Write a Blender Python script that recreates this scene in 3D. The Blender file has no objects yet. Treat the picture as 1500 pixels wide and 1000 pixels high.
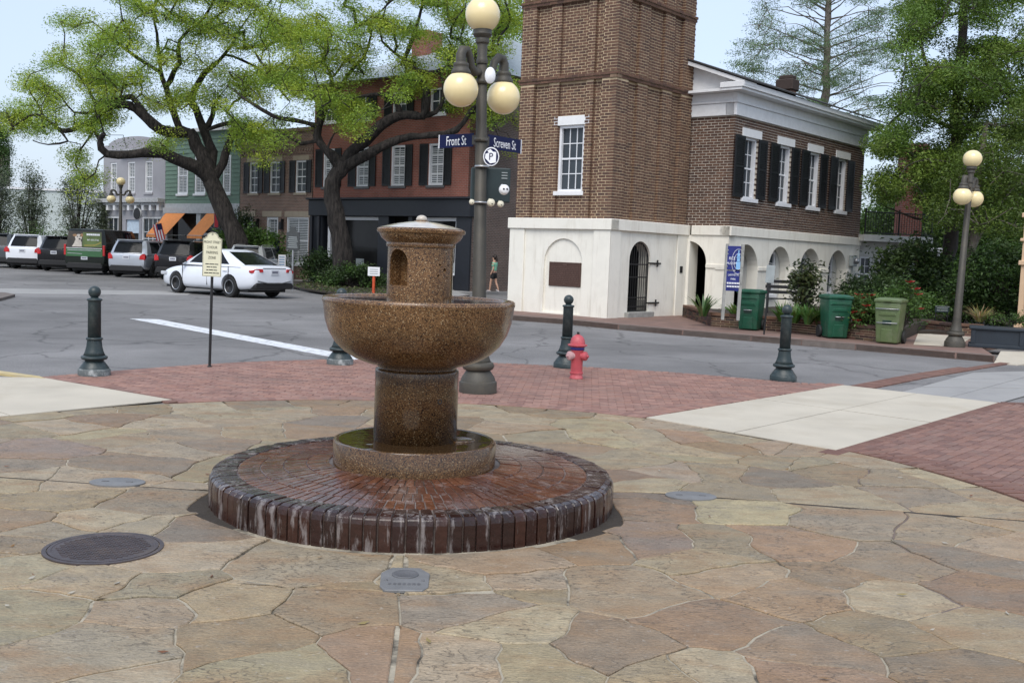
import bpy, bmesh, math, random
import numpy as np
from mathutils import Vector, Matrix, noise
from mathutils.geometry import tessellate_polygon
S = bpy.context.scene
COL = S.collection
R = math.radians
rnd = random.Random(7)

# ---------------------------------------------------------------- camera, sky, sun, exposure
CAM_H, FOC = 1.8, 1552.0
ROLL, PITCH = math.atan(.0375), math.atan(128 * math.cos(math.atan(.0375)) / FOC)
_R0 = Vector((1, 0, 0)); FWD = Vector((0, math.cos(PITCH), -math.sin(PITCH))); _U0 = Vector((0, math.sin(PITCH), math.cos(PITCH)))
RGT = math.cos(ROLL) * _R0 + math.sin(ROLL) * _U0
UPV = -math.sin(ROLL) * _R0 + math.cos(ROLL) * _U0
cam = bpy.data.cameras.new('camera'); camo = bpy.data.objects.new('camera', cam); COL.objects.link(camo)
cam.sensor_width = 36; cam.lens = FOC / 1500 * 36; cam.clip_start = .05; cam.clip_end = 3000
camo.matrix_world = Matrix(((RGT.x, UPV.x, -FWD.x, 0), (RGT.y, UPV.y, -FWD.y, 0), (RGT.z, UPV.z, -FWD.z, CAM_H), (0, 0, 0, 1)))
S.camera = camo
world = bpy.data.worlds.new('World'); S.world = world; world.use_nodes = True
SUN_EL, SUN_AZ = 52, 192          # degrees; azimuth measured from +Y clockwise (behind the camera to the left)
nt = world.node_tree; nt.nodes.clear()
w_out = nt.nodes.new('ShaderNodeOutputWorld')
w_sky = nt.nodes.new('ShaderNodeTexSky'); w_sky.sky_type = 'NISHITA'; w_sky.sun_disc = False
w_sky.sun_elevation = R(SUN_EL); w_sky.sun_rotation = R(SUN_AZ); w_sky.dust_density = 2.5; w_sky.air_density = 1.0; w_sky.ozone_density = 1.5
w_b1 = nt.nodes.new('ShaderNodeBackground'); w_b1.inputs[1].default_value = .05
w_b2 = nt.nodes.new('ShaderNodeBackground'); w_b2.inputs[0].default_value = (.63, .74, .94, 1); w_b2.inputs[1].default_value = .5
# thin even cloud veil: large soft variation over the whole sky
w_tc = nt.nodes.new('ShaderNodeTexCoord'); w_ns = nt.nodes.new('ShaderNodeTexNoise'); w_ns.inputs['Scale'].default_value = 1.6; w_ns.inputs['Detail'].default_value = 3
w_mr = nt.nodes.new('ShaderNodeMapRange'); w_mr.inputs[3].default_value = .88; w_mr.inputs[4].default_value = 1.12; w_mr.inputs[1].default_value = .3; w_mr.inputs[2].default_value = .7
w_mm = nt.nodes.new('ShaderNodeVectorMath'); w_mm.operation = 'SCALE'; w_mm.inputs[0].default_value = (.67, .77, .945)
nt.links.new(w_tc.outputs['Generated'], w_ns.inputs['Vector']); nt.links.new(w_ns.outputs[0], w_mr.inputs[0])
nt.links.new(w_mr.outputs[0], w_mm.inputs['Scale']); nt.links.new(w_mm.outputs[0], w_b2.inputs[0])
w_add = nt.nodes.new('ShaderNodeAddShader')
nt.links.new(w_sky.outputs[0], w_b1.inputs[0]); nt.links.new(w_b1.outputs[0], w_add.inputs[0]); nt.links.new(w_b2.outputs[0], w_add.inputs[1]); nt.links.new(w_add.outputs[0], w_out.inputs[0])
sun = bpy.data.lights.new('sun', 'SUN'); sun.energy = 1.5; sun.angle = R(38); sun.color = (1, .96, .9)
suno = bpy.data.objects.new('sun', sun); COL.objects.link(suno)
_az = R(SUN_AZ); _sd = Vector((math.sin(_az) * math.cos(R(SUN_EL)), math.cos(_az) * math.cos(R(SUN_EL)), math.sin(R(SUN_EL))))
suno.rotation_euler = (-_sd).to_track_quat('-Z', 'Y').to_euler(); suno.location = _sd * 60
S.view_settings.view_transform = 'Standard'; S.view_settings.look = 'None'; S.view_settings.exposure = 0.63; S.view_settings.gamma = 1
S.view_settings.use_curve_mapping = False
S.render.film_transparent = False

# ---------------------------------------------------------------- pixel helpers (photo is 1500 x 1000)
def ray(x, y): return FWD + RGT * ((x - 750) / FOC) - UPV * ((y - 500) / FOC)
def P(x, y, z=0.0):                       # ground point seen at a pixel
    d = ray(x, y); return Vector((0, 0, CAM_H)) + d * ((z - CAM_H) / d.z)
def D(x, y, Y):                           # point seen at a pixel at depth Y
    d = ray(x, y); return Vector((0, 0, CAM_H)) + d * (Y / d.y)

# ---------------------------------------------------------------- materials
MATS = {}
def mat(name, col, rough=.6, metal=0.0, var=.15, vs=6.0, bump=.0, bs=40.0, coat=0.0, attr=False, objcol=False, spec=.5, dirt=None, dirt_s=1.5, dirt_amt=.5):
    m = bpy.data.materials.new(name); m.use_nodes = True; n = m.node_tree.nodes; l = m.node_tree.links
    b = n['Principled BSDF']; b.inputs['Roughness'].default_value = rough; b.inputs['Metallic'].default_value = metal
    b.inputs['Coat Weight'].default_value = coat; b.inputs['Coat Roughness'].default_value = .06; b.inputs['Specular IOR Level'].default_value = spec
    tc = n.new('ShaderNodeTexCoord')
    ns = n.new('ShaderNodeTexNoise'); ns.inputs['Scale'].default_value = vs; ns.inputs['Detail'].default_value = 6; l.new(tc.outputs['Object'], ns.inputs['Vector'])
    mr = n.new('ShaderNodeMapRange'); mr.inputs[1].default_value = .25; mr.inputs[2].default_value = .75; mr.inputs[3].default_value = 1 - var; mr.inputs[4].default_value = 1 + var
    l.new(ns.outputs[0], mr.inputs[0])
    sc = n.new('ShaderNodeVectorMath'); sc.operation = 'SCALE'; sc.inputs[0].default_value = col[:3]
    l.new(mr.outputs[0], sc.inputs['Scale'])
    if attr:
        a = n.new('ShaderNodeAttribute'); a.attribute_name = 'Col'; l.new(a.outputs['Color'], sc.inputs[0])
    if objcol:
        a = n.new('ShaderNodeObjectInfo'); l.new(a.outputs['Color'], sc.inputs[0])
    out = sc.outputs[0]
    if dirt:
        n2 = n.new('ShaderNodeTexNoise'); n2.inputs['Scale'].default_value = dirt_s; n2.inputs['Detail'].default_value = 8; n2.inputs['Roughness'].default_value = .65
        l.new(tc.outputs['Object'], n2.inputs['Vector'])
        r2 = n.new('ShaderNodeMapRange'); r2.inputs[1].default_value = .5; r2.inputs[2].default_value = .72; r2.inputs[4].default_value = dirt_amt; l.new(n2.outputs[0], r2.inputs[0])
        mx = n.new('ShaderNodeMix'); mx.data_type = 'RGBA'; l.new(r2.outputs[0], mx.inputs[0]); l.new(out, mx.inputs[6]); mx.inputs[7].default_value = (*dirt, 1); out = mx.outputs[2]
    l.new(out, b.inputs['Base Color'])
    if bump:
        nb = n.new('ShaderNodeTexNoise'); nb.inputs['Scale'].default_value = bs; nb.inputs['Detail'].default_value = 5; l.new(tc.outputs['Object'], nb.inputs['Vector'])
        bp = n.new('ShaderNodeBump'); bp.inputs['Strength'].default_value = bump; bp.inputs['Distance'].default_value = .02
        l.new(nb.outputs[0], bp.inputs['Height']); l.new(bp.outputs[0], b.inputs['Normal'])
    MATS[name] = m; return m
def brickmat(name, c1, c2, mortar, bw=.21, bh=.075, ms=.012):
    m = mat(name, c1, rough=.85, var=.2, vs=1.2); n = m.node_tree.nodes; l = m.node_tree.links; b = n['Principled BSDF']
    tc = n['Texture Coordinate']; br = n.new('ShaderNodeTexBrick')
    br.inputs['Color1'].default_value = (*c1, 1); br.inputs['Color2'].default_value = (*c2, 1); br.inputs['Mortar'].default_value = (*mortar, 1)
    br.inputs['Scale'].default_value = 1; br.inputs['Mortar Size'].default_value = ms; br.inputs['Brick Width'].default_value = bw; br.inputs['Row Height'].default_value = bh; br.inputs['Bias'].default_value = -.1
    l.new(tc.outputs['UV'], br.inputs['Vector'])
    l.new(br.outputs[0], n['Vector Math'].inputs[0])
    bp = n.new('ShaderNodeBump'); bp.inputs['Strength'].default_value = .5; bp.inputs['Distance'].default_value = .01; bp.invert = True
    l.new(br.outputs['Fac'], bp.inputs['Height']); l.new(bp.outputs[0], b.inputs['Normal'])
    return m
def emis(m, col, s):
    b = m.node_tree.nodes['Principled BSDF']; b.inputs['Emission Color'].default_value = (*col, 1); b.inputs['Emission Strength'].default_value = s
def leafmat(name, rough=.55, trans=.35):
    m = bpy.data.materials.new(name); m.use_nodes = True; n = m.node_tree.nodes; l = m.node_tree.links; n.clear()
    o = n.new('ShaderNodeOutputMaterial'); a = n.new('ShaderNodeAttribute'); a.attribute_name = 'Col'
    p = n.new('ShaderNodeBsdfPrincipled'); p.inputs['Roughness'].default_value = rough; t = n.new('ShaderNodeBsdfTranslucent'); mx = n.new('ShaderNodeMixShader'); mx.inputs[0].default_value = trans
    l.new(a.outputs['Color'], p.inputs['Base Color']); l.new(a.outputs['Color'], t.inputs['Color']); l.new(p.outputs[0], mx.inputs[1]); l.new(t.outputs[0], mx.inputs[2]); l.new(mx.outputs[0], o.inputs[0])
    MATS[name] = m; return m
def glassmat(name, col, rough=.08):
    m = mat(name, col, rough=rough, var=.25, vs=1.3, spec=.3); return m

# granite of the fountain: fine multicoloured grains, polished and wet
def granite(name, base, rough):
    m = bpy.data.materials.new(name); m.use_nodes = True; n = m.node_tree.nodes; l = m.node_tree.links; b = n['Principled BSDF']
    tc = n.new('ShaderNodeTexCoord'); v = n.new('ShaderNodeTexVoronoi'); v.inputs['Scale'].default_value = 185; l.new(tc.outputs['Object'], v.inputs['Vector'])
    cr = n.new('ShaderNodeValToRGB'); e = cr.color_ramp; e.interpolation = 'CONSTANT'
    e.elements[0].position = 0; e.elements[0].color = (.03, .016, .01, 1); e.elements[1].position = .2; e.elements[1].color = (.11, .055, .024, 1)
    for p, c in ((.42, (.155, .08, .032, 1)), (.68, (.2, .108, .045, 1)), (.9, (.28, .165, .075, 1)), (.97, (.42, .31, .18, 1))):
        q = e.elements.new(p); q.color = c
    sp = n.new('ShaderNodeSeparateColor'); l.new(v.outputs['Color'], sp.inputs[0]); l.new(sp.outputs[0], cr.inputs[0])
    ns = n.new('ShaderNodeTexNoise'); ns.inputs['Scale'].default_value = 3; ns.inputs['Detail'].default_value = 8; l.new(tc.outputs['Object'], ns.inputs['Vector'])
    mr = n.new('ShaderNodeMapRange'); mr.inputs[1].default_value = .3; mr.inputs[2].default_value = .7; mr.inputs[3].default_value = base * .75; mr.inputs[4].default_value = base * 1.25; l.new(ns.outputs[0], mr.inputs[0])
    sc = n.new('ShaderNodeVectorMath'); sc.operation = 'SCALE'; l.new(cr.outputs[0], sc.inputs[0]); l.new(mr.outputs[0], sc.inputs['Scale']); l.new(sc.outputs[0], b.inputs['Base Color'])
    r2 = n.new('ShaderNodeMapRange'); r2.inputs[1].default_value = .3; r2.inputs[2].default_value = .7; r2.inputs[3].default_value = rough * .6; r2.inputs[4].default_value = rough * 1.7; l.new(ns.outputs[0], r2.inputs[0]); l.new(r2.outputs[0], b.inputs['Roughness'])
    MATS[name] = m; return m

def plaster(name, col, stain):
    m = mat(name, col, rough=.8, var=.05, vs=2, bump=.06, bs=30, dirt=(.5, .46, .38), dirt_s=.9, dirt_amt=.3); n = m.node_tree.nodes; l = m.node_tree.links; b = n['Principled BSDF']; tc = n['Texture Coordinate']
    mp = n.new('ShaderNodeMapping'); mp.inputs['Scale'].default_value = (3.2, 3.2, .4); l.new(tc.outputs['Object'], mp.inputs[0])
    q = n.new('ShaderNodeTexNoise'); q.inputs['Scale'].default_value = 1.6; q.inputs['Detail'].default_value = 8; q.inputs['Roughness'].default_value = .7; l.new(mp.outputs[0], q.inputs['Vector'])
    r = n.new('ShaderNodeMapRange'); r.inputs[1].default_value = .52; r.inputs[2].default_value = .74; r.inputs[4].default_value = .55; l.new(q.outputs[0], r.inputs[0])
    mx = n.new('ShaderNodeMix'); mx.data_type = 'RGBA'; l.new(r.outputs[0], mx.inputs[0]); l.new(b.inputs['Base Color'].links[0].from_socket, mx.inputs[6]); mx.inputs[7].default_value = (*stain, 1); l.new(mx.outputs[2], b.inputs['Base Color'])
    return m
# paving brick with patches of wet shine and of white lime bloom
def wetbrick(name, lime=.7, r0=.1, r1_=.38):
    m = mat(name, (.15, .05, .03), rough=.3, var=.35, vs=22, attr=True, bump=.1, bs=60); n = m.node_tree.nodes; l = m.node_tree.links; b = n['Principled BSDF']
    geo = n.new('ShaderNodeNewGeometry')
    n1 = n.new('ShaderNodeTexNoise'); n1.inputs['Scale'].default_value = 2.2; n1.inputs['Detail'].default_value = 7; n1.inputs['Roughness'].default_value = .6; l.new(geo.outputs['Position'], n1.inputs['Vector'])
    r1 = n.new('ShaderNodeMapRange'); r1.inputs[1].default_value = .4; r1.inputs[2].default_value = .62; r1.inputs[3].default_value = r0; r1.inputs[4].default_value = r1_; l.new(n1.outputs[0], r1.inputs[0]); l.new(r1.outputs[0], b.inputs['Roughness'])
    mp = n.new('ShaderNodeMapping'); mp.inputs['Scale'].default_value = (13, 13, 2.6); l.new(geo.outputs['Position'], mp.inputs[0])
    n2 = n.new('ShaderNodeTexNoise'); n2.inputs['Scale'].default_value = 1; n2.inputs['Detail'].default_value = 7; n2.inputs['Roughness'].default_value = .72; l.new(mp.outputs[0], n2.inputs['Vector'])
    r2 = n.new('ShaderNodeMapRange'); r2.inputs[1].default_value = .53; r2.inputs[2].default_value = .63; r2.inputs[4].default_value = lime; l.new(n2.outputs[0], r2.inputs[0])
    mx = n.new('ShaderNodeMix'); mx.data_type = 'RGBA'; src = b.inputs['Base Color'].links[0].from_socket
    l.new(r2.outputs[0], mx.inputs[0]); l.new(src, mx.inputs[6]); mx.inputs[7].default_value = (.33, .3, .29, 1); l.new(mx.outputs[2], b.inputs['Base Color'])
    return m

# flagstone: object colour, drifting stain, cleft relief in steps
def stonemat(name):
    m = mat(name, (.3, .25, .18), rough=.6, var=.2, vs=5.5, objcol=True); n = m.node_tree.nodes; l = m.node_tree.links; b = n['Principled BSDF']
    geo = n.new('ShaderNodeNewGeometry'); oi = n.new('ShaderNodeObjectInfo')
    cm = n.new('ShaderNodeVectorMath'); cm.operation = 'ADD'; l.new(geo.outputs['Position'], cm.inputs[0])
    c3 = n.new('ShaderNodeVectorMath'); c3.operation = 'SCALE'; c3.inputs[0].default_value = (37, 11, 5); l.new(oi.outputs['Random'], c3.inputs['Scale']); l.new(c3.outputs[0], cm.inputs[1])
    mp = n.new('ShaderNodeMapping'); mp.inputs['Scale'].default_value = (1.2, 2.6, 1); l.new(cm.outputs[0], mp.inputs[0])
    # rusty and grey stain
    n1 = n.new('ShaderNodeTexNoise'); n1.inputs['Scale'].default_value = 1.5; n1.inputs['Detail'].default_value = 7; n1.inputs['Roughness'].default_value = .62; l.new(mp.outputs[0], n1.inputs['Vector'])
    src = b.inputs['Base Color'].links[0].from_socket
    r1 = n.new('ShaderNodeMapRange'); r1.inputs[1].default_value = .48; r1.inputs[2].default_value = .68; r1.inputs[4].default_value = .7; l.new(n1.outputs[0], r1.inputs[0])
    m1 = n.new('ShaderNodeMix'); m1.data_type = 'RGBA'; l.new(r1.outputs[0], m1.inputs[0]); l.new(src, m1.inputs[6]); m1.inputs[7].default_value = (.275, .168, .085, 1)
    r3 = n.new('ShaderNodeMapRange'); r3.inputs[1].default_value = .48; r3.inputs[2].default_value = .3; r3.inputs[4].default_value = .6; l.new(n1.outputs[0], r3.inputs[0])
    m2 = n.new('ShaderNodeMix'); m2.data_type = 'RGBA'; l.new(r3.outputs[0], m2.inputs[0]); l.new(m1.outputs[2], m2.inputs[6]); m2.inputs[7].default_value = (.2, .175, .135, 1)
    # pale lichen specks
    n4 = n.new('ShaderNodeTexNoise'); n4.inputs['Scale'].default_value = 28; n4.inputs['Detail'].default_value = 4; l.new(cm.outputs[0], n4.inputs['Vector'])
    r4 = n.new('ShaderNodeMapRange'); r4.inputs[1].default_value = .64; r4.inputs[2].default_value = .72; r4.inputs[4].default_value = .4; l.new(n4.outputs[0], r4.inputs[0])
    m3 = n.new('ShaderNodeMix'); m3.data_type = 'RGBA'; l.new(r4.outputs[0], m3.inputs[0]); l.new(m2.outputs[2], m3.inputs[6]); m3.inputs[7].default_value = (.4, .37, .32, 1)
    l.new(m3.outputs[2], b.inputs['Base Color'])
    # fine grain in the colour
    n5 = n.new('ShaderNodeTexNoise'); n5.inputs['Scale'].default_value = 55; n5.inputs['Detail'].default_value = 5; l.new(mp.outputs[0], n5.inputs['Vector'])
    r5 = n.new('ShaderNodeMapRange'); r5.inputs[1].default_value = .3; r5.inputs[2].default_value = .7; r5.inputs[3].default_value = .78; r5.inputs[4].default_value = 1.2; l.new(n5.outputs[0], r5.inputs[0])
    s5 = n.new('ShaderNodeVectorMath'); s5.operation = 'SCALE'; l.new(m3.outputs[2], s5.inputs[0]); l.new(r5.outputs[0], s5.inputs['Scale']); l.new(s5.outputs[0], b.inputs['Base Color'])
    # dark cleft lines: dirt, plus relief shading painted into the colour
    nq = n.new('ShaderNodeTexNoise'); nq.inputs['Scale'].default_value = 1.3; nq.inputs['Detail'].default_value = 6; nq.inputs['Roughness'].default_value = .55; l.new(mp.outputs[0], nq.inputs['Vector'])
    md = n.new('ShaderNodeMath'); md.operation = 'MODULO'; md.inputs[1].default_value = .06; l.new(nq.outputs[0], md.inputs[0])
    rq = n.new('ShaderNodeMapRange'); rq.inputs[1].default_value = .0; rq.inputs[2].default_value = .013; rq.inputs[3].default_value = 1; rq.inputs[4].default_value = 0; l.new(md.outputs[0], rq.inputs[0])
    nk = n.new('ShaderNodeTexNoise'); nk.inputs['Scale'].default_value = 2.1; nk.inputs['Detail'].default_value = 3; l.new(cm.outputs[0], nk.inputs['Vector'])
    rk = n.new('ShaderNodeMapRange'); rk.inputs[1].default_value = .42; rk.inputs[2].default_value = .58; rk.inputs[4].default_value = .85; l.new(nk.outputs[0], rk.inputs[0])
    mk_ = n.new('ShaderNodeMath'); mk_.operation = 'MULTIPLY'; l.new(rq.outputs[0], mk_.inputs[0]); l.new(rk.outputs[0], mk_.inputs[1])
    mx6 = n.new('ShaderNodeMix'); mx6.data_type = 'RGBA'; l.new(mk_.outputs[0], mx6.inputs[0]); l.new(s5.outputs[0], mx6.inputs[6]); mx6.inputs[7].default_value = (.07, .055, .038, 1); l.new(mx6.outputs[2], b.inputs['Base Color'])
    # cleft steps
    n2 = n.new('ShaderNodeTexNoise'); n2.inputs['Scale'].default_value = 1.3; n2.inputs['Detail'].default_value = 6; n2.inputs['Roughness'].default_value = .55; l.new(mp.outputs[0], n2.inputs['Vector'])
    st = n.new('ShaderNodeMath'); st.operation = 'SNAP'; st.inputs[1].default_value = .06; l.new(n2.outputs[0], st.inputs[0])
    n3 = n.new('ShaderNodeTexNoise'); n3.inputs['Scale'].default_value = 26; n3.inputs['Detail'].default_value = 6; l.new(mp.outputs[0], n3.inputs['Vector'])
    ad = n.new('ShaderNodeMath'); ad.operation = 'MULTIPLY_ADD'; ad.inputs[1].default_value = .11; l.new(n3.outputs[0], ad.inputs[0]); l.new(st.outputs[0], ad.inputs[2])
    bp = n.new('ShaderNodeBump'); bp.inputs['Strength'].default_value = .9; bp.inputs['Distance'].default_value = .11; l.new(ad.outputs[0], bp.inputs['Height']); l.new(bp.outputs[0], b.inputs['Normal'])
    return m

def asphalt(name):
    m = mat(name, (.188, .183, .18), rough=.88, var=.12, vs=.35, bump=.35, bs=130); n = m.node_tree.nodes; l = m.node_tree.links; b = n['Principled BSDF']
    tc = n['Texture Coordinate']; v = n.new('ShaderNodeTexNoise'); v.inputs['Scale'].default_value = 55; v.inputs['Detail'].default_value = 3; l.new(tc.outputs['Object'], v.inputs['Vector'])
    r = n.new('ShaderNodeMapRange'); r.inputs[1].default_value = .35; r.inputs[2].default_value = .65; r.inputs[3].default_value = .75; r.inputs[4].default_value = 1.3; l.new(v.outputs[0], r.inputs[0])
    src = b.inputs['Base Color'].links[0].from_socket; s = n.new('ShaderNodeVectorMath'); s.operation = 'SCALE'; l.new(src, s.inputs[0]); l.new(r.outputs[0], s.inputs['Scale'])
    # tar-sealed cracks and worn patches
    n2 = n.new('ShaderNodeTexNoise'); n2.inputs['Scale'].default_value = .22; n2.inputs['Detail'].default_value = 8; n2.inputs['Roughness'].default_value = .7; l.new(tc.outputs['Object'], n2.inputs['Vector'])
    r2 = n.new('ShaderNodeMapRange'); r2.inputs[1].default_value = .42; r2.inputs[2].default_value = .62; r2.inputs[3].default_value = .82; r2.inputs[4].default_value = 1.15; l.new(n2.outputs[0], r2.inputs[0])
    s2 = n.new('ShaderNodeVectorMath'); s2.operation = 'SCALE'; l.new(s.outputs[0], s2.inputs[0]); l.new(r2.outputs[0], s2.inputs['Scale']); # fine meandering cracks, only in places
    wp = n.new('ShaderNodeTexNoise'); wp.inputs['Scale'].default_value = .9; wp.inputs['Detail'].default_value = 5; l.new(tc.outputs['Object'], wp.inputs['Vector'])
    wa = n.new('ShaderNodeVectorMath'); wa.operation = 'MULTIPLY_ADD'; wa.inputs[1].default_value = (1.2, 1.2, 0); l.new(wp.outputs['Color'], wa.inputs[0]); l.new(tc.outputs['Object'], wa.inputs[2])
    vc = n.new('ShaderNodeTexVoronoi'); vc.feature = 'DISTANCE_TO_EDGE'; vc.inputs['Scale'].default_value = .3; l.new(wa.outputs[0], vc.inputs['Vector'])
    rc = n.new('ShaderNodeMapRange'); rc.inputs[1].default_value = .004; rc.inputs[2].default_value = .013; rc.inputs[3].default_value = .62; rc.inputs[4].default_value = 1; l.new(vc.outputs['Distance'], rc.inputs[0])
    ps = n.new('ShaderNodeTexNoise'); ps.inputs['Scale'].default_value = .13; ps.inputs['Detail'].default_value = 2; l.new(tc.outputs['Object'], ps.inputs['Vector'])
    rp = n.new('ShaderNodeMapRange'); rp.inputs[1].default_value = .53; rp.inputs[2].default_value = .56; rp.inputs[3].default_value = 1; rp.inputs[4].default_value = .84; l.new(ps.outputs[0], rp.inputs[0])
    mm = n.new('ShaderNodeMath'); mm.operation = 'MULTIPLY'; l.new(rc.outputs[0], mm.inputs[0]); l.new(rp.outputs[0], mm.inputs[1])
    s3 = n.new('ShaderNodeVectorMath'); s3.operation = 'SCALE'; l.new(s2.outputs[0], s3.inputs[0]); l.new(mm.outputs[0], s3.inputs['Scale']); l.new(s3.outputs[0], b.inputs['Base Color'])
    return m

# ---------------------------------------------------------------- scene-graph helpers
def tag(o, label=None, cat=None, group=None, kind=None):
    if label: o['label'] = label
    if cat: o['category'] = cat
    if group: o['group'] = group
    if kind: o['kind'] = kind
    return o
def thing(name, loc, label, cat, group=None, rz=0.0, rot=None):
    o = bpy.data.objects.new(name, None); COL.objects.link(o); o.location = loc; o.rotation_euler = rot or (0, 0, rz); o.empty_display_size = .2
    return tag(o, label, cat, group)
def wloc(o):
    v = Vector((0, 0, 0))
    while o is not None: v += o.location; o = o.parent
    return v
def link(name, me, parent=None, loc=(0, 0, 0)):
    o = bpy.data.objects.new(name, me); COL.objects.link(o); o.parent = parent; o.location = loc; return o
def copy_tree(o, parent=None):
    c = o.copy(); COL.objects.link(c); c.parent = parent
    for ch in list(o.children): copy_tree(ch, c)
    return c

class MB:
    def __init__(s): s.v = []; s.f = []; s.m = []; s.sm = []; s.c = []
    def add(s, vs, fs, mi=0, smooth=False, col=(1, 1, 1)):
        b = len(s.v); s.v.extend([tuple(p) for p in vs])
        for f in fs: s.f.append(tuple(b + i for i in f)); s.m.append(mi); s.sm.append(smooth); s.c.append(col)
        return s
    def obox(s, o, ux, uy, uz, mi=0, col=(1, 1, 1)):      # corner + three edge vectors
        o, ux, uy, uz = Vector(o), Vector(ux), Vector(uy), Vector(uz)
        vs = [o, o + ux, o + ux + uy, o + uy, o + uz, o + ux + uz, o + ux + uy + uz, o + uy + uz]
        fs = [(0, 3, 2, 1), (4, 5, 6, 7), (0, 1, 5, 4), (1, 2, 6, 5), (2, 3, 7, 6), (3, 0, 4, 7)]
        if ux.cross(uy).dot(uz) < 0: fs = [f[::-1] for f in fs]
        return s.add(vs, fs, mi, False, col)
    def box(s, c, d, mi=0, rz=0.0, col=(1, 1, 1)):
        ca, sa = math.cos(rz), math.sin(rz); ux = Vector((ca * d[0], sa * d[0], 0)); uy = Vector((-sa * d[1], ca * d[1], 0)); uz = Vector((0, 0, d[2]))
        return s.obox(Vector(c) - ux / 2 - uy / 2 - uz / 2, ux, uy, uz, mi, col)
    def tube(s, pts, rad, n=8, mi=0, cap=True, smooth=True, col=(1, 1, 1)):
        pts = [Vector(p) for p in pts]
        if not hasattr(rad, '__len__'): rad = [rad] * len(pts)
        vs = []; fs = []; up = None
        for i, p in enumerate(pts):
            t = (pts[min(i + 1, len(pts) - 1)] - pts[max(i - 1, 0)]).normalized()
            if up is None: up = t.orthogonal().normalized()
            a = (up - t * up.dot(t)); a = a.normalized() if a.length > 1e-6 else t.orthogonal().normalized(); up = a; b = t.cross(a)
            for k in range(n):
                th = 2 * math.pi * k / n; vs.append(p + (a * math.cos(th) + b * math.sin(th)) * rad[i])
        for i in range(len(pts) - 1):
            for k in range(n): fs.append((i * n + k, i * n + (k + 1) % n, (i + 1) * n + (k + 1) % n, (i + 1) * n + k))
        s.add(vs, fs, mi, smooth, col)
        if cap: s.add(vs[:n], [tuple(range(n))[::-1]], mi, False, col); s.add(vs[-n:], [tuple(range(n))], mi, False, col)
        return s
    def lathe(s, prof, n=32, c=(0, 0, 0), mi=0, smooth=True, flute=None, col=(1, 1, 1), axis=None):
        c = Vector(c); vs = []; fs = []; M3 = Matrix.Identity(3)
        if axis is not None: M3 = Vector((0, 0, 1)).rotation_difference(Vector(axis)).to_matrix()
        for j, (r, z) in enumerate(prof):
            for k in range(n):
                th = 2 * math.pi * k / n; rr = max(r, 1e-4)
                if flute and flute[0] <= j <= flute[1] and k % 2: rr *= flute[2]
                vs.append(c + M3 @ Vector((rr * math.cos(th), rr * math.sin(th), z)))
        for j in range(len(prof) - 1):
            for k in range(n): fs.append((j * n + k, j * n + (k + 1) % n, (j + 1) * n + (k + 1) % n, (j + 1) * n + k))
        fs.append(tuple(range(n))[::-1]); fs.append(tuple(len(vs) - n + k for k in range(n)))
        return s.add(vs, fs, mi, smooth, col)
    def ball(s, c, r, n=20, mi=0, sz=1.0, col=(1, 1, 1)):
        m = max(n // 2, 5); return s.lathe([(r * math.sin(math.pi * i / m), -r * sz * math.cos(math.pi * i / m)) for i in range(m + 1)], n, c, mi, True, col=col)
    def prism(s, poly, fn, d0, d1, mi=0, smooth_side=False, col=(1, 1, 1), holes=()):   # fn(a, b, depth) -> point
        loops = [list(poly)] + [list(h) for h in holes]; flat = [q for lp in loops for q in lp]
        tri = tessellate_polygon([[Vector((a, b, 0)) for a, b in lp] for lp in loops]); N = len(flat)
        vs = [fn(a, b, d1) for a, b in flat] + [fn(a, b, d0) for a, b in flat]; fs = []
        for t in tri:
            a, b, c = (Vector((*flat[i], 0)) for i in t)
            if (b - a).cross(c - a).z < 0: t = t[::-1]
            fs.append(tuple(t)); fs.append(tuple(i + N for i in t[::-1]))
        s.add(vs, fs, mi, False, col); k = 0
        for q, lp in enumerate(loops):
            n = len(lp); ar = sum(lp[i][0] * lp[(i + 1) % n][1] - lp[(i + 1) % n][0] * lp[i][1] for i in range(n)); ccw = ar > 0
            if q: ccw = not ccw
            sf = []
            for i in range(n):
                a, b = k + i, k + (i + 1) % n; f = (a + N, b + N, b, a); sf.append(f if ccw else f[::-1])
            s.add(vs, sf, mi, smooth_side, col); k += n
        return s
    def mesh(s, name, mats, off=None, bev=0, bseg=1, auto=None):
        me = bpy.data.meshes.new(name); v = s.v if off is None else [(a - off[0], b - off[1], c - off[2]) for a, b, c in s.v]
        me.from_pydata(v, [], s.f)
        for m in (mats if isinstance(mats, (list, tuple)) else [mats]): me.materials.append(m)
        me.polygons.foreach_set('material_index', s.m); me.polygons.foreach_set('use_smooth', s.sm)
        if any(c != (1, 1, 1) for c in s.c):
            ca = me.color_attributes.new('Col', 'FLOAT_COLOR', 'CORNER'); arr = np.empty((len(me.loops), 4), 'f'); k = 0
            for f, c in zip(s.f, s.c): arr[k:k + len(f), :3] = c; arr[k:k + len(f), 3] = 1; k += len(f)
            ca.data.foreach_set('color', arr.ravel())
        if bev or auto:
            bm = bmesh.new(); bm.from_mesh(me); bmesh.ops.remove_doubles(bm, verts=bm.verts, dist=1e-5)
            if bev:
                es = [e for e in bm.edges if len(e.link_faces) == 2 and e.calc_face_angle(0) > .5]
                bmesh.ops.bevel(bm, geom=es, offset=bev, segments=bseg, affect='EDGES', profile=.5, clamp_overlap=True)
            if auto:
                for f in bm.faces: f.smooth = True
                for e in bm.edges:
                    if len(e.link_faces) == 2 and e.calc_face_angle(0) > R(auto): e.smooth = False
            bm.to_mesh(me); bm.free()
        me.update(); return me
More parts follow.
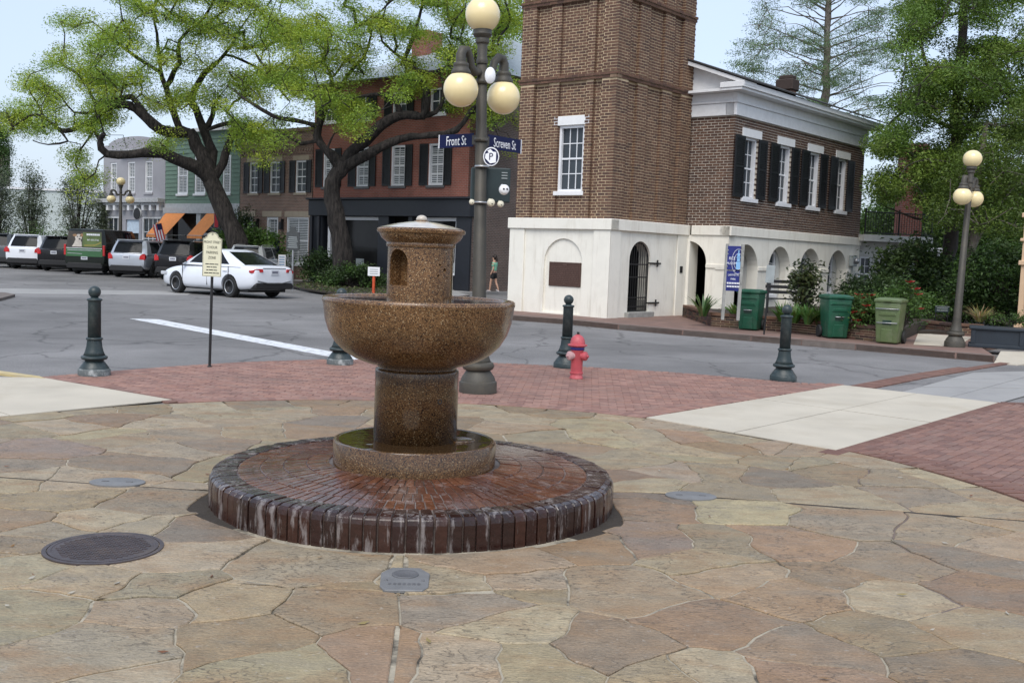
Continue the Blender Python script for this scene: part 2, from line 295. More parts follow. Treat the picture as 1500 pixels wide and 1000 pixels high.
    def build(s, name, mats, parent=None, world=False, bev=0, bseg=1, auto=None, loc=(0, 0, 0), label=None):
        off = wloc(parent) if (world and parent is not None) else None
        o = link(name, s.mesh(name, mats, off, bev, bseg, auto), parent, loc)
        if label: o['label'] = label
        return o

class Frame:                                   # a vertical plane: t along, z up, n outward
    def __init__(s, o, d, flip=False):
        s.o = Vector((o[0], o[1], 0)); s.d = Vector((d[0], d[1], 0)).normalized(); s.n = Vector((s.d.y, -s.d.x, 0)) * (-1 if flip else 1)
    def p(s, t, z, n=0.0): return s.o + s.d * t + s.n * n + Vector((0, 0, z))
    def box(s, mb, t0, t1, z0, z1, n0, n1, mi=0, col=(1, 1, 1)):
        return mb.obox(s.p(t0, z0, n0), s.d * (t1 - t0), s.n * (n1 - n0), Vector((0, 0, z1 - z0)), mi, col)
    def fn(s):
        return (lambda a, b, d: s.p(a, b, d))
    def prism(s, mb, poly, n0, n1, mi=0, holes=()):
        # tessellation is oriented for t,z right-handed seen from outside
        det = s.d.cross(Vector((0, 0, 1))).dot(s.n)
        if det > 0: return mb.prism(poly, s.fn(), n0, n1, mi, holes=holes)
        m2 = MB().prism(poly, s.fn(), n0, n1, mi, holes=holes); return mb.add(m2.v, [f[::-1] for f in m2.f], mi)
def uv_planar(o, F, world=True):
    me = o.data; uv = me.uv_layers.new(name='UVMap'); base = wloc(o)
    for lp in me.loops:
        q = Vector(me.vertices[lp.vertex_index].co) + base - F.o; uv.data[lp.index].uv = (q.dot(F.d) + q.dot(F.n), q.z)
def rect(t0, t1, z0, z1): return [(t0, z0), (t1, z0), (t1, z1), (t0, z1)]
def arch(t0, t1, z0, zs, n=14):                # round-headed opening; zs = springing height
    c, r = (t0 + t1) / 2, (t1 - t0) / 2
    return [(t0, z0), (t1, z0)] + [(c + r * math.cos(math.pi * i / n), zs + r * math.sin(math.pi * i / n)) for i in range(n + 1)]
def evaluate(o):                               # apply modifiers, keep one mesh
    dg = bpy.context.evaluated_depsgraph_get(); dg.update(); me = bpy.data.meshes.new_from_object(o.evaluated_get(dg)); o.modifiers.clear(); old = o.data; o.data = me; bpy.data.meshes.remove(old); return o
def cut(o, cutter_mb, solver='EXACT'):
    c = link('cutter', cutter_mb.mesh('cutter', [MATS['black_paint']], None)); c.parent = o.parent; c.location = o.location
    md = o.modifiers.new('b', 'BOOLEAN'); md.object = c; md.operation = 'DIFFERENCE'; md.solver = solver
    evaluate(o); me = c.data; bpy.data.objects.remove(c); bpy.data.meshes.remove(me); return o
_TXT = {}
def text_mesh(st, size=1.0, xs=1.0, extrude=.004, align='CENTER', sp=1.0):
    k = (st, size, xs, extrude, align)
    if k in _TXT: return _TXT[k]
    cu = bpy.data.curves.new('text', 'FONT'); cu.body = st; cu.size = size; cu.extrude = extrude; cu.align_x = align; cu.align_y = 'CENTER'; cu.resolution_u = 2; cu.space_line = sp
    o = bpy.data.objects.new('text', cu); COL.objects.link(o)
    dg = bpy.context.evaluated_depsgraph_get(); me = bpy.data.meshes.new_from_object(o.evaluated_get(dg)); bpy.data.objects.remove(o); bpy.data.curves.remove(cu)
    v = [(q.co.x * xs, q.co.y, q.co.z) for q in me.vertices]; f = [tuple(p.vertices) for p in me.polygons]; bpy.data.meshes.remove(me); _TXT[k] = (v, f); return _TXT[k]
def add_text(mb, st, o, ux, uz, size, xs=1.0, mi=0, extrude=.004, align='CENTER', sp=1.0):
    v, f = text_mesh(st, size, xs, extrude, align, sp); o, ux, uz = Vector(o), Vector(ux).normalized(), Vector(uz).normalized(); nn = ux.cross(uz)
    return mb.add([o + ux * a + uz * b + nn * c for a, b, c in v], f, mi)
# ---------------------------------------------------------------- material set
mat('black_paint', (.012, .012, .013), rough=.45); mat('lamp_iron', (.058, .053, .042), rough=.55, bump=.15, bs=60, dirt=(.09, .075, .05), dirt_s=6, dirt_amt=.5)
mat('bollard_iron', (.02, .034, .036), rough=.42, bump=.12, bs=50, dirt=(.12, .13, .125), dirt_s=7, dirt_amt=.45)
mat('chipped_paint', (.1, .115, .115), rough=.6, dirt=(.4, .42, .42), dirt_s=14, dirt_amt=.95)
plaster('cream_plaster', (.8, .772, .685), (.52, .47, .38))
mat('white_wood', (.72, .73, .74), rough=.55, var=.05, dirt=(.5, .5, .5), dirt_s=2.5, dirt_amt=.35); mat('white_stone', (.78, .78, .77), rough=.6, var=.05)
mat('white_trim', (.74, .75, .77), rough=.5, var=.04)
mat('shutter_black', (.011, .012, .015), rough=.5); mat('storefront_black', (.014, .016, .022), rough=.4)
glassmat('window_glass', (.045, .055, .065)); glassmat('shop_glass', (.018, .018, .018)); mat('car_glass', (.008, .01, .012), rough=.06, spec=.14)
mat('blind', (.5, .52, .53), rough=.6)
mat('brick_faces', (.2, .1, .07), rough=.85, var=.25, vs=9, attr=True, bump=.25, bs=45); mat('wing_mortar', (.5, .45, .38), rough=.9, var=.2, vs=3, bump=.2, bs=60); mat('brick_mortar', (.58, .45, .29), rough=.9, var=.2, vs=3, bump=.2, bs=60)
mat('paver', (.2, .1, .07), rough=.75, var=.22, vs=7, attr=True, bump=.2, bs=50, dirt=(.12, .085, .075), dirt_s=.8, dirt_amt=.5); mat('paver_sand', (.16, .125, .105), rough=.95, var=.3, vs=8)
mat('joint_mortar', (.36, .32, .245), rough=.9, var=.25, vs=7, bump=.6, bs=38, dirt=(.05, .042, .032), dirt_s=2.9, dirt_amt=1.6)
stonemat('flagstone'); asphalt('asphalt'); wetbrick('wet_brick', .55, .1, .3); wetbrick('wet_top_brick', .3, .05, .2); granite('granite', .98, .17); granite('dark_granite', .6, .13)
mat('soil', (.035, .027, .02), rough=.95, bump=.5, bs=30)
mat('tan_concrete', (.5, .455, .37), rough=.85, var=.09, vs=1.4, bump=.2, bs=150, dirt=(.36, .31, .23), dirt_s=.9, dirt_amt=.5); mat('grey_concrete', (.31, .305, .295), rough=.85, var=.08, vs=1.4, bump=.2, bs=150, dirt=(.2, .2, .2), dirt_s=1.1, dirt_amt=.5)
mat('kerb_stone', (.15, .125, .11), rough=.85, var=.2, bump=.2, bs=30); mat('road_paint', (.68, .7, .72), rough=.7, var=.08, vs=3, dirt=(.26, .26, .26), dirt_s=7, dirt_amt=1.1)
mat('yellow_paint', (.5, .4, .2), rough=.7, dirt=(.4, .36, .28), dirt_s=5, dirt_amt=.7)
leafmat('leaf'); mat('bark', (.05, .042, .036), rough=.95, var=.35, vs=5, bump=.9, bs=9)
def barkmat(name, c0, c1):
    m = mat(name, c1, rough=.95, var=.3, vs=1.6); n = m.node_tree.nodes; l = m.node_tree.links; b = n['Principled BSDF']; tc = n['Texture Coordinate']
    mp = n.new('ShaderNodeMapping'); mp.inputs['Scale'].default_value = (1, 1, .2); l.new(tc.outputs['Object'], mp.inputs[0])
    wv = n.new('ShaderNodeTexNoise'); wv.inputs['Scale'].default_value = 9; wv.inputs['Detail'].default_value = 7; wv.inputs['Roughness'].default_value = .65; wv.inputs['Distortion'].default_value = .6; l.new(mp.outputs[0], wv.inputs['Vector'])
    r = n.new('ShaderNodeMapRange'); r.inputs[1].default_value = .4; r.inputs[2].default_value = .62; l.new(wv.outputs[0], r.inputs[0])
    mx = n.new('ShaderNodeMix'); mx.data_type = 'RGBA'; l.new(r.outputs[0], mx.inputs[0]); mx.inputs[6].default_value = (*c0, 1); l.new(b.inputs['Base Color'].links[0].from_socket, mx.inputs[7]); l.new(mx.outputs[2], b.inputs['Base Color'])
    bp = n.new('ShaderNodeBump'); bp.inputs['Strength'].default_value = 1; bp.inputs['Distance'].default_value = .12; l.new(wv.outputs[0], bp.inputs['Height']); l.new(bp.outputs[0], b.inputs['Normal'])
barkmat('dark_bark', (.011, .009, .008), (.05, .042, .037)); mat('pale_bark', (.14, .12, .1), rough=.95, var=.4, vs=6, bump=.6, bs=12, dirt=(.3, .29, .26), dirt_s=5, dirt_amt=.7)
mat('globe', (.86, .71, .39), rough=.22, var=.03, coat=.3)
mat('sign_blue', (.006, .01, .055), rough=.45, var=.05, spec=.2); mat('sign_white', (.82, .83, .85), rough=.4, var=.03); mat('sign_cream', (.7, .68, .5), rough=.5, var=.04); mat('sign_ink', (.02, .025, .02), rough=.5)
mat('sign_grey', (.3, .33, .33), rough=.5); mat('wood_grey', (.3, .3, .28), rough=.8, var=.25); mat('galv', (.4, .41, .42), rough=.4, metal=.7)
mat('box_green', (.014, .028, .03), rough=.5); mat('camera_white', (.75, .76, .76), rough=.35); mat('camera_cream', (.62, .58, .45), rough=.4)
mat('hydrant_red', (.48, .08, .095), rough=.45, var=.18, vs=9, bump=.12, bs=70, dirt=(.5, .2, .2), dirt_s=6, dirt_amt=.5); mat('hydrant_blue', (.03, .03, .2), rough=.5); mat('hydrant_pink', (.5, .3, .3), rough=.6)
mat('bin_green', (.006, .075, .038), rough=.45, var=.15, dirt=(.06, .1, .075), dirt_s=4, dirt_amt=.6); mat('bin_olive', (.1, .14, .055), rough=.45, var=.15, dirt=(.17, .18, .12), dirt_s=4, dirt_amt=.6); mat('rubber', (.012, .012, .012), rough=.7); mat('bin_dark', (.006, .03, .018), rough=.5)
mat('bronze', (.085, .045, .033), rough=.5, metal=.3, var=.2, vs=20); mat('iron_black', (.01, .01, .011), rough=.5)
mat('cover_iron', (.075, .06, .062), rough=.5, metal=.3, var=.25, vs=9, bump=.2, bs=50, dirt=(.14, .1, .07), dirt_s=5, dirt_amt=.5); mat('cover_grey', (.19, .19, .19), rough=.6, metal=.2, var=.15, vs=9, bump=.2, bs=60)
mat('cover_slate', (.13, .13, .135), rough=.55, metal=.2, var=.2, vs=9, bump=.2, bs=60)
mat('roof_dark', (.03, .029, .028), rough=.8); mat('peach', (.6, .42, .27), rough=.8, var=.06); mat('pale_wall', (.5, .56, .55), rough=.85, var=.08, vs=.4)
mat('planter_blue', (.016, .024, .034), rough=.5); mat('orange_cloth', (.75, .27, .08), rough=.8, var=.1); mat('magenta', (.42, .06, .25), rough=.7); mat('grey_plaster', (.32, .32, .345), rough=.85, var=.06, vs=.7, dirt=(.24, .24, .26), dirt_s=.6, dirt_amt=.5)
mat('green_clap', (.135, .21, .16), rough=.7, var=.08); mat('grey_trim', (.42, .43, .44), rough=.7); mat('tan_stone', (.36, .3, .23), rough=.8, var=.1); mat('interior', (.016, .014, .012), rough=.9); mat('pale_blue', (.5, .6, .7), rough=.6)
mat('red_flower', (.6, .045, .05), rough=.5, var=.25, vs=9); mat('orange_post', (.6, .09, .03), rough=.5); mat('us_red', (.5, .03, .05), rough=.7)
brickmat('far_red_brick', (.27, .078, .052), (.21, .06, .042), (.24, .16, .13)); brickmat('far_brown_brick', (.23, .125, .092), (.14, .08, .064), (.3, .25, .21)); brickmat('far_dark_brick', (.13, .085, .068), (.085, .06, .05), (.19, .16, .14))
M = MATS
FXC = Vector((-.68, 7.65, 0)); PLZ = Vector((-.95, 7.45, 0)); PLR = 5.15

# ---------------------------------------------------------------- ground, road, plaza
def sheet(name, pts, z, m, kind='structure', label=None, parent=None, th=0.0):
    mb = MB(); n = len(pts); poly = [(p[0], p[1]) for p in pts]
    ar = sum(poly[i][0] * poly[(i + 1) % n][1] - poly[(i + 1) % n][0] * poly[i][1] for i in range(n))
    if ar < 0: poly = poly[::-1]
    mb.prism(poly, lambda a, b, d: Vector((a, b, d)), z - max(th, .003), z)
    o = mb.build(name, m, parent, world=True)
    return tag(o, label, kind=kind if parent is None else None)
sheet('road', [(-900, -300), (900, -300), (900, 1500), (-900, 1500)], -.02, M['asphalt'], th=.02)
# stop line and faint far crosswalk band
sheet('stop_line', [P(190, 466.5, -.016), P(232, 467.5, -.016), P(545, 526, -.016), P(520, 529, -.016)], -.016, M['road_paint'])
sheet('crosswalk_band', [P(-260, 418, -.016), P(-260, 428, -.016), P(275, 432, -.016), P(285, 427, -.016)], -.016, M['grey_concrete'])
sheet('road_patch', [P(620, 462, -.016), P(760, 476, -.016), P(770, 474, -.016), P(640, 460, -.016)], -.016, M['cover_slate'])

# flagstones: seed points read off the photograph; T tan, G grey-green, R rust, B brown, D dark, P pinkish
SCOL = {'T': (.305, .248, .16), 'G': (.298, .248, .168), 'R': (.25, .168, .1), 'B': (.25, .188, .115), 'D': (.205, .16, .115), 'P': (.292, .222, .142)}
SEED = '''81 731 T;17 761 P;68 778 T;141 761 T;17 797 B;30 829 G;115 850 P;273 774 D;256 816 T;239 859 D;264 855 T;226 889 P;328 880 P;294 906 T;435 825 T;170 944 G;38 889 G;51 906 T;362 932 T;490 890 P;427 970 T;529 953 R;490 976 G;550 985 T;226 735 D;205 772 T;30 700 T;60 690 B;
679 888 G;618 890 T;744 914 T;780 964 T;726 820 P;672 852 T;755 852 P;852 791 T;960 737 D;978 795 D;924 863 P;895 942 B;924 960 B;1043 914 R;1014 985 G;1032 816 T;1064 798 T;1086 841 B;1079 741 T;996 690 D;935 705 T;1014 662 T;913 672 T;
1055 655 T;1161 678 T;1276 672 T;1046 692 T;1069 719 T;1207 728 T;1322 701 T;1368 724 T;1437 742 T;1092 752 R;1248 761 T;1391 779 P;1152 797 B;1313 825 P;1432 820 D;1478 800 G;1451 862 P;1225 848 B;1294 871 T;1170 866 R;1350 880 T;1092 922 R;1193 954 B;1304 931 P;1437 922 B;1258 972 T;1046 985 G;1198 995 T;1391 977 B;1028 816 T;
80 622 T;170 640 T;60 658 D;250 618 T;330 612 T;420 603 G;330 650 D;200 675 D;420 652 T;110 700 T;255 660 T;500 615 D;160 612 G;20 628 T;700 600 T;770 612 T;860 618 T;800 640 T;880 640 T;950 640 G;1080 640 T;1140 655 T;0 680 D;740 625 G;1500 760 T;1460 725 T;1390 700 P;1220 690 T;1130 700 D;1000 640 T;600 935 T;690 960 T'''
seeds = []
for e in SEED.replace('\n', '').split(';'):
    if e.strip():
        a, b, c = e.split(); p = P(float(a), float(b)); seeds.append((p.x, p.y, c))
rs = random.Random(3)
for _ in range(6000):
    a = rs.uniform(0, 2 * math.pi); r = PLR * math.sqrt(rs.random()) * .985; x, y = PLZ.x + r * math.cos(a), PLZ.y + r * math.sin(a)
    if (Vector((x, y, 0)) - FXC).length < 1.3: continue
    if all((x - s[0]) ** 2 + (y - s[1]) ** 2 > (.55 if y > 9 else .72 if y > 7.2 else 1.0) ** 2 for s in seeds): seeds.append((x, y, rs.choice('TTTGPBDR')))
seeds = [s for s in seeds if (Vector((s[0], s[1], 0)) - PLZ).length < PLR - .06 and (Vector((s[0], s[1], 0)) - FXC).length > 1.45]
_s = []
for s in seeds:
    if all((s[0] - q[0]) ** 2 + (s[1] - q[1]) ** 2 > .27 ** 2 for q in _s): _s.append(s)
seeds = _s
# straight movement joints running out from the fountain
JOINTS = [(P(597, 806), P(571, 1010)), (P(905, 716), P(1560, 766)), (P(285, 716), P(-60, 693)), (P(590, 867), P(330, 853)), (P(600, 870), P(790, 862))]
def clip(poly, px, py, nx, ny, off=0.0):
    out = []; n = len(poly)
    for i in range(n):
        a, b = poly[i], poly[(i + 1) % n]; da = (a[0] - px) * nx + (a[1] - py) * ny - off; db = (b[0] - px) * nx + (b[1] - py) * ny - off
        if da <= 0: out.append(a)
        if (da < 0 < db) or (db < 0 < da): k = da / (da - db); out.append((a[0] + (b[0] - a[0]) * k, a[1] + (b[1] - a[1]) * k))
    return out
def seg_hits(poly, a, b):
    dx, dy = b.x - a.x, b.y - a.y; L = math.hypot(dx, dy); s = [((q[0] - a.x) * dx + (q[1] - a.y) * dy) / L for q in poly]; d = [(-(q[0] - a.x) * dy + (q[1] - a.y) * dx) / L for q in poly]
    cx = sum(s) / len(s); return min(d) < -.03 and max(d) > .03 and -.02 < cx < L + .05
nreal = len(seeds)
for sx, sy, _ in seeds[:nreal]:                              # mirrored in the two round edges, so that the slabs end along them
    for cc, rr, inner in ((FXC, 1.47, True), (PLZ, PLR, False)):
        d = Vector((sx - cc.x, sy - cc.y)); r_ = 2 * rr - d.length
        if abs(d.length - rr) < 1.1 and r_ > .1: seeds.append((cc.x + d.x / d.length * r_, cc.y + d.y / d.length * r_, 'X'))
cells = []
for i, (x, y, c) in enumerate(seeds[:nreal]):
    poly = [(x - 3, y - 3), (x + 3, y - 3), (x + 3, y + 3), (x - 3, y + 3)]
    for j, (u, v, _) in enumerate(seeds):
        if i == j or abs(u - x) > 3.5 or abs(v - y) > 3.5: continue
        dx, dy = u - x, v - y; L = math.hypot(dx, dy); poly = clip(poly, (x + u) / 2, (y + v) / 2, dx / L, dy / L)
        if len(poly) < 3: break
    if len(poly) < 3: continue
    parts = [poly]
    for jk, (a, b) in enumerate(JOINTS):
        nxt = []
        for q in parts:
            if seg_hits(q, a, b):
                dx, dy = b.x - a.x, b.y - a.y; L = math.hypot(dx, dy)
                for sgn in (1, -1):
                    r = clip(q, a.x, a.y, -dy / L * sgn, dx / L * sgn, (-.006, -.022, -.012, -.003, -.003)[jk])
                    if len(r) > 2: nxt.append(r)
            else: nxt.append(q)
        parts = nxt
    for q in list(parts):                                   # some slabs are cracked across
        A = abs(sum(q[k][0] * q[(k + 1) % len(q)][1] - q[(k + 1) % len(q)][0] * q[k][1] for k in range(len(q)))) / 2
        if A > .5 and rs.random() < .22:
            cx, cy = sum(p[0] for p in q) / len(q), sum(p[1] for p in q) / len(q); a = rs.gauss(.1, .5) + (1.3 if rs.random() < .25 else 0); of = rs.uniform(-.22, .22) * math.sqrt(A)
            parts.remove(q); parts += [r for r in (clip(q, cx, cy, -math.sin(a), math.cos(a), of), clip(q, cx, cy, math.sin(a), -math.cos(a), -of)) if len(r) > 2]
    cells += [(q, c if rs.random() < .75 else rs.choice('TRPB')) for q in parts]
plaza = sheet('stone_plaza', [(PLZ.x + PLR * math.cos(2 * math.pi * i / 96), PLZ.y + PLR * math.sin(2 * math.pi * i / 96)) for i in range(96)], -.014, M['joint_mortar'])
for a, b in JOINTS[1:3]:                                      # open joints: dark packed soil between the slabs
    d = (b - a).normalized(); n_ = Vector((-d.y, d.x, 0)) * .03; sheet('joint_soil', [a - n_, b - n_, b + n_, a + n_], -.0105, M['soil'], parent=plaza)
def near_joint(x, y):
    m = 9
    for a, b in JOINTS[:3]:
        dx, dy = b.x - a.x, b.y - a.y; L = math.hypot(dx, dy); s = ((x - a.x) * dx + (y - a.y) * dy) / L
        if -.1 < s < L: m = min(m, abs(-(x - a.x) * dy + (y - a.y) * dx) / L)
    return m
nst = 0
for q, c in cells:
    n = len(q); cx = sum(p[0] for p in q) / n; cy = sum(p[1] for p in q) / n
    ring = []
    for i in range(n):
        a, b = q[i], q[(i + 1) % n]; L = math.hypot(b[0] - a[0], b[1] - a[1]); k = max(1, int(L / .06))
        for j in range(k): ring.append((a[0] + (b[0] - a[0]) * j / k, a[1] + (b[1] - a[1]) * j / k))
    out = []
    for (x, y) in ring:
        nv = noise.noise_vector(Vector((x * 2.6, y * 2.6, 1.7))) + noise.noise_vector(Vector((x * 6.2, y * 6.2, 7.7))) * .42; n2 = noise.noise_vector(Vector((x * 13, y * 13, 4.1))); w = min(1, near_joint(x, y) / .12)
        x2, y2 = x + (nv.x * .075 + n2.x * .014) * w, y + (nv.y * .075 + n2.y * .014) * w
        d = Vector((x2 - PLZ.x, y2 - PLZ.y)); 
        if d.length > PLR - .16: d = d.normalized() * (PLR - .01); x2, y2 = PLZ.x + d.x, PLZ.y + d.y
        d = Vector((x2 - FXC.x, y2 - FXC.y)); lim = 1.468 + .02 * max(0, noise.noise(Vector((x2 * 3, y2 * 3, 0)))) + max(0, .11 - abs(d.y + .55) * .22)
        if d.length < lim + .13: d = d.normalized() * lim; x2, y2 = FXC.x + d.x, FXC.y + d.y
        out.append(Vector((x2, y2)))
    # inset by half a joint
    m = len(out); ins = []
    area = sum(out[i].x * out[(i + 1) % m].y - out[(i + 1) % m].x * out[i].y for i in range(m)) / 2
    if abs(area) < .016: continue
    if area < 0: out = out[::-1]
    def inset(pts, w):
        r = []; m = len(pts)
        for i in range(m):
            a, b, c2 = pts[i - 1], pts[i], pts[(i + 1) % m]; t = (c2 - a)
            if t.length < 1e-6: r.append(b); continue
            t.normalize(); r.append(b + Vector((-t.y, t.x)) * w)
        return r
    jw = .005 + .011 * abs(noise.noise(Vector((cx, cy, 3))))
    o1 = inset(out, jw); o2 = inset(o1, .007); m = len(o1); z = -.003 + rs.uniform(-.005, .003); tx, ty = rs.uniform(-.007, .007), rs.uniform(-.007, .007)
    mb = MB(); vs = [(p.x, p.y, z - .016) for p in o1] + [(p.x, p.y, z - .005) for p in o1] + [(p.x, p.y, z) for p in o2]
    fs = [(i, (i + 1) % m, m + (i + 1) % m, m + i) for i in range(m)] + [(m + i, m + (i + 1) % m, 2 * m + (i + 1) % m, 2 * m + i) for i in range(m)]
    tri = tessellate_polygon([[Vector((p.x, p.y, 0)) for p in o2]])
    vs = [(a, b, c_ + (a - cx) * tx + (b - cy) * ty) for a, b, c_ in vs]
    for t in tri:
        A, B, C = (o2[k] for k in t); t = t if (B - A).cross(C - A) > 0 else t[::-1]; fs.append(tuple(2 * m + k for k in t))
    mb.add(vs, fs); o = mb.build('flagstone', M['flagstone'], plaza, world=False); nst += 1
    k = rs.uniform(.82, 1.2); col = SCOL[c]; o.color = (col[0] * k, col[1] * k * rs.uniform(.96, 1.03), col[2] * k * rs.uniform(.92, 1.06), 1)
print('flagstones', nst)

# ---------------------------------------------------------------- clay paving round the plaza
BC = [(.27, .15, .118), (.24, .128, .1), (.3, .172, .135), (.25, .148, .118), (.21, .115, .092), (.28, .15, .112)]
DC = [(.17, .085, .063), (.145, .072, .054), (.185, .1, .074)]
def inside(x, y, poly):
    r = False; n = len(poly)
    for i in range(n):
        x1, y1 = poly[i][0], poly[i][1]; x2, y2 = poly[(i + 1) % n][0], poly[(i + 1) % n][1]
        if (y1 > y) != (y2 > y) and x < (x2 - x1) * (y - y1) / (y2 - y1) + x1: r = not r
    return r
def field(poly, ang, bricks, L=.2, W=.1, z=0.0, cols=BC, bond='run'):
    ca, sa = math.cos(ang), math.sin(ang); us = [p[0] * ca + p[1] * sa for p in poly]; vs = [-p[0] * sa + p[1] * ca for p in poly]
    j = 0; v = min(vs)
    while v < max(vs):
        u = min(us) - (L / 2 if j % 2 else 0)
        while u < max(us):
            x, y = u * ca - v * sa, u * sa + v * ca
            if inside(x, y, poly) and (Vector((x, y, 0)) - PLZ).length > PLR + .12: bricks.append((x, y, ang + rnd.uniform(-.015, .015), L, W, z + rnd.uniform(-.003, .002), rnd.choice(cols)))
            u += L + .006
        v += W + .006; j += 1
def course(pts, bricks, L=.2, W=.1, z=.003, cols=DC, soldier=True):   # bricks laid along a line, square to it
    pts = [Vector((p[0], p[1], 0)) for p in pts]
    for a, b in zip(pts, pts[1:]):
        d = b - a; n = max(1, int(d.length / ((W if soldier else L) + .008))); ang = math.atan2(d.y, d.x) + (math.pi / 2 if soldier else 0)
        for i in range(n): p = a + d * ((i + .5) / n); bricks.append((p.x, p.y, ang, L, W, z + rnd.uniform(-.001, .001), rnd.choice(cols)))
def circ(r, a0, a1, n=80): return [(PLZ.x + r * math.cos(a0 + (a1 - a0) * i / n), PLZ.y + r * math.sin(a0 + (a1 - a0) * i / n)) for i in range(n + 1)]
def angof(p): return math.atan2(p.y - PLZ.y, p.x - PLZ.x)
edge1 = [P(*q) for q in ((64, 553), (150, 546), (250, 538), (360, 531), (480, 527), (600, 528), (720, 532), (860, 538), (1000, 547), (1150, 560), (1232, 565))]
aL, aR = angof(P(255, 585)), angof(P(938, 612)); arcL = circ(PLR + .1, aL, aR)
zone1 = edge1 + [Vector((*p, 0)) for p in reversed(arcL)]
aR2 = angof(P(1224, 661))
zone2 = [P(1224, 661), P(1466, 591), P(1700, 600), Vector((9.5, 6.5, 0)), Vector((7.5, .5, 0)), Vector((2.2, 1.2, 0))] + [Vector((*p, 0)) for p in reversed(circ(PLR + .1, -1.0, aR2))]
br = []
field(zone1, R(-4), br); field(zone2, math.atan2((P(1466, 591) - P(1224, 661)).y, (P(1466, 591) - P(1224, 661)).x), br, cols=[tuple(k * .8 for k in c) for c in BC])
course(circ(PLR + .11, aL, aR, 60), br, cols=BC); course(circ(PLR + .11, -1.0, aR2, 32), br); course(circ(PLR + .32, -1.0, aR2, 32), br)
course([P(1212, 664), P(1470, 590), P(1700, 598)], br); 
course([P(70, 556), P(258, 588)], br); course([P(932, 609), P(1080, 585), P(1228, 562)], br, cols=BC); course([P(916, 607), P(1065, 582), P(1205, 561)], br, cols=BC, soldier=False)
course(edge1, br, soldier=True, cols=BC)
course([P(1258, 569), P(1345, 552), P(1412, 541), P(1480, 530)], br, z=.002); course([P(1252, 566), P(1340, 549), P(1412, 538)], br, z=.002)
pav = sheet('brick_paving', zone1, -.012, M['paver_sand']); sheet('paving_bed', zone2, -.012, M['paver_sand'])
br.sort(key=lambda b: b[0] ** 2 + b[1] ** 2 if abs(b[0]) < b[1] * .52 else 1e6 + b[1])
def brick_mb(mb, b, h=.03):
    x, y, a, L, W, z, c = b; ca, sa = math.cos(a), math.sin(a); vs = []
    for e, zz in ((0, z - h), (0, z - .004), (.006, z)):
        for sx, sy in ((-1, -1), (1, -1), (1, 1), (-1, 1)):
            u, v = sx * (L / 2 - e), sy * (W / 2 - e); vs.append((x + u * ca - v * sa, y + u * sa + v * ca, zz))
    fs = [(i, (i + 1) % 4, 4 + (i + 1) % 4, 4 + i) for i in range(4)] + [(4 + i, 4 + (i + 1) % 4, 8 + (i + 1) % 4, 8 + i) for i in range(4)] + [(8, 9, 10, 11)]
    mb.add(vs, fs, col=c)
bmesh_of = {}
for b in br[:300]:
    key = (b[3], b[4], b[6])
    if key not in bmesh_of: mb = MB(); brick_mb(mb, (0, 0, 0, b[3], b[4], 0, b[6])); bmesh_of[key] = mb.mesh('brick', M['paver'])
    o = link('brick', bmesh_of[key], pav, Vector((b[0], b[1], b[5]))); o.rotation_euler.z = b[2]
mb = MB()
for b in br[300:]: brick_mb(mb, b)
tag(mb.build('brick_field', M['paver'], pav), kind='stuff')
print('pavers', len(br))

# concrete pads: slabs with sawn joints
def slabs(name, corners, nu, nv, z, m, gap=.018):
    base = sheet(name, corners, z - .01, M['soil']); A, B, C, E = [Vector((p[0], p[1], 0)) for p in corners]
    def bl(u, v): return (A * (1 - u) + B * u) * (1 - v) + (E * (1 - u) + C * u) * v
    for i in range(nu):
        for j in range(nv):
            q = [bl(i / nu, j / nv), bl((i + 1) / nu, j / nv), bl((i + 1) / nu, (j + 1) / nv), bl(i / nu, (j + 1) / nv)]; c = sum(q, Vector()) / 4
            q = [p + (c - p).normalized() * gap for p in q]; o = sheet('concrete_slab', q, z + rnd.uniform(-.001, .001), m, parent=base, th=.015)
    return base
slabs('concrete_pad', [P(945, 612), P(1235, 564), P(1463, 590), P(1224, 660)], 2, 2, .006, M['tan_concrete'])
slabs('concrete_pad', [P(-400, 548), P(62, 553), P(254, 586), P(-300, 640)], 2, 1, .006, M['tan_concrete'])
sheet('yellow_kerb_edge', [P(-60, 543), P(0, 544), P(58, 552), P(66, 555), P(0, 548), P(-60, 547)], .012, M['yellow_paint'], th=.03)
slabs('crosswalk', [P(1296, 580), P(1466, 589), P(1640, 540), P(1425, 545)], 2, 3, -.002, M['grey_concrete'])

# ---------------------------------------------------------------- far kerbs and pavements
kb = [P(*q, -.02) for q in ((742, 468.5), (827, 475), (906, 483), (1000, 491.5), (1100, 500), (1253, 513), (1400, 526), (1456, 531))]
side = [p.copy() for p in kb] + [Vector((10.6, 24, 0)), Vector((40, 60, 0)), Vector((22, 75, 0)), Vector((1.2, 34.5, 0)), Vector((-.55, 32.3, 0))]
mat('walk_brick', (.2, .125, .1), rough=.85, var=.25, vs=2.5, bump=.3, bs=25, dirt=(.11, .08, .07), dirt_s=2, dirt_amt=.7)
sheet('brick_pavement', side, .12, M['walk_brick'], th=.13)
def kerb(name, pts, w=.17, h=.135, m=None, seg=2.0):
    base = None; n_ = 0
    for a, b in zip(pts, pts[1:]):
        d = b - a; k = max(1, round(d.length / seg)); nn = Vector((-d.y, d.x, 0)).normalized() * w
        for i in range(k):
            p0 = a + d * (i / k); e = d / k * .994; mb = MB(); q = Vector((0, 0, -.03))
            mb.obox(Vector((p0.x, p0.y, -.03)), Vector((e.x, e.y, 0)), nn, (0, 0, h + .01 + .0))
            if base is None: base = tag(mb.build(name, m or M['kerb_stone'], bev=.012), kind='structure')
            else: mb.build('kerb_block', m or M['kerb_stone'], base, bev=.012)
    return base
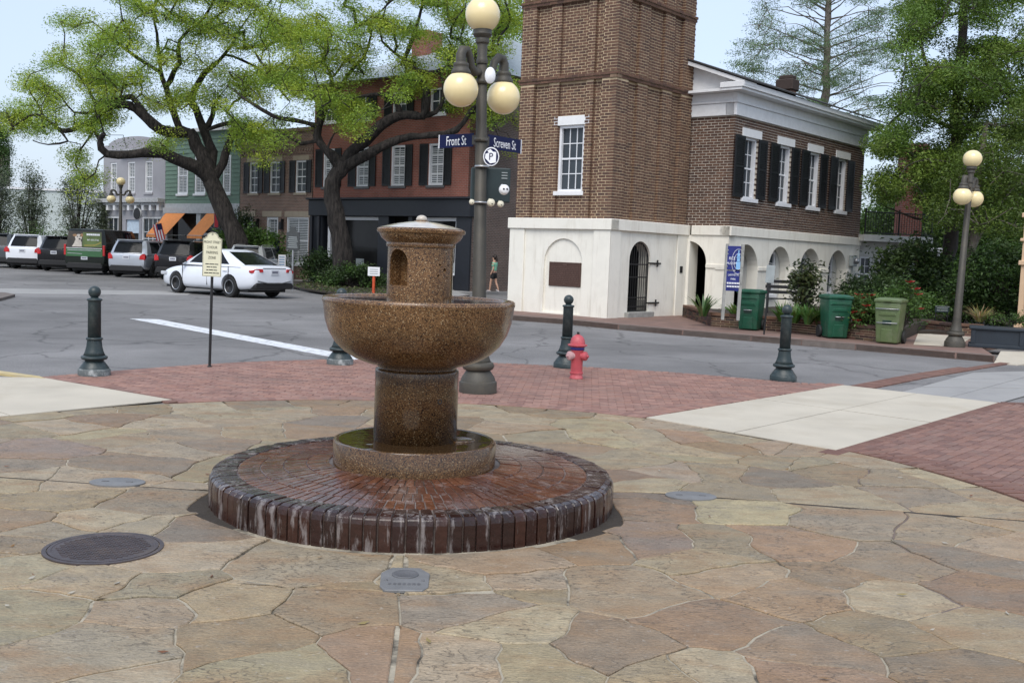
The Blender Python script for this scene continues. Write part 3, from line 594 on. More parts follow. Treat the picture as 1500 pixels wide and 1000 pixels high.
kerb('kerb', [p + Vector((0, 0, 0)) for p in kb], seg=1.6, h=.145)
mb = MB(); a, b, c, d = P(1456, 531, 0), P(1490, 534, 0), P(1600, 518, .12), P(1466, 514, .12); a.z = b.z = -.005; mb.add([a, b, c, d, a - Vector((0, 0, .1)), b - Vector((0, 0, .1)), c - Vector((0, 0, .2)), d - Vector((0, 0, .2))], [(0, 1, 2, 3), (4, 5, 1, 0), (5, 6, 2, 1), (6, 7, 3, 2), (7, 4, 0, 3)])
tag(mb.build('kerb_ramp', M['tan_concrete']), kind='structure')
FR = Frame((-10.2, 53.3), (.77, -.64))
row_front = [FR.p(-34, 0, 3.2), FR.p(-1.2, 0, 3.4), P(427, 421), P(452, 427), P(482, 431), P(560, 440), P(640, 444), P(688, 436), FR.p(11.2, 0, 1.2)]
sheet('row_pavement', row_front + [FR.p(11.0, 0, -30), FR.p(-40, 0, -12)], .1, M['grey_concrete'], th=.13)
kerb('kerb', [Vector((p.x, p.y, 0)) for p in row_front[:-1]], seg=2.5, h=.13)
lawn = [FR.p(-1, 0, 3.1), P(430, 419.5, .1), P(455, 425, .1), P(484, 429, .1), P(560, 438, .1), P(630, 440, .1), P(640, 428, .1), P(560, 417, .1)]
lw = sheet('tree_lawn', lawn, .115, M['soil'], th=.05)
sheet('side_kerb_nose', [P(-80, 428), P(8, 431), P(22, 434), P(0, 440), P(-80, 446)], .06, M['kerb_stone'], th=.09)
# ---------------------------------------------------------------- fountain
ft = thing('fountain', FXC, 'tall brown speckled granite drinking fountain with round bowl on a wet brick plinth', 'fountain')
mb = MB(); mb.lathe([(0, -.02), (1.44, -.02), (1.44, .19), (1.26, .203), (.6, .25), (0, .25)], 96, smooth=False)
pl = mb.build('plinth', mat('plinth_mortar', (.085, .06, .05), rough=.5, var=.4, vs=9, dirt=(.32, .3, .29), dirt_s=3, dirt_amt=.75), ft, loc=(0, .045, 0))
def wedge(prof, N, gap, col):            # radial brick: outline in (r, z) swept over one angular step
    mb = MB(); n = len(prof); vs = []
    for sg in (-1, 1):
        for r, z in prof: vs.append((r * math.cos(sg * (math.pi / N - gap / 2 / r)), r * math.sin(sg * (math.pi / N - gap / 2 / r)), z))
    fs = [tuple(range(n)), tuple(range(n, 2 * n))[::-1]] + [(i, n + i, n + (i + 1) % n, (i + 1) % n) for i in range(n)]
    fs = [f[::-1] for f in fs]; mb.add(vs, fs, col=col); return mb
WB = [(.027, .011, .009), (.034, .014, .01), (.024, .011, .009), (.042, .017, .012)]
ep = [(1.27, .1), (1.27, .211), (1.4, .209), (1.434, .2), (1.452, .183), (1.458, .15), (1.458, -.02), (1.37, -.02)]
ems = [wedge(ep, 106, .011, tuple(k * .95 for k in c)).mesh('edge_brick', M['wet_brick'], bev=.004) for c in WB]
for i in range(106):
    o = link('edge_brick', rnd.choice(ems), pl, (0, 0, rnd.uniform(-.003, .003))); o.rotation_euler.z = 2 * math.pi * i / 106 + rnd.uniform(-.002, .002); s = rnd.uniform(.997, 1.004); o.scale = (s, s, 1)
npb = 0; rest = MB()
TB = [(.085, .029, .014), (.105, .036, .016), (.07, .026, .015), (.12, .045, .021), (.09, .034, .02)]
for r1, N in ((1.264, 118), (1.103, 104), (.942, 90), (.781, 74)):
    r0 = r1 - .155; z1, z0 = .262 - (r1 - .6) * .083, .262 - (r0 - .6) * .083
    rmb = [wedge([(r0, z0 - .03), (r0, z0), (r1, z1), (r1, z1 - .03)], N, .008, c) for c in TB]; rms = [q.mesh('paving_brick', M['wet_top_brick'], bev=.003) for q in rmb]
    ph = rnd.uniform(0, .1)
    for i in range(N):
        an_ = (2 * math.pi * i / N + ph) % (2 * math.pi)
        if npb >= 300 or math.sin(an_ + .1) > .62:                # the far side goes into one mesh
            q = rnd.choice(rmb); ca, sa = math.cos(an_), math.sin(an_); rest.add([(x * ca - y * sa, x * sa + y * ca, z) for x, y, z in q.v], q.f, col=q.c[0]); continue
        npb += 1; o = link('paving_brick', rnd.choice(rms), pl, (0, 0, rnd.uniform(-.0025, .002))); o.rotation_euler.z = 2 * math.pi * i / N + ph
tag(rest.build('far_paving_bricks', M['wet_top_brick'], pl), kind='stuff')
G = M['granite']; G2 = M['dark_granite']; UP0 = Vector((0, 0, 1))
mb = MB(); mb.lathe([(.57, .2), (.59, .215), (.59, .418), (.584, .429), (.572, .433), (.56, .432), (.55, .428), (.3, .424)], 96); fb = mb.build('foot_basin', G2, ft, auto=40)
wm = bpy.data.materials.new('water_film'); wm.use_nodes = True; b_ = wm.node_tree.nodes['Principled BSDF']; b_.inputs['Base Color'].default_value = (.045, .026, .012, 1); b_.inputs['Roughness'].default_value = .03; b_.inputs['Specular IOR Level'].default_value = .6
n_ = wm.node_tree.nodes; tn = n_.new('ShaderNodeTexNoise'); tn.inputs['Scale'].default_value = 9; bp = n_.new('ShaderNodeBump'); bp.inputs['Strength'].default_value = .12; bp.inputs['Distance'].default_value = .02
g_ = n_.new('ShaderNodeNewGeometry'); wm.node_tree.links.new(g_.outputs['Position'], tn.inputs['Vector']); wm.node_tree.links.new(tn.outputs[0], bp.inputs['Height']); wm.node_tree.links.new(bp.outputs[0], b_.inputs['Normal'])
mb = MB(); nn_ = 96; mb.add([(r * math.cos(2 * math.pi * i / nn_), r * math.sin(2 * math.pi * i / nn_), .4302) for r in (.3, .552) for i in range(nn_)], [(i, nn_ + i, nn_ + (i + 1) % nn_, (i + 1) % nn_) for i in range(nn_)])
mb.build('foot_water', wm, fb)
dd = P(674, 645, .43) - FXC
mb = MB(); mb.lathe([(.105, .424), (.107, .437), (.098, .44), (.09, .437), (.06, .4325), (0, .431)], 28, (dd.x, dd.y, 0)); mb.build('dog_dish', G2, fb)
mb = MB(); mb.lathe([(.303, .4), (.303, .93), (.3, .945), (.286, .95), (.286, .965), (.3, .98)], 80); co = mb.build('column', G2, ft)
hd = (P(652, 590, .6) * 0 + D(652, 590, 7.36)) - FXC
hu = Vector((hd.x, hd.y, 0)).normalized(); mb = MB(); mb.lathe([(.019, 0), (.019, .002), (.014, .003), (.012, .0), (0, 0)], 16, hu * .3025 + UP0 * hd.z, axis=hu); mb.build('drain_hole', M['black_paint'], co)
bprof = [(.24, .972), (.305, .975), (.37, .99), (.45, 1.02), (.53, 1.068), (.595, 1.13), (.643, 1.21), (.672, 1.295), (.684, 1.375), (.688, 1.41), (.694, 1.425), (.692, 1.448), (.68, 1.458), (.655, 1.458), (.64, 1.448), (.6, 1.4), (.4, 1.38), (0, 1.38)]
mb = MB(); mb.lathe(bprof, 96); bowl = mb.build('bowl', G, ft, auto=50)
mb = MB(); mb.lathe([(0, 1.4), (.62, 1.4), (.638, 1.4445), (0, 1.4445)], 72, smooth=False); mb.build('water', wm, bowl)
mb = MB(); mb.lathe([(.0, 1.4), (.236, 1.4), (.236, 1.84), (0, 1.84)], 96); dr = mb.build('drum', G, ft)
fa = math.atan2(-FXC.y, -FXC.x)                       # bearing from the fountain to the viewer
def radial(px, py, r=.236):
    th = fa + math.asin(max(-.98, min(.98, (px - 616) / 48 * .236 / r)))
    return th
na = radial(583, 395); ndir = Vector((math.cos(na), math.sin(na), 0)); nf = Frame((ndir.x * .15, ndir.y * .15), (-ndir.y, ndir.x)); 
if nf.n.dot(ndir) < 0: nf = Frame((ndir.x * .15, ndir.y * .15), (ndir.y, -ndir.x))
mbc = MB(); nf.prism(mbc, arch(-.085, .085, 1.55, 1.72, 12), -.04, .2)
for hx, hy, rr in ((644, 388, .009), (656, 389, .007), (651, 396, .014), (642, 404, .009), (655, 407, .008)):
    th = radial(hx, hy); q = Vector((math.cos(th), math.sin(th), 0)); zc = D(hx, hy, 7.45).z; mbc.tube([q * .26 + Vector((0, 0, zc)), q * .2 + Vector((0, 0, zc))], rr, 10, smooth=False)
cut(dr, mbc)
bm = bmesh.new(); bm.from_mesh(dr.data)
for f in bm.faces: f.smooth = True
for e in bm.edges:
    if len(e.link_faces) == 2 and e.calc_face_angle(0) > R(25): e.smooth = False
bm.to_mesh(dr.data); bm.free()
mb = MB(); mb.lathe([(.236, 1.82), (.246, 1.824), (.25, 1.84), (.246, 1.852), (.258, 1.862), (.283, 1.882), (.296, 1.905), (.3, 1.918), (.312, 1.922), (.317, 1.932), (.317, 1.946), (.308, 1.954), (.2, 1.982), (.1, 2.0), (.055, 2.005), (.05, 2.012), (0, 2.012)], 96)
cap = mb.build('cap', G, ft, auto=45); mb = MB(); mb.add([(r * math.cos(2 * math.pi * i / 72), r * math.sin(2 * math.pi * i / 72), z) for r, z in ((.06, 2.0065), (.1, 2.0025), (.2, 1.9845), (.304, 1.9575)) for i in range(72)], [(j * 72 + (i + 1) % 72, j * 72 + i, (j + 1) * 72 + i, (j + 1) * 72 + (i + 1) % 72) for j in range(3) for i in range(72)], smooth=True); mb.build('painted_sheen', mat('painted_sheen', (.5, .45, .38), rough=.14, var=.25, vs=14), cap)  # pale coat on cap top and finial: sky reflection painted as colour
mb = MB(); mb.lathe([(.036, 2.01), (.042, 2.022), (.036, 2.036), (.03, 2.044), (.014, 2.052), (0, 2.053)], 20); mb.build('finial', M['painted_sheen'], cap)
gap_ring = MB(); N_ = 90
gap_ring.add([(FXC.x + r * math.cos(2 * math.pi * i / N_), FXC.y + r * math.sin(2 * math.pi * i / N_), -.0125) for r in (1.38, 1.6) for i in range(N_)], [(i, N_ + i, N_ + (i + 1) % N_, (i + 1) % N_) for i in range(N_) if abs(math.cos(2 * math.pi * i / N_)) > .72])
gap_ring.build('earth_gap', M['soil'], plaza)

# ---------------------------------------------------------------- covers in the plaza
def ring_cover(name, c, r, label, m, pattern):
    t = thing(name, c, label, 'manhole cover')
    mb = MB(); mb.lathe([(r + .03, -.012), (r + .03, .004), (r + .006, .005), (r + .004, -.004)], 56, smooth=False); mb.build('frame', m, t)
    mb = MB(); mb.lathe([(0, -.012), (r, -.012), (r, .006), (r - .02, .007), (r - .022, .0045), (0, .0045)], 56, smooth=False); lid = mb.build('lid', m, t)
    mb = MB(); pattern(mb, r); mb.build('tread', m, lid); return t
def studs(mb, r):
    n = int(r / .026)
    for i in range(-n, n + 1):
        for j in range(-n * 2, n * 2 + 1):
            x, y = (j + (.5 if i % 2 else 0)) * .04, i * .03
            if x * x + y * y < (r - .05) ** 2: mb.box((x, y, .0062), (.028, .014, .004))
mc = P(152, 802); mr_ = (P(240, 802) - P(65, 802)).length / 2 - .03
ring_cover('manhole_cover', mc, mr_, 'large round cast iron manhole cover set in the flagstones left of the fountain', M['cover_iron'], studs)
vc = P(593, 849); t = thing('valve_cover', vc, 'small eight sided grey iron cover with oval cap in front of the fountain', 'valve cover', rz=R(4))
mb = MB(); mb.prism([(-.1, -.2), (.1, -.2), (.13, -.13), (.135, .1), (.08, .2), (-.08, .2), (-.135, .1), (-.13, -.13)], lambda a, b, d: Vector((a, b, d)), -.012, .009); plate = mb.build('plate', M['cover_grey'], t, bev=.004)
mb = MB(); mb.lathe([(.075, .0085), (.072, .014), (.06, .015), (.055, .012), (0, .0125)], 28, (0, .07, 0)); mb.build('cap', M['cover_slate'], plate)
mb = MB()
for sx in (-.1, .1): mb.ball((sx, -.04, .009), .009, 10)
for k in range(-3, 4): mb.box((k * .026, -.1, .01), (.016, .03, .003))
mb.build('bolt', M['cover_slate'], plate)
for px, py, w, lab in ((172, 706, 42, 'pale flat oval access cover in the flagstones on the left'), (1012, 726, 36, 'pale flat oval access cover beside the long joint on the right')):
    c = P(px, py); wr = (P(px + w, py) - P(px - w, py)).length / 2; hr = (P(px, py - 6) - P(px, py + 6)).length / 2
    t = thing('access_cover', c, lab, 'access cover', 'oval access covers in the plaza')
    mb = MB(); mb.lathe([(1, -.012), (1, .004), (.97, .006), (0, .006)], 40); mb.v = [(a * wr, b * hr, z) for a, b, z in mb.v]; pt = mb.build('plate', M['cover_grey'], t, auto=30)
    mb = MB(); mb.box((-.09, 0, .007), (.05, .02, .004)); mb.box((.09, 0, .007), (.05, .02, .004)); mb.build('pick_slot', M['cover_slate'], pt)
mb = MB()
for _ in range(70):
    a = rnd.uniform(-.5, .5); yy = rnd.uniform(4.5, 13); x, y = a * yy, yy
    if (Vector((x, y, 0)) - FXC).length < 1.5 or (Vector((x, y, 0)) - PLZ).length > PLR: continue
    th = rnd.uniform(0, 6.3); L = rnd.uniform(.015, .035); q = Vector((math.cos(th), math.sin(th), 0)) * L; p = Vector((-q.y, q.x, .006)) * .35; c = Vector((x, y, .004)); col = rnd.choice([(.3, .17, .06), (.22, .1, .05), (.35, .28, .12), (.5, .47, .4)])
    mb.add([c - q, c + p, c + q + Vector((0, 0, .005)), c - p], [(0, 1, 2, 3)], col=col)
tag(mb.build('fallen_leaves', M['leaf']), kind='stuff')

# ---------------------------------------------------------------- lamp posts
def lamp_post(loc, label, arms, zs=1.0, lean=0.0, rs=1.0):
    t = thing('street_lamp', loc, label, 'street lamp', 'globe street lamps', rot=(0, lean, 0)); t.scale = (rs, rs, zs)
    I = M['lamp_iron']
    mb = MB(); mb.lathe([(.245, 0), (.245, .125), (.24, .14), (.225, .15), (.215, .19), (.165, .27), (.155, .285), (.19, .3), (.205, .325), (.207, .35), (.195, .38), (.17, .395)], 40); mb.build('base', I, t, auto=35)
    mb = MB(); mb.lathe([(.168, .39), (.15, .43), (.122, .52), (.104, .62), (.099, .72), (.099, .76), (.094, .78), (.062, 4.2)], 48, flute=(0, 7, .9)); sh = mb.build('shaft', I, t)
    mb = MB(); mb.lathe([(.07, 4.18), (.075, 4.2), (.07, 4.24), (.062, 4.26), (.064, 4.42), (.085, 4.44), (.09, 4.47), (.082, 4.5), (.11, 4.52), (.122, 4.545), (.115, 4.565), (.118, 4.6), (.1, 4.61)], 32); mb.build('finial_collar', I, t, auto=35)
    mb = MB(); mb.ball((0, 0, 4.79), .22, 40); mb.build('globe', M['globe'], t)
    for ax, ay in arms:
        v = Vector((ax, ay, 0)); L = v.length; u = v / L
        mb = MB(); mb.tube([u * .05 + Vector((0, 0, 4.08)), u * .14 + Vector((0, 0, 4.06)), u * .2 + Vector((0, 0, 4.12)), u * .23 + Vector((0, 0, 4.23)), u * (L - .1) + Vector((0, 0, 4.31)), u * (L - .03) + Vector((0, 0, 4.3)), u * (L + .005) + Vector((0, 0, 4.24)), u * L + Vector((0, 0, 4.13))], [.05, .062, .05, .048, .055, .06, .062, .066], 14)
        mb.lathe([(.07, 4.15), (.095, 4.13), (.1, 4.1), (.092, 4.09), (.105, 4.06), (.12, 4.035), (.125, 4.0), (.11, 3.985)], 24, u * L); am = mb.build('arm', I, t)
        mb = MB(); mb.ball(u * L + Vector((0, 0, 3.815)), .218, 40); mb.build('globe', M['globe'], am)
    return t
lc = P(700, 574); lc.z = 0
lamp_post(lc, 'black fluted street lamp with cream globes carrying the blue street name signs', [(-.25, -.3), (.27, .33)], 1.0, R(-1.25))
lr = P(1398, 508, .12); lr.z = .12
lamp_post(lr, 'black street lamp with cream globes beside the dark planter on the right', [(-.27, -.28), (.25, .28)], .86, R(1.4), .9)
lf = P(174, 392); lf.z = 0; lf = Vector((-22.3, 60, .1))
lamp_post(lf, 'distant street lamp with pale globes behind the parked cars on the left', [(-.42, -.1), (.42, .1)], 1.03, 0, 1.15)

def lp(z): return lc + Vector((-math.sin(R(1.25)) * z, 0, z))
rdv = Vector((.77, -.64, 0)).normalized(); d1v = Vector((.64, .768, 0)).normalized(); UP = Vector((0, 0, 1))
def blade(name, label, st, z, u, start, L, h, txts):
    c = lp(z); t = thing(name, c, label, 'street sign', 'blue street name signs'); nn = u.cross(UP).normalized(); 
    if nn.y > 0: nn = -nn
    right = -u if u.x < 0 else u; mb = MB(); mb.obox(u * start - nn * .004 - UP * h / 2, u * L, nn * .008, UP * h); pn = mb.build('blade', M['sign_blue'], t, bev=.002)
    mb = MB(); add_text(mb, st, u * (start + L * .5) + nn * .006 - UP * .005, right, UP, txts, .62, extrude=.001); mb.build('lettering', M['sign_white'], pn)
    e = u * (start + L); mb = MB(); mb.obox(e - nn * .006 - UP * h * .52, u * .014, nn * .012, UP * h * 1.04); mb.build('end_strip', M['sign_white'], pn)
    mb = MB(); mb.obox(u * (start - .075) - nn * .012 - UP * .06, u * .09, nn * .024, UP * .12); mb.lathe([(.083, -.02), (.087, -.02), (.087, .02), (.083, .02)], 24); mb.build('bracket', M['lamp_iron'], t)
    return t
blade('street_sign', 'blue sign with white lettering reading Front St on the lamp post', 'Front St', 3.235, -rdv, .13, .6, .17, .175)
blade('street_sign', 'blue sign with white lettering reading Screven St on the lamp post', 'Screven St', 3.225, d1v, .13, .66, .18, .17)
c = lp(3.0); pd = D(719.5, 229.5, 13.2); t = thing('parking_sign', (pd.x, 13.2, pd.z), 'round blue and white parking sign with a letter P on the lamp post', 'parking sign')
def disc(mb, r, y, n=36, sx=1): mb.prism([(r * sx * math.cos(2 * math.pi * i / n), r * math.sin(2 * math.pi * i / n)) for i in range(n)], lambda a, b, d: Vector((a, -d, b)), y, y + .004)
mb = MB(); disc(mb, .115, 0, sx=.86); pn = mb.build('plate', M['sign_white'], t); mb = MB(); disc(mb, .1, .005, sx=.86); mb.build('blue_field', M['sign_blue'], pn)
mb = MB(); mb.prism([(-.075, -.02), (-.01, -.085), (.06, -.07), (.06, .055), (.02, .06), (-.01, .09), (-.05, .07), (-.03, .045), (-.07, .03)], lambda a, b, d: Vector((a, -d, b)), .01, .013); mb.build('white_shape', M['sign_white'], pn)
mb = MB(); add_text(mb, 'P', (-.003, -.015, -.004), (1, 0, 0), UP, .125, .9, extrude=.001); mb.build('lettering', M['sign_blue'], pn)
# equipment box, cameras, antenna disc
bc = D(717, 269, 13.5); t = thing('equipment_box', (bc.x, lc.y + .2, bc.z), 'dark green metal equipment box strapped to the lamp post', 'equipment box', rz=R(6))
mb = MB(); mb.box((0, 0, 0), (.5, .26, .44)); bx = mb.build('case', M['box_green'], t, bev=.015, bseg=2)
mb = MB(); [mb.box((.17, -.133, .09 + k * .035), (.075, .012, .012)) for k in range(3)]; mb.build('label_strip', M['sign_grey'], bx)
for z_ in (.22, -.235):
    mb = MB(); mb.lathe([(.09, -.012), (.094, -.012), (.094, .012), (.09, .012)], 24, (lp(bc.z).x - bc.x - .01, lp(bc.z).y - lc.y - .2, z_)); mb.build('strap', M['galv'], t)
for px, py, s, lab in ((738, 278, .066, 'white domed security camera on the front of the green box'), (733, 299, .042, 'small cream bullet camera under the right of the green box'), (719, 297, .05, 'cream camera housing hanging under the green box beside the post'), (691, 296, .035, 'cream camera peeking out left of the lamp post under the green box')):
    q = D(px, py, 13.36); t = thing('security_camera', q, lab, 'camera', 'security cameras on the lamp post'); cm = M['camera_white'] if s > .06 else M['camera_cream']
    mb = MB(); mb.lathe([(0, -s * .6), (s * .6, -s * .6), (s * .92, -s * .3), (s, 0), (s * .9, s * .6), (s * .6, s * .85), (0, s * .9)], 24, axis=(.35, -.85, .1)); bd = mb.build('housing', cm, t)
    mb = MB(); fv = Vector((.35, -.85, .1)).normalized(); sd_ = fv.cross(UP).normalized()
    for k in ((-1, 1) if s > .06 else (0,)): mb.ball(fv * s * .8 + sd_ * s * .33 * k - (UP * s * .4 if not k else UP * 0), s * .22, 12)
    mb.build('lens', M['black_paint'], bd); mb = MB(); mb.tube([(0, 0, 0), (-s * .4, s * 2.2, s * .9)], s * .3, 8); mb.build('bracket', cm, t)
q = D(718, 111, 13.17); t = thing('antenna_disc', q, 'small white oval antenna disc on the lamp post between the globes', 'antenna')
mb = MB(); mb.lathe([(0, 0), (.085, 0), (.092, .01), (.085, .022), (0, .03)], 28, axis=(.1, -1, .0)); mb.v = [(x * .72, y, z * 1.1) for x, y, z in mb.v]; mb.build('disc', M['sign_white'], t)
mb = MB(); mb.tube([(0, .005, 0), (-.05, .09, 0)], .02, 8); mb.lathe([(.07, -.03), (.078, -.03), (.078, .03), (.07, .03)], 24, lp(q.z) - q); mb.build('mount', M['lamp_iron'], t)

# ---------------------------------------------------------------- bollards
def bollard(px, py, label, first=None, chip=True):
    p = P(px, py); p.z = 0
    t = thing('bollard', p, label, 'bollard', 'fluted iron bollards along the road edge')
    I = M['bollard_iron']
    mb = MB(); mb.lathe([(.205, 0), (.205, .07), (.195, .085), (.19, .09)], 32); mb.build('foot', M['chipped_paint'] if chip else I, t, auto=35)
    mb = MB(); mb.lathe([(.188, .085), (.185, .1), (.14, .165), (.118, .19), (.122, .2), (.158, .212), (.17, .23), (.165, .25), (.145, .262)], 32); mb.build('base', I, t, auto=40)
    mb = MB(); mb.lathe([(.14, .26), (.118, .31), (.1, .38), (.093, .45), (.09, .47)], 48, flute=(0, 4, .93)); mb.lathe([(.098, .465), (.106, .475), (.106, .49), (.096, .5)], 32); mb.build('flare', I, t)
    mb = MB(); mb.lathe([(.084, .495), (.081, .98), (.08, .985)], 40, flute=(0, 1, .94)); mb.build('shaft', I, t)
    mb = MB(); mb.lathe([(.08, .975), (.095, .985), (.098, 1.0), (.088, 1.012), (.05, 1.02), (.048, 1.03)], 32); mb.ball((0, 0, 1.098), .08, 24); mb.build('ball_cap', I, t); return t
bollard(138, 549, 'dark green iron bollard with chipped foot beside the concrete pad, leftmost')
bollard(498, 533, 'dark green iron bollard half hidden behind the left of the fountain bowl')
bollard(829, 538, 'dark iron bollard standing directly behind the red hydrant', chip=False)
bollard(1147, 557, 'dark iron bollard right of the hydrant in front of the trash carts', chip=False)

# ---------------------------------------------------------------- hydrant
p = P(844, 554); p.z = 0; t = thing('fire_hydrant', p, 'faded red fire hydrant with a dark blue collar on the brick paving', 'hydrant'); H_ = M['hydrant_red']
mb = MB(); mb.lathe([(.1, 0), (.1, .02), (.092, .03), (.09, .07), (.1, .075), (.1, .095), (.088, .1), (.088, .4), (.1, .42), (.1, .44)], 28); bd = mb.build('barrel', H_, t, auto=40)
mb = MB(); mb.lathe([(.098, .425), (.104, .425), (.106, .465), (.1, .47)], 28); mb.build('collar', M['hydrant_blue'], bd)
mb = MB(); mb.lathe([(.1, .465), (.145, .49), (.147, .505), (.112, .515), (.108, .55), (.092, .6), (.06, .635), (.035, .645), (.035, .655)], 28, flute=(2, 6, .96)); bn = mb.build('bonnet', H_, t, auto=40)
mb = MB(); mb.lathe([(.022, .65), (.02, .69), (0, .69)], 5, smooth=False); mb.build('operating_nut', M['black_paint'], bn)
for sx, m_, l_ in ((1, H_, None), (-1, M['hydrant_pink'], 'faded pink hose cap')):
    mb = MB(); ax = (sx * .85, -.5, 0); mb.lathe([(.055, .06), (.055, .1), (.066, .105), (.07, .12), (.066, .15), (.045, .165), (.02, .168), (.018, .19), (0, .19)], 16, (0, 0, .34), axis=ax); o = mb.build('hose_cap', m_, bd, auto=40)
    if l_: o['label'] = l_
mb = MB(); mb.lathe([(.06, .06), (.06, .11), (.075, .115), (.078, .14), (.05, .155), (.02, .16), (.02, .18), (0, .18)], 16, (0, 0, .3), axis=(.25, .95, 0)); mb.build('pumper_cap', H_, bd, auto=40)
mb = MB()
for k in range(8): mb.box((.12 * math.cos(k * .785), .12 * math.sin(k * .785), .487), (.022, .022, .02))
mb.build('bolt', H_, bn)

# ---------------------------------------------------------------- cream parking-time sign
p = P(307, 537); p.z = 0; sy = p.y; t = thing('parking_time_sign', p, 'cream sign with arched top reading FRONT STREET 2 HOUR PARKING ZONE on thin post', 'sign', rot=(0, R(.8), 0))
tp = D(309, 340, sy).z; bz = D(309, 405, sy).z
mb = MB(); mb.tube([(0, 0, 0), (0, 0, tp - .12)], .02, 10); mb.lathe([(.035, 0), (.035, .01), (.02, .02)], 12); mb.build('post', M['black_paint'], t)
w = .137; zt = tp - .09
poly = [(-w, bz), (w, bz), (w, zt), (w * .82, zt), (w * .78, zt + .018)] + [(w * .62 * math.cos(math.pi * i / 10), zt + .02 + .07 * math.sin(math.pi * i / 10)) for i in range(11)] + [(-w * .78, zt + .018), (-w * .82, zt), (-w, zt)]
fn = lambda a, b, d: Vector((a, -d - .022, b))
mb = MB(); mb.prism(poly, fn, 0, .008); pn = mb.build('panel', M['sign_cream'], t)
mb = MB(); cz = (bz + zt) / 2
inner = [(a * .93, cz + (b - cz) * .965) for a, b in poly]; inner2 = [(a * .965, cz + (b - cz) * .98) for a, b in poly]
mb.prism(inner2, fn, .0085, .0095, holes=[inner]); mb.build('border', M['sign_ink'], pn)
mb = MB(); yo = -.032; hgt = zt - bz
for i, (st, sz) in enumerate((('FRONT STREET', .052), ('2 HOUR', .056), ('PARKING', .056), ('ZONE', .056))): add_text(mb, st, (0, yo, zt - .055 - i * hgt * .135), (1, 0, 0), UP, sz, .68 if i == 0 else .72, extrude=.0006)
for i, wd in enumerate(((.05, .07, .05), (.05, .02, .06), (.03, .06, .05), (.06, .05, .04, .04))):     # small print too fine to read: word-length strokes
    x = -(sum(wd) + .008 * (len(wd) - 1)) / 2
    for q in wd: mb.box((x + q / 2, yo, bz + hgt * .33 - i * hgt * .078), (q, .0012, .012)); x += q + .008
add_text(mb, '*', (0, yo, zt + .045), (1, 0, 0), UP, .07, 1, extrude=.0006); mb.build('lettering', M['sign_ink'], pn)
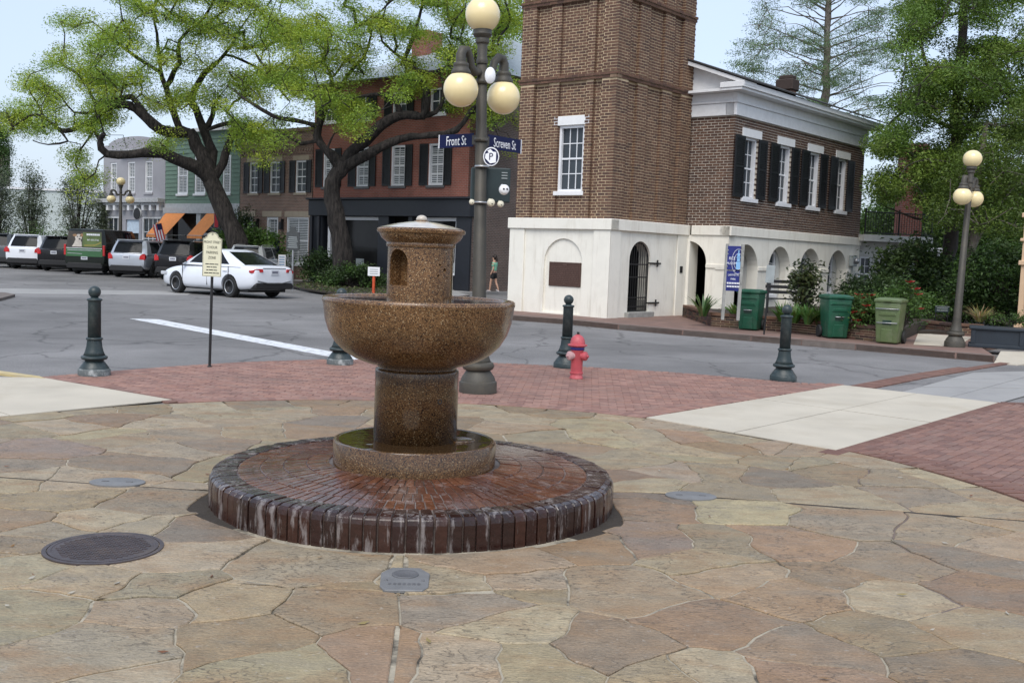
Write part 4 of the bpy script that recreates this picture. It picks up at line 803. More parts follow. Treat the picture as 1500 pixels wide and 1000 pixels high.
# ---------------------------------------------------------------- windows and brickwork
def hit(px, py, F, n=0.0):
    d = ray(px, py); c = Vector((0, 0, CAM_H)); o = F.p(0, 0, n); s = (o - c).dot(F.n) / d.dot(F.n); q = c + d * s - F.o; return q.dot(F.d), (c + d * s).z
def window(F, t0, t1, z0, z1, parent, n=0.0, cols=2, rows=4, frame=.06, depth=.1, sill=True, lintel=None, shutters=0, blind=False, mats=None, sillm=None, linm=None, mt=.022, shn=.03, sh_w=None):
    fm = mats or M['white_trim']; mb = MB()
    for a, b, c, d in ((t0, t0 + frame, z0, z1), (t1 - frame, t1, z0, z1), (t0 + frame, t1 - frame, z1 - frame, z1), (t0 + frame, t1 - frame, z0, z0 + frame * .8)): F.box(mb, a, b, c, d, n - depth - .02, n - depth * .35)
    w = mb.build('window', fm, parent, world=True)
    mb = MB(); F.box(mb, t0 + frame * .8, t1 - frame * .8, z0 + frame * .6, z1 - frame * .8, n - depth - .03, n - depth - .012); mb.build('pane', M['window_glass'], w, world=True)
    if blind:
        mb = MB(); zz = z0 + frame
        F.box(mb, t0 + frame, t0 + frame + .05, z0 + frame, z1 - frame, n - depth - .011, n - depth - .009); F.box(mb, t1 - frame - .05, t1 - frame, z0 + frame, z1 - frame, n - depth - .011, n - depth - .009)
        while zz < z1 - frame - .05: F.box(mb, t0 + frame + .05, t1 - frame - .05, zz, zz + .045, n - depth - .011, n - depth - .006); zz += .085
        mb.build('louvre', M['blind'], w, world=True)
    mb = MB(); zm = (z0 + z1) / 2
    F.box(mb, t0 + frame, t1 - frame, zm - .025, zm + .025, n - depth - .01, n - depth + .02)
    for i in range(1, cols): t = t0 + frame + (t1 - t0 - 2 * frame) * i / cols; F.box(mb, t - mt / 2, t + mt / 2, z0 + frame, z1 - frame, n - depth - .01, n - depth + .008)
    for i in range(1, rows):
        z = z0 + frame + (z1 - z0 - 2 * frame) * i / rows
        if abs(z - zm) > .06: F.box(mb, t0 + frame, t1 - frame, z - mt / 2, z + mt / 2, n - depth - .01, n - depth + .006)
    mb.build('glazing_bar', fm, w, world=True)
    if sill: mb = MB(); F.box(mb, t0 - .08, t1 + .08, z0 - .12, z0, n - depth, n + .07); mb.build('sill', sillm or fm, w, world=True, bev=.008)
    if lintel: mb = MB(); F.box(mb, t0 - lintel[0], t1 + lintel[0], z1 + .002, z1 + lintel[1], n - depth, n + .035); mb.build('lintel', linm or M['white_stone'], w, world=True, bev=.006)
    if shutters:
        for sgn in (-1, 1):
            sw = (sh_w[0] if sgn < 0 else sh_w[1]) if isinstance(sh_w, tuple) else (sh_w or (t1 - t0) * .5)
            h = t0 - .01 if sgn < 0 else t1 + .01; mb = MB(); o = F.p(h, z0, n + .012); u = (F.d * sgn * math.cos(.06) + F.n * math.sin(.06)) * sw; nn = F.n * .04
            st = .07; U = u.normalized()
            for a, b in ((0, st), (sw - st, sw)): mb.obox(o + U * a, U * (b - a), nn, UP * (z1 - z0))
            for z_, hh in ((0, .1), ((z1 - z0) * .5 - .04, .08), (z1 - z0 - .09, .09)): mb.obox(o + U * st + UP * z_, U * (sw - 2 * st), nn, UP * hh)
            z_ = .1
            while z_ < z1 - z0 - .1: mb.obox(o + U * st + UP * z_ + nn * .2, U * (sw - 2 * st), nn * .55, UP * .03); z_ += .055
            mb.obox(o + U * st, U * (sw - 2 * st), nn * .15, UP * (z1 - z0)); mb.build('shutter', M['shutter_black'], w, world=True)
    return w
def wallprism(name, F, poly, holes, n0, n1, m, parent, uv=False):
    mb = MB(); F.prism(mb, poly, n0, n1, 0, holes); o = mb.build(name, m, parent, world=True)
    if uv: uv_planar(o, F)
    return o

# ---------------------------------------------------------------- old market building: tower, arcade and wing
TC = (2.59, 29.44)
mk = thing('market_building', (TC[0], TC[1], .12), 'brown brick clock tower and two storey wing on cream arcaded base across the street', 'building')
TF = Frame(TC, (-.768, .64), flip=True); TS = Frame(TC, (.64, .768)); CP = M['cream_plaster']
WF = Frame((5.31, 32.52), (.768, -.64)); WS = Frame((6.33, 31.67), (.64, .768))
BR = []           # (frame, t0, t1, z0, z1, n, colour)
MC = [(.125, .068, .043), (.098, .053, .036), (.155, .086, .054), (.075, .042, .032), (.11, .06, .041), (.06, .036, .03), (.145, .082, .052), (.12, .066, .043)]
def clad(F, t0, t1, z0, z1, n, holes=(), core=True, dark=1.0, off=0, depth=.1, ends=(0, 0), mortar='brick_mortar'):
    BL, BH, J = .222, .06, .021; j = 0; z = z0 + J / 2
    while z + BH < z1 + .005:
        t = t0 - (BL + J) * (.5 if (j + off) % 2 else 0)
        while t < t1:
            a, b = max(t, t0 + .0), min(t + BL, t1)
            segs = [(a, b)]
            for (h0, h1, k0, k1) in holes:
                if z + BH > k0 and z < k1:
                    ns = []
                    for (a_, b_) in segs:
                        if b_ <= h0 or a_ >= h1: ns.append((a_, b_)); continue
                        if a_ < h0: ns.append((a_, h0))
                        if b_ > h1: ns.append((h1, b_))
                    segs = ns
            for a_, b_ in segs:
                if b_ - a_ > .03:
                    c = rnd.choice(MC); k = rnd.uniform(.88, 1.12) * dark; c = tuple(q * .62 + w * .38 for q, w in zip(c, (.128, .062, .04))); BR.append((F, a_, b_, z, z + BH, n + rnd.uniform(-.002, .003), tuple(q * k for q in c), .13 if n > -.05 and core else .05))
            t += BL + J
        z += BH + J; j += 1
    if core: wallprism('mortar_bed', F, rect(t0 + max(ends[0], .008), t1 - max(ends[1], .008), z0, z1), [rect(h0, h1, k0, k1) for h0, h1, k0, k1 in holes if h0 >= t0 and h1 <= t1], n - depth - .15, n - .008, M[mortar], mk)
ZB, ZT = 2.86, 13.0
W1 = (1.07, 1.97, 3.64, 5.5)
front = [(0.0, .5, 0), (.5, .8, -.11), (.8, 1.05, -.03), (1.05, 2.0, -.1), (2.0, 2.37, -.03), (2.37, 2.9, -.11), (2.9, 3.42, 0)]
sidep = [(.0, .6, 0), (.6, 1.1, -.11), (1.1, 1.62, -.03), (1.62, 2.4, -.11), (2.4, 2.95, -.03), (2.95, 3.42, -.11), (3.42, 4.04, 0)]
for (a, b, n) in front:
    e = (.012 if a <= 0 else 0, .012 if b > 3.4 else 0); clad(TF, a, b, ZB, 6.72, n, [W1] if a > 1 and b < 2.1 else (), ends=e); clad(TF, a, b, 6.9, 8.92, n, ends=e); clad(TF, a, b, 9.12, ZT, n, ends=e)
for (a, b, n) in sidep:
    e = (.012 if a <= 0 else 0, .012 if b > 4 else 0); clad(TS, a, b, ZB, 6.72, n, ends=e); clad(TS, a, b, 6.9, 8.92, n, ends=e); clad(TS, a, b, 9.12, ZT, n, ends=e)
cb_ = mat('course_brick', (.2, .135, .09), rough=.9, var=.3, vs=9)
for F, b in ((TF, 3.4), (TS, 4.02)): mb = MB(); F.box(mb, .02, b, ZB, ZT, -.2, -.125); mb.build('mortar_bed', M['brick_mortar'], mk, world=True) if F is TS else None
for F, a, b in ((TF, -.048, 3.46), (TS, -.048, 4.08)):
    for z in (6.72, 8.92):
        clad(F, a + .03, b, z, z + .085, .02, dark=1, core=False); clad(F, a, b, z + .085, z + .165, .05, dark=1, off=1, core=False); mb = MB(); F.box(mb, a + .012, b - .012, z, z + .165, -.2, .012); F.box(mb, a + .008, b - .008, z + .085, z + .163, .012, .041); mb.build('string_course', cb_, mk, world=True)
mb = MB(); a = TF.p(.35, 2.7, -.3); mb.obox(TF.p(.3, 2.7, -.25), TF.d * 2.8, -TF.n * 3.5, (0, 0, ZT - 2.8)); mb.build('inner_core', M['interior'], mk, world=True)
window(TF, W1[0], W1[1], W1[2], W1[3], mk, n=-.07, cols=3, rows=4, depth=.12, lintel=(.18, .26), linm=M['white_stone'], sillm=M['white_stone'], frame=.075, mt=.026)
# plaster base of the tower
wb = wallprism('plaster_base', TF, rect(.02, 3.53, .1, 2.56), [arch(.9, 2.28, .16, 1.61)], -.4, 0, CP, mk)
wallprism('niche_back', TF, rect(.85, 2.33, .12, 2.4), [], -.12, -.06, CP, mk)
for a, b in ((-.05, .52), (3.02, 3.58)): mb = MB(); TF.box(mb, a, b, .1, 2.56, .002, .05); mb.build('plaster_pilaster', CP, mk, world=True, bev=.012)
mb = MB(); TF.box(mb, -.1, 3.63, 2.56, 2.87, -.3, .1); mb.build('plaster_band', CP, mk, world=True, bev=.015)
wallprism('plaster_base', TS, rect(.02, 4.1, .1, 2.56), [arch(1.03, 2.13, .2, 1.75)], -.4, 0, CP, mk)
for a, b in ((-.045, .5), (3.55, 4.13)): mb = MB(); TS.box(mb, a, b, .1, 2.56, .002, .05); mb.build('plaster_pilaster', CP, mk, world=True, bev=.012)
mb = MB(); TS.box(mb, -.095, 4.16, 2.561, 2.871, -.3, .1); mb.build('plaster_band', CP, mk, world=True, bev=.015)
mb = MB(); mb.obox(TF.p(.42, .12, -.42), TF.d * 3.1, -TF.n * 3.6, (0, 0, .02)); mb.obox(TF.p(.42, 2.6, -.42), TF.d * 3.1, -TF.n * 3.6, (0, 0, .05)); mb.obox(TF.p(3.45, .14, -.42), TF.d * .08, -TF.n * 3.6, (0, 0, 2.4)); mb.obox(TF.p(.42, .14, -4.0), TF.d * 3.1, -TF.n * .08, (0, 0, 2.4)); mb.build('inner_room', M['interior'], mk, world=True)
# bronze plaque
mb = MB(); TF.box(mb, .96, 2.1, .93, 1.62, -.058, -.025); pq = mb.build('plaque', M['bronze'], mk, world=True, bev=.008)
mb = MB()
for a, b, c, d in ((.98, 2.08, .95, .965), (.98, 2.08, 1.585, 1.6), (.98, .995, .965, 1.585), (2.065, 2.08, .965, 1.585)): TF.box(mb, a, b, c, d, -.025, -.017)
for i in range(9):
    z = 1.47 - i * .053; t = 1.04
    while t < 2.0: w = rnd.uniform(.03, .1); TF.box(mb, t, min(t + w, 2.02), z, z + .022, -.025, -.02); t += w + .022
TF.box(mb, 1.45, 1.6, 1.525, 1.57, -.025, -.012); TF.box(mb, 1.5, 1.56, .985, 1.02, -.025, -.012); mb.build('raised_text', mat('bronze_light', (.12, .07, .055), rough=.45, metal=.3), pq, world=True)
# iron gate and step
mb = MB(); TS.box(mb, .9, 2.28, .1, .27, -.5, .13); mb.build('stone_step', M['wood_grey'], mk, world=True, bev=.015)
gt = MB(); GA = arch(1.06, 2.1, .3, 1.74, 16); gt.tube([TS.p(a, b, -.06) for a, b in GA + GA[:1]], .018, 6, smooth=False); gate = gt.build('iron_gate', M['iron_black'], mk, world=True)
gt = MB()
for i in range(9):
    t = 1.58 + (i - 4) * .112; top = 1.74 + math.sqrt(max(0, .52 ** 2 - (t - 1.58) ** 2)); gt.tube([TS.p(t, .3, -.06), TS.p(t, top, -.06)], .012, 6, smooth=False)
for i in range(8): t = 1.58 + (i - 3.5) * .112; gt.tube([TS.p(t, .3, -.06), TS.p(t, .62, -.06)], .009, 5, smooth=False)
gt.build('gate_bar', M['iron_black'], gate, world=True)
gt = MB()
for z in (.4, .66, 1.25, 1.62): gt = MB(); TS.box(gt, 1.06, 2.1, z, z + .035, -.075, -.045); gt.build('gate_rail', M['iron_black'], gate, world=True)
for z in (1.66, .5): gt = MB(); TS.box(gt, 2.0, 2.66, z, z + .045, .005, .04); gt.tube([TS.p(2.45, z - .08, .05), TS.p(2.45, z + .12, .05)], .025, 8); gt.build('gate_hinge', M['iron_black'], gate, world=True)
mb = MB(); TS.box(mb, 3.72, 3.86, 1.42, 1.62, .05, .07); mb.build('wall_plate', M['iron_black'], mk, world=True)
# wing: arcade base
ar0 = [(.012, .14), (.6, .14), (.6, 1.75)] + [(-.05 + .65 * math.cos(math.pi * i / 24), 1.75 + .65 * math.sin(math.pi * i / 24)) for i in range(1, 12)] + [(.012, 2.397)]
wallprism('plaster_base', WF, rect(-.14, 1.33, .1, 2.58), [ar0], -.5, 0, CP, mk)
mb = MB(); WF.box(mb, .06, 1.42, 2.58, 2.872, -.3, .05); mb.build('plaster_band', CP, mk, world=True, bev=.015)
mb = MB(); WF.box(mb, .602, 1.36, 1.6, 1.72, -.3, .035); mb.build('impost', CP, mk, world=True, bev=.01)
ACs = [1.15, 3.45, 5.75, 8.05]
wallprism('plaster_base', WS, rect(.02, 9.95, .1, 2.58), [arch(c - .8, c + .8, .3, 1.56, 16) for c in ACs], -.37, 0, CP, mk)
mb = MB(); WS.box(mb, -.05, 10.0, 2.581, 2.873, -.3, .05); mb.build('plaster_band', CP, mk, world=True, bev=.015)
for a, b in ((-.03, .345), (1.955, 2.645), (4.255, 4.945), (6.555, 7.245), (8.855, 9.97)): mb = MB(); WS.box(mb, a, b, 1.56, 1.68, -.4, .035); mb.build('impost', CP, mk, world=True, bev=.01)
mat('inner_plaster', (.6, .6, .57), rough=.8, var=.06)
wallprism('infill_wall', WS, rect(.3, 9.9, .12, 2.7), [rect(c - .62, c + .5, .78, 2.22) for c in ACs[1:]] + [rect(.4, 1.95, .14, 2.5)], -.57, -.38, M['inner_plaster'], mk)
for c in ACs[1:]: window(WS, c - .6, c + .48, .8, 2.2, mk, n=-.38, cols=2, rows=4, depth=.06, frame=.08)
window(WS, .5, 1.5, .3, 2.3, mk, n=-.5, cols=2, rows=4, depth=.06, frame=.07, mats=M['black_paint'])
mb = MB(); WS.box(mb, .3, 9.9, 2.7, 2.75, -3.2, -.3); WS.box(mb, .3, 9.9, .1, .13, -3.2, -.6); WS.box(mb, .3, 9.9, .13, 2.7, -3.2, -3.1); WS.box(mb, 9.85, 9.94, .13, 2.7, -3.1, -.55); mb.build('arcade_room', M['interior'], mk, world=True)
# wing: brick storey
ZE = 6.12; WW = [(c - .45, c + .43, 3.75, 5.57) for c in (1.13, 3.45, 5.68, 7.98)]
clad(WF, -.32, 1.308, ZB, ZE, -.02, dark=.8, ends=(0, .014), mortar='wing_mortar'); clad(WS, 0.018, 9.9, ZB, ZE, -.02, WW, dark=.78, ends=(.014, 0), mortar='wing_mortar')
for a, b, c, d in WW: window(WS, a, b, c, d, mk, n=-.02, cols=3, rows=4, depth=.17, lintel=(.17, .25), shutters=1, sh_w=(.66, .5), frame=.07, mt=.024)
WT = M['white_wood']
def trim(name, F, t0, t1, z0, z1, n0, n1): mb = MB(); F.box(mb, t0, t1, z0, z1, n0, n1); mb.build(name, WT, mk, world=True, bev=.008)
for F, t0, t1 in ((WS, 0, 9.95), (WF, -.32, 1.31)):
    e = .001 if F is WF else 0; k = 0 if F is WF else .06
    trim('frieze', F, t0 - k, t1 + .0, 6.12 + e, 6.48, -.3, .06); trim('frieze', F, t0 - k * 1.5, t1, 6.48 + e, 6.55, -.3, .1); trim('frieze', F, t0 - k, t1, 6.55 + e, 6.78, -.3, .07)
trim('cornice', WS, -.45, 10.35, 6.78, 6.86, -.3, .4); trim('cornice', WS, -.48, 10.4, 6.86, 7.02, -.3, .46)
trim('cornice', WF, -.32, 1.72, 6.781, 6.858, -.3, .39)
# pediment and roof: profile in the WF plane, pushed back along the wing
sl = .38; PR = lambda t: 7.0 + sl * (1.76 - t)
RN = -1.9
wallprism('gable_end', WF, [(-2.2, 6.87), (1.7, 6.872), (1.7, 6.97), (-1.9, PR(-1.9) - .05)], [], -10.4, -10.2, WT, mk)
wallprism('pediment', WF, [(-2.2, 6.86), (1.72, 6.862), (1.72, 6.95), (-2.2, PR(-2.2) - .12)], [], -.3, .06, WT, mk)
wallprism('raking_cornice', WF, [(-2.2, PR(-2.2) - .13), (1.8, 6.93), (1.8, 7.04), (-2.2, PR(-2.2))], [], -.3, .42, WT, mk)
rf = wallprism('roof', WF, [(1.86, 7.045), (1.86, 7.085), (RN, PR(RN) + .07), (-5.6, 7.09), (-5.6, 7.05), (RN, PR(RN) + .03)], [], -10.6, .46, M['roof_dark'], mk)
mb = MB(); mb.obox(WS.p(9.9, .1, -.3), -WS.n * 6.5, WS.d * .1, (0, 0, 6.7)); mb.obox(WS.p(.4, .1, -6.6), WS.d * 9.5, -WS.n * .2, (0, 0, 6.7)); mb.build('rear_wall', M['far_brown_brick'], mk, world=True)
mb = MB(); mb.obox(WS.p(.35, 2.76, -.35), WS.d * 9.4, -WS.n * 5.8, (0, 0, 3.4)); mb.build('inner_core', M['interior'], mk, world=True)
ct0, cz0 = hit(1142, 108, WS, -1.2); ct1, _ = hit(1171, 108, WS, -1.2)
mb = MB(); cw = .5; cm_ = ct1 - .36; WS.box(mb, cm_ - cw / 2 + .06, cm_ + cw / 2 - .06, 6.9, cz0 - .4, -1.2 - cw, -1.2); chm = mb.build('chimney', M['far_brown_brick'], mk, world=True); uv_planar(chm, WS)
mb = MB(); WS.box(mb, cm_ - cw / 2 - .03, cm_ + cw / 2 + .03, cz0 - .4, cz0 - .02, -1.27 - cw, -1.13); WS.box(mb, cm_ - cw / 2 + .07, cm_ + cw / 2 - .07, cz0 - .02, cz0 + .12, -1.2 - cw, -1.2); o = mb.build('chimney_cap', mat('cap_brick', (.05, .035, .03), rough=.9), chm, world=True, bev=.03)
# all bricks of the tower and wing
def bkey(b):
    c = b[0].p((b[1] + b[2]) / 2, b[3], b[5]); return (c - Vector((0, 0, 1.8))).length if abs(b[2] - b[1] - .222) < .002 else 1e6
BR.sort(key=bkey); bm_of = {}
for b in BR[:300]:
    F = b[0]; key = (id(F), b[7], tuple(round(q, 2) for q in b[6]))
    if key not in bm_of: mb = MB(); mb.obox(F.d * -.111 - F.n * b[7], F.d * .222, F.n * b[7], (0, 0, .06), col=b[6]); bm_of[key] = mb.mesh('brick', M['brick_faces'])
    link('brick', bm_of[key], mk, F.p((b[1] + b[2]) / 2, b[3], b[5]) - mk.location)
mb = MB()
for F, t0, t1, z0, z1, n, c, dp in BR[300:]:
    o = F.p(t0, z0, n - dp); ux, uy, uz = F.d * (t1 - t0), F.n * dp, UP * (z1 - z0); vs = [o, o + ux, o + ux + uz, o + uz, o + uy, o + ux + uy, o + ux + uy + uz, o + uy + uz]
    fs = [(4, 5, 6, 7), (1, 2, 6, 5), (0, 4, 7, 3), (2, 3, 7, 6), (0, 1, 5, 4)]
    if ux.cross(uz).dot(F.n) < 0: fs = [f[::-1] for f in fs]
    mb.add(vs, fs, col=c)
tag(mb.build('brickwork', M['brick_faces'], mk, world=True), kind='stuff')
print('tower bricks', len(BR))

# ---------------------------------------------------------------- the row across the street
def q11(z): return 1.8 + (z - 1.8) * 1.1
# red brick building
rb = thing('red_brick_building', FR.p(0, .12), 'tall red brick building with black shutters above a dark storefront behind the fountain', 'building')
rw = [(.72, 1.6, 4.74, 6.6), (3.15, 4.05, 4.74, 6.6), (5.55, 6.5, 4.74, 6.6), (7.98, 8.95, 4.74, 6.6)]; rw3 = [(a, b, 7.9, 9.05) for a, b, _, _ in rw]
wallprism('wall', FR, rect(0, 10.75, 4.2, 9.7), [rect(*w) for w in rw + rw3], -.3, 0, M['far_red_brick'], rb, uv=True)
for w in rw: window(FR, *w, rb, cols=2, rows=4, depth=.1, shutters=1, sh_w=.5, blind=True, frame=.1, sillm=M['cover_slate'], mt=.035)
for w in rw3: window(FR, *w, rb, cols=2, rows=2, depth=.1, shutters=1, sh_w=.48, frame=.09, mt=.035)
mb = MB(); FR.box(mb, -.05, 10.82, 3.33, 4.1, -.3, .25); FR.box(mb, -.1, 10.9, 4.1, 4.2, -.3, .4); mb.build('storefront_cornice', M['storefront_black'], rb, world=True, bev=.02)
mb = MB()
for a, b in ((0, .85), (4.9, 5.6), (6.9, 7.15), (9.9, 10.75)): FR.box(mb, a, b, .1, 3.33, -.3, .1)
for t in (.1, .65): mb.tube([FR.p(t, .1, .14), FR.p(t, 3.3, .14)], .1, 10)
FR.box(mb, .85, 9.9, .1, .75, -.5, -.35); mb.build('storefront_pier', M['storefront_black'], rb, world=True)
for a, b in ((1.05, 4.85), (7.2, 9.85)):
    mb = MB()
    for c, d, e, f in ((a, a + .18, .75, 3.3), (b - .18, b, .75, 3.3), (a + .18, b - .18, 3.15, 3.3), (a + .18, b - .18, .75, .87)): FR.box(mb, c, d, e, f, -.3, -.12)
    w = mb.build('shop_window', M['white_trim'], rb, world=True); mb = MB(); FR.box(mb, a + .15, b - .15, .8, 3.2, -.27, -.25); mb.build('pane', M['shop_glass'], w, world=True)
    mb = MB(); [FR.box(mb, a + u, a + u + .55, .9, .9 + h, -.245, -.22) for u, h in ((.35, .5), (1.1, .8), (2.0, .4))]; mb.build('display', M['sign_grey'], w, world=True)
mb = MB(); FR.box(mb, 5.6, 6.9, .12, 3.2, -1.2, -1.1); FR.box(mb, 5.75, 6.0, .3, 2.9, -1.1, -1.0); FR.box(mb, 6.5, 6.75, .3, 2.9, -1.1, -1.0); mb.build('shop_door', M['grey_trim'], rb, world=True)
SF = Frame(FR.p(10.75, 0)[:2], (.64, .77))
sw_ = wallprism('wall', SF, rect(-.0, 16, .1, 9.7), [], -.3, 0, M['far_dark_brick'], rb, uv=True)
mb = MB(); mb.obox(FR.p(.3, .1, -.6), FR.d * 10.1, -FR.n * 14, (0, 0, 9.4)); mb.build('inner_core', M['interior'], rb, world=True)
mb = MB(); a, b, c, d = FR.p(-.3, 9.7, .35), FR.p(11.05, 9.7, .35), FR.p(11.05, 9.7, -16), FR.p(-.3, 9.7, -16); e, f = FR.p(3.5, 12.3, -6), FR.p(7.5, 12.3, -6); mb.add([a, b, c, d, e, f], [(0, 1, 5, 4), (1, 2, 5), (2, 3, 4, 5), (3, 0, 4), (3, 2, 1, 0)]); mb.build('roof', mat('metal_roof', (.3, .34, .36), rough=.5), rb, world=True)
mb = MB(); FR.box(mb, 2.2, 3.3, 9.6, 12.9, -5.5, -4.4); ch = mb.build('chimney', M['far_red_brick'], rb, world=True); uv_planar(ch, FR)
mb = MB(); add_text(mb, 'ISLAND', FR.p(8.6, 2.75, -.385), FR.d, UP, .34, .8, extrude=.003) if False else None
# shop lettering arch on the glass
for i, chh in enumerate('MUSEUM'):
    an = math.pi * (.78 - .56 * i / 5); v_ = FR.p(8.9 + .62 * math.cos(an), 2.35 + .62 * math.sin(an), -.385); tx = FR.d * math.sin(an) - UP * math.cos(an); up2 = FR.d * math.cos(an) + UP * math.sin(an); add_text(mb, chh, v_, tx, up2, .2, .9, extrude=.002)
mb.build('window_lettering', M['sign_grey'], rb, world=True)
# low brown brick shop
bb = thing('brick_shop', FR.p(-6, .12), 'low brown brick shop with three shuttered upper windows between the green and red fronts', 'building')
bw_ = [(-5.25, -4.5, 4.48, 6.1), (-3.5, -2.65, 4.48, 6.1), (-1.4, -.55, 4.48, 6.1)]; gw = [(-5.75, -4.9, .9, 3.25), (-3.75, -2.75, .14, 3.25), (-2.05, -.3, .9, 3.25)]
wallprism('wall', FR, rect(-6.05, -.1, .1, 7.55), [rect(*w) for w in bw_ + gw], -.3, 0, M['far_brown_brick'], bb, uv=True)
for w in bw_: window(FR, *w, bb, cols=2, rows=4, depth=.08, shutters=1, sh_w=.42, frame=.09, lintel=(.2, .24), linm=M['tan_stone'], sillm=M['tan_stone'], mt=.03)
window(FR, *gw[0], bb, cols=2, rows=2, depth=.08, frame=.08, blind=True, lintel=(.25, .3), linm=M['tan_stone']); window(FR, *gw[2], bb, cols=2, rows=2, depth=.08, frame=.08, blind=True, lintel=(.15, .3), linm=M['tan_stone'])
window(FR, *gw[1], bb, cols=2, rows=1, depth=.15, frame=.14, sill=False, blind=True, lintel=(.3, .3), linm=M['tan_stone'])
mb = MB(); FR.box(mb, -6.05, -.1, 7.55, 7.72, -.35, .12); FR.box(mb, -6.05, -.1, 6.85, 6.95, 0, .06); FR.box(mb, -6.05, -.1, 6.45, 6.52, 0, .05)
for i in range(28): FR.box(mb, -6.0 + i * .212, -5.88 + i * .212, 6.52, 6.7, 0, .07)
o = mb.build('corbel_cornice', M['far_brown_brick'], bb, world=True); uv_planar(o, FR)
mb = MB(); mb.obox(FR.p(-6.0, .1, -.4), FR.d * 5.8, -FR.n * 12, (0, 0, 7.3)); mb.build('inner_core', M['interior'], bb, world=True)
for t in (-4.35, -2.3): mb = MB(); FR.box(mb, t - .09, t + .09, 2.6, 3.0, .08, .26); FR.box(mb, t - .02, t + .02, 3.0, 3.15, .0, .17); mb.build('wall_lantern', M['black_paint'], bb, world=True)
# green clapboard shop
gb = thing('green_clapboard_shop', FR.p(-13, .12), 'green clapboard shop with white windows and orange awnings behind the big oak', 'building')
gws = [(-11.95, -10.95, 4.5, 6.55), (-10.25, -9.25, 4.5, 6.55), (-7.6, -6.9, 4.5, 6.55)]
wallprism('wall', FR, rect(-13.2, -6.05, 3.7, 7.9), [rect(*w) for w in gws], -.3, -.02, M['green_clap'], gb)
z = 3.95
while z < 7.6:
    t = [(-13.2, -6.06)]
    for a, b, c, d in gws:
        if z + .2 > c and z < d: t = [s for x0, x1 in t for s in ((x0, min(x1, a - .06)), (max(x0, b + .06), x1)) if s[1] - s[0] > .1 and not (x1 <= a or x0 >= b)] + [(x0, x1) for x0, x1 in t if x1 <= a or x0 >= b]
    for x0, x1 in t:
        mb = MB(); mb.obox(FR.p(x0, z, -.018), FR.d * (x1 - x0), FR.n * .02, (0, 0, .235)); k = len(mb.v); mb.v[k - 8:k] = [tuple(Vector(v) + (FR.n * .03 if (i in (2, 3)) else Vector())) for i, v in enumerate(mb.v[k - 8:k])]
        mb.build('clapboard', M['green_clap'], gb, world=True)
    z += .235
for w in gws: window(FR, *w, gb, cols=2, rows=2, depth=.05, frame=.1, blind=True, n=.03, sillm=M['white_trim'])
mb = MB(); FR.box(mb, -13.2, -6.06, 3.4, 3.72, -.3, .16); FR.box(mb, -13.2, -6.06, 3.72, 3.95, -.3, .04)
for a, b in ((-13.2, -12.9), (-10.0, -9.6), (-6.5, -6.06)): FR.box(mb, a, b, .1, 3.4, -.3, .06)
FR.box(mb, -9.6, -6.5, 2.2, 2.32, -.2, .02); mb.build('shopfront_frame', M['grey_trim'], gb, world=True)
mb = MB(); FR.box(mb, -13.0, -6.4, .12, 3.4, -.45, -.3); mb.build('shopfront_glass', M['shop_glass'], gb, world=True)
for a, b in ((-12.95, -11.0), (-8.9, -7.5)):
    mb = MB(); p0, p1, p2, p3 = FR.p(a, 3.45, .08), FR.p(b, 3.45, .08), FR.p(b, 2.15, 1.35), FR.p(a, 2.15, 1.35); dn = Vector((0, 0, -.02))
    mb.add([p0, p1, p2, p3, p0 + dn, p1 + dn, p2 + dn, p3 + dn], [(0, 3, 2, 1), (4, 5, 6, 7), (0, 1, 5, 4), (1, 2, 6, 5), (2, 3, 7, 6), (3, 0, 4, 7)]); mb.obox(p3 - Vector((0, 0, .16)), p2 - p3, FR.n * .01, (0, 0, .16)); aw = mb.build('awning', M['orange_cloth'], gb, world=True)
    mb = MB(); [mb.tube([FR.p(x, 2.15, .08), FR.p(x, 2.13, 1.33)], .02, 6) for x in (a + .05, b - .05)]; mb.tube([p3, p2], .02, 6); mb.build('awning_frame', M['grey_trim'], aw, world=True)
mb = MB(); FR.box(mb, -9.4, -6.8, 2.42, 3.3, -.29, -.24); sg = mb.build('shop_sign', M['storefront_black'], gb, world=True); mb = MB(); add_text(mb, 'Cafe', FR.p(-8.6, 2.85, -.235), FR.d, UP, .7, .8, extrude=.003) if False else mb.tube([FR.p(-8.6 + .5 * math.cos(i * .4), 2.85 + .3 * math.sin(i * .4), -.22) for i in range(17)], .03, 5); FR.box(mb, -8.0, -7.1, 2.75, 2.9, -.24, -.22); mb.build('sign_scroll', M['grey_trim'], sg, world=True)
mb = MB(); mb.obox(FR.p(-13.1, .1, -.5), FR.d * 6.9, -FR.n * 12, (0, 0, 7.7)); mb.build('inner_core', M['interior'], gb, world=True)
mb = MB(); FR.box(mb, -13.2, -6.06, 7.9, 8.1, -.4, .2); mb.build('cornice', M['white_trim'], gb, world=True)
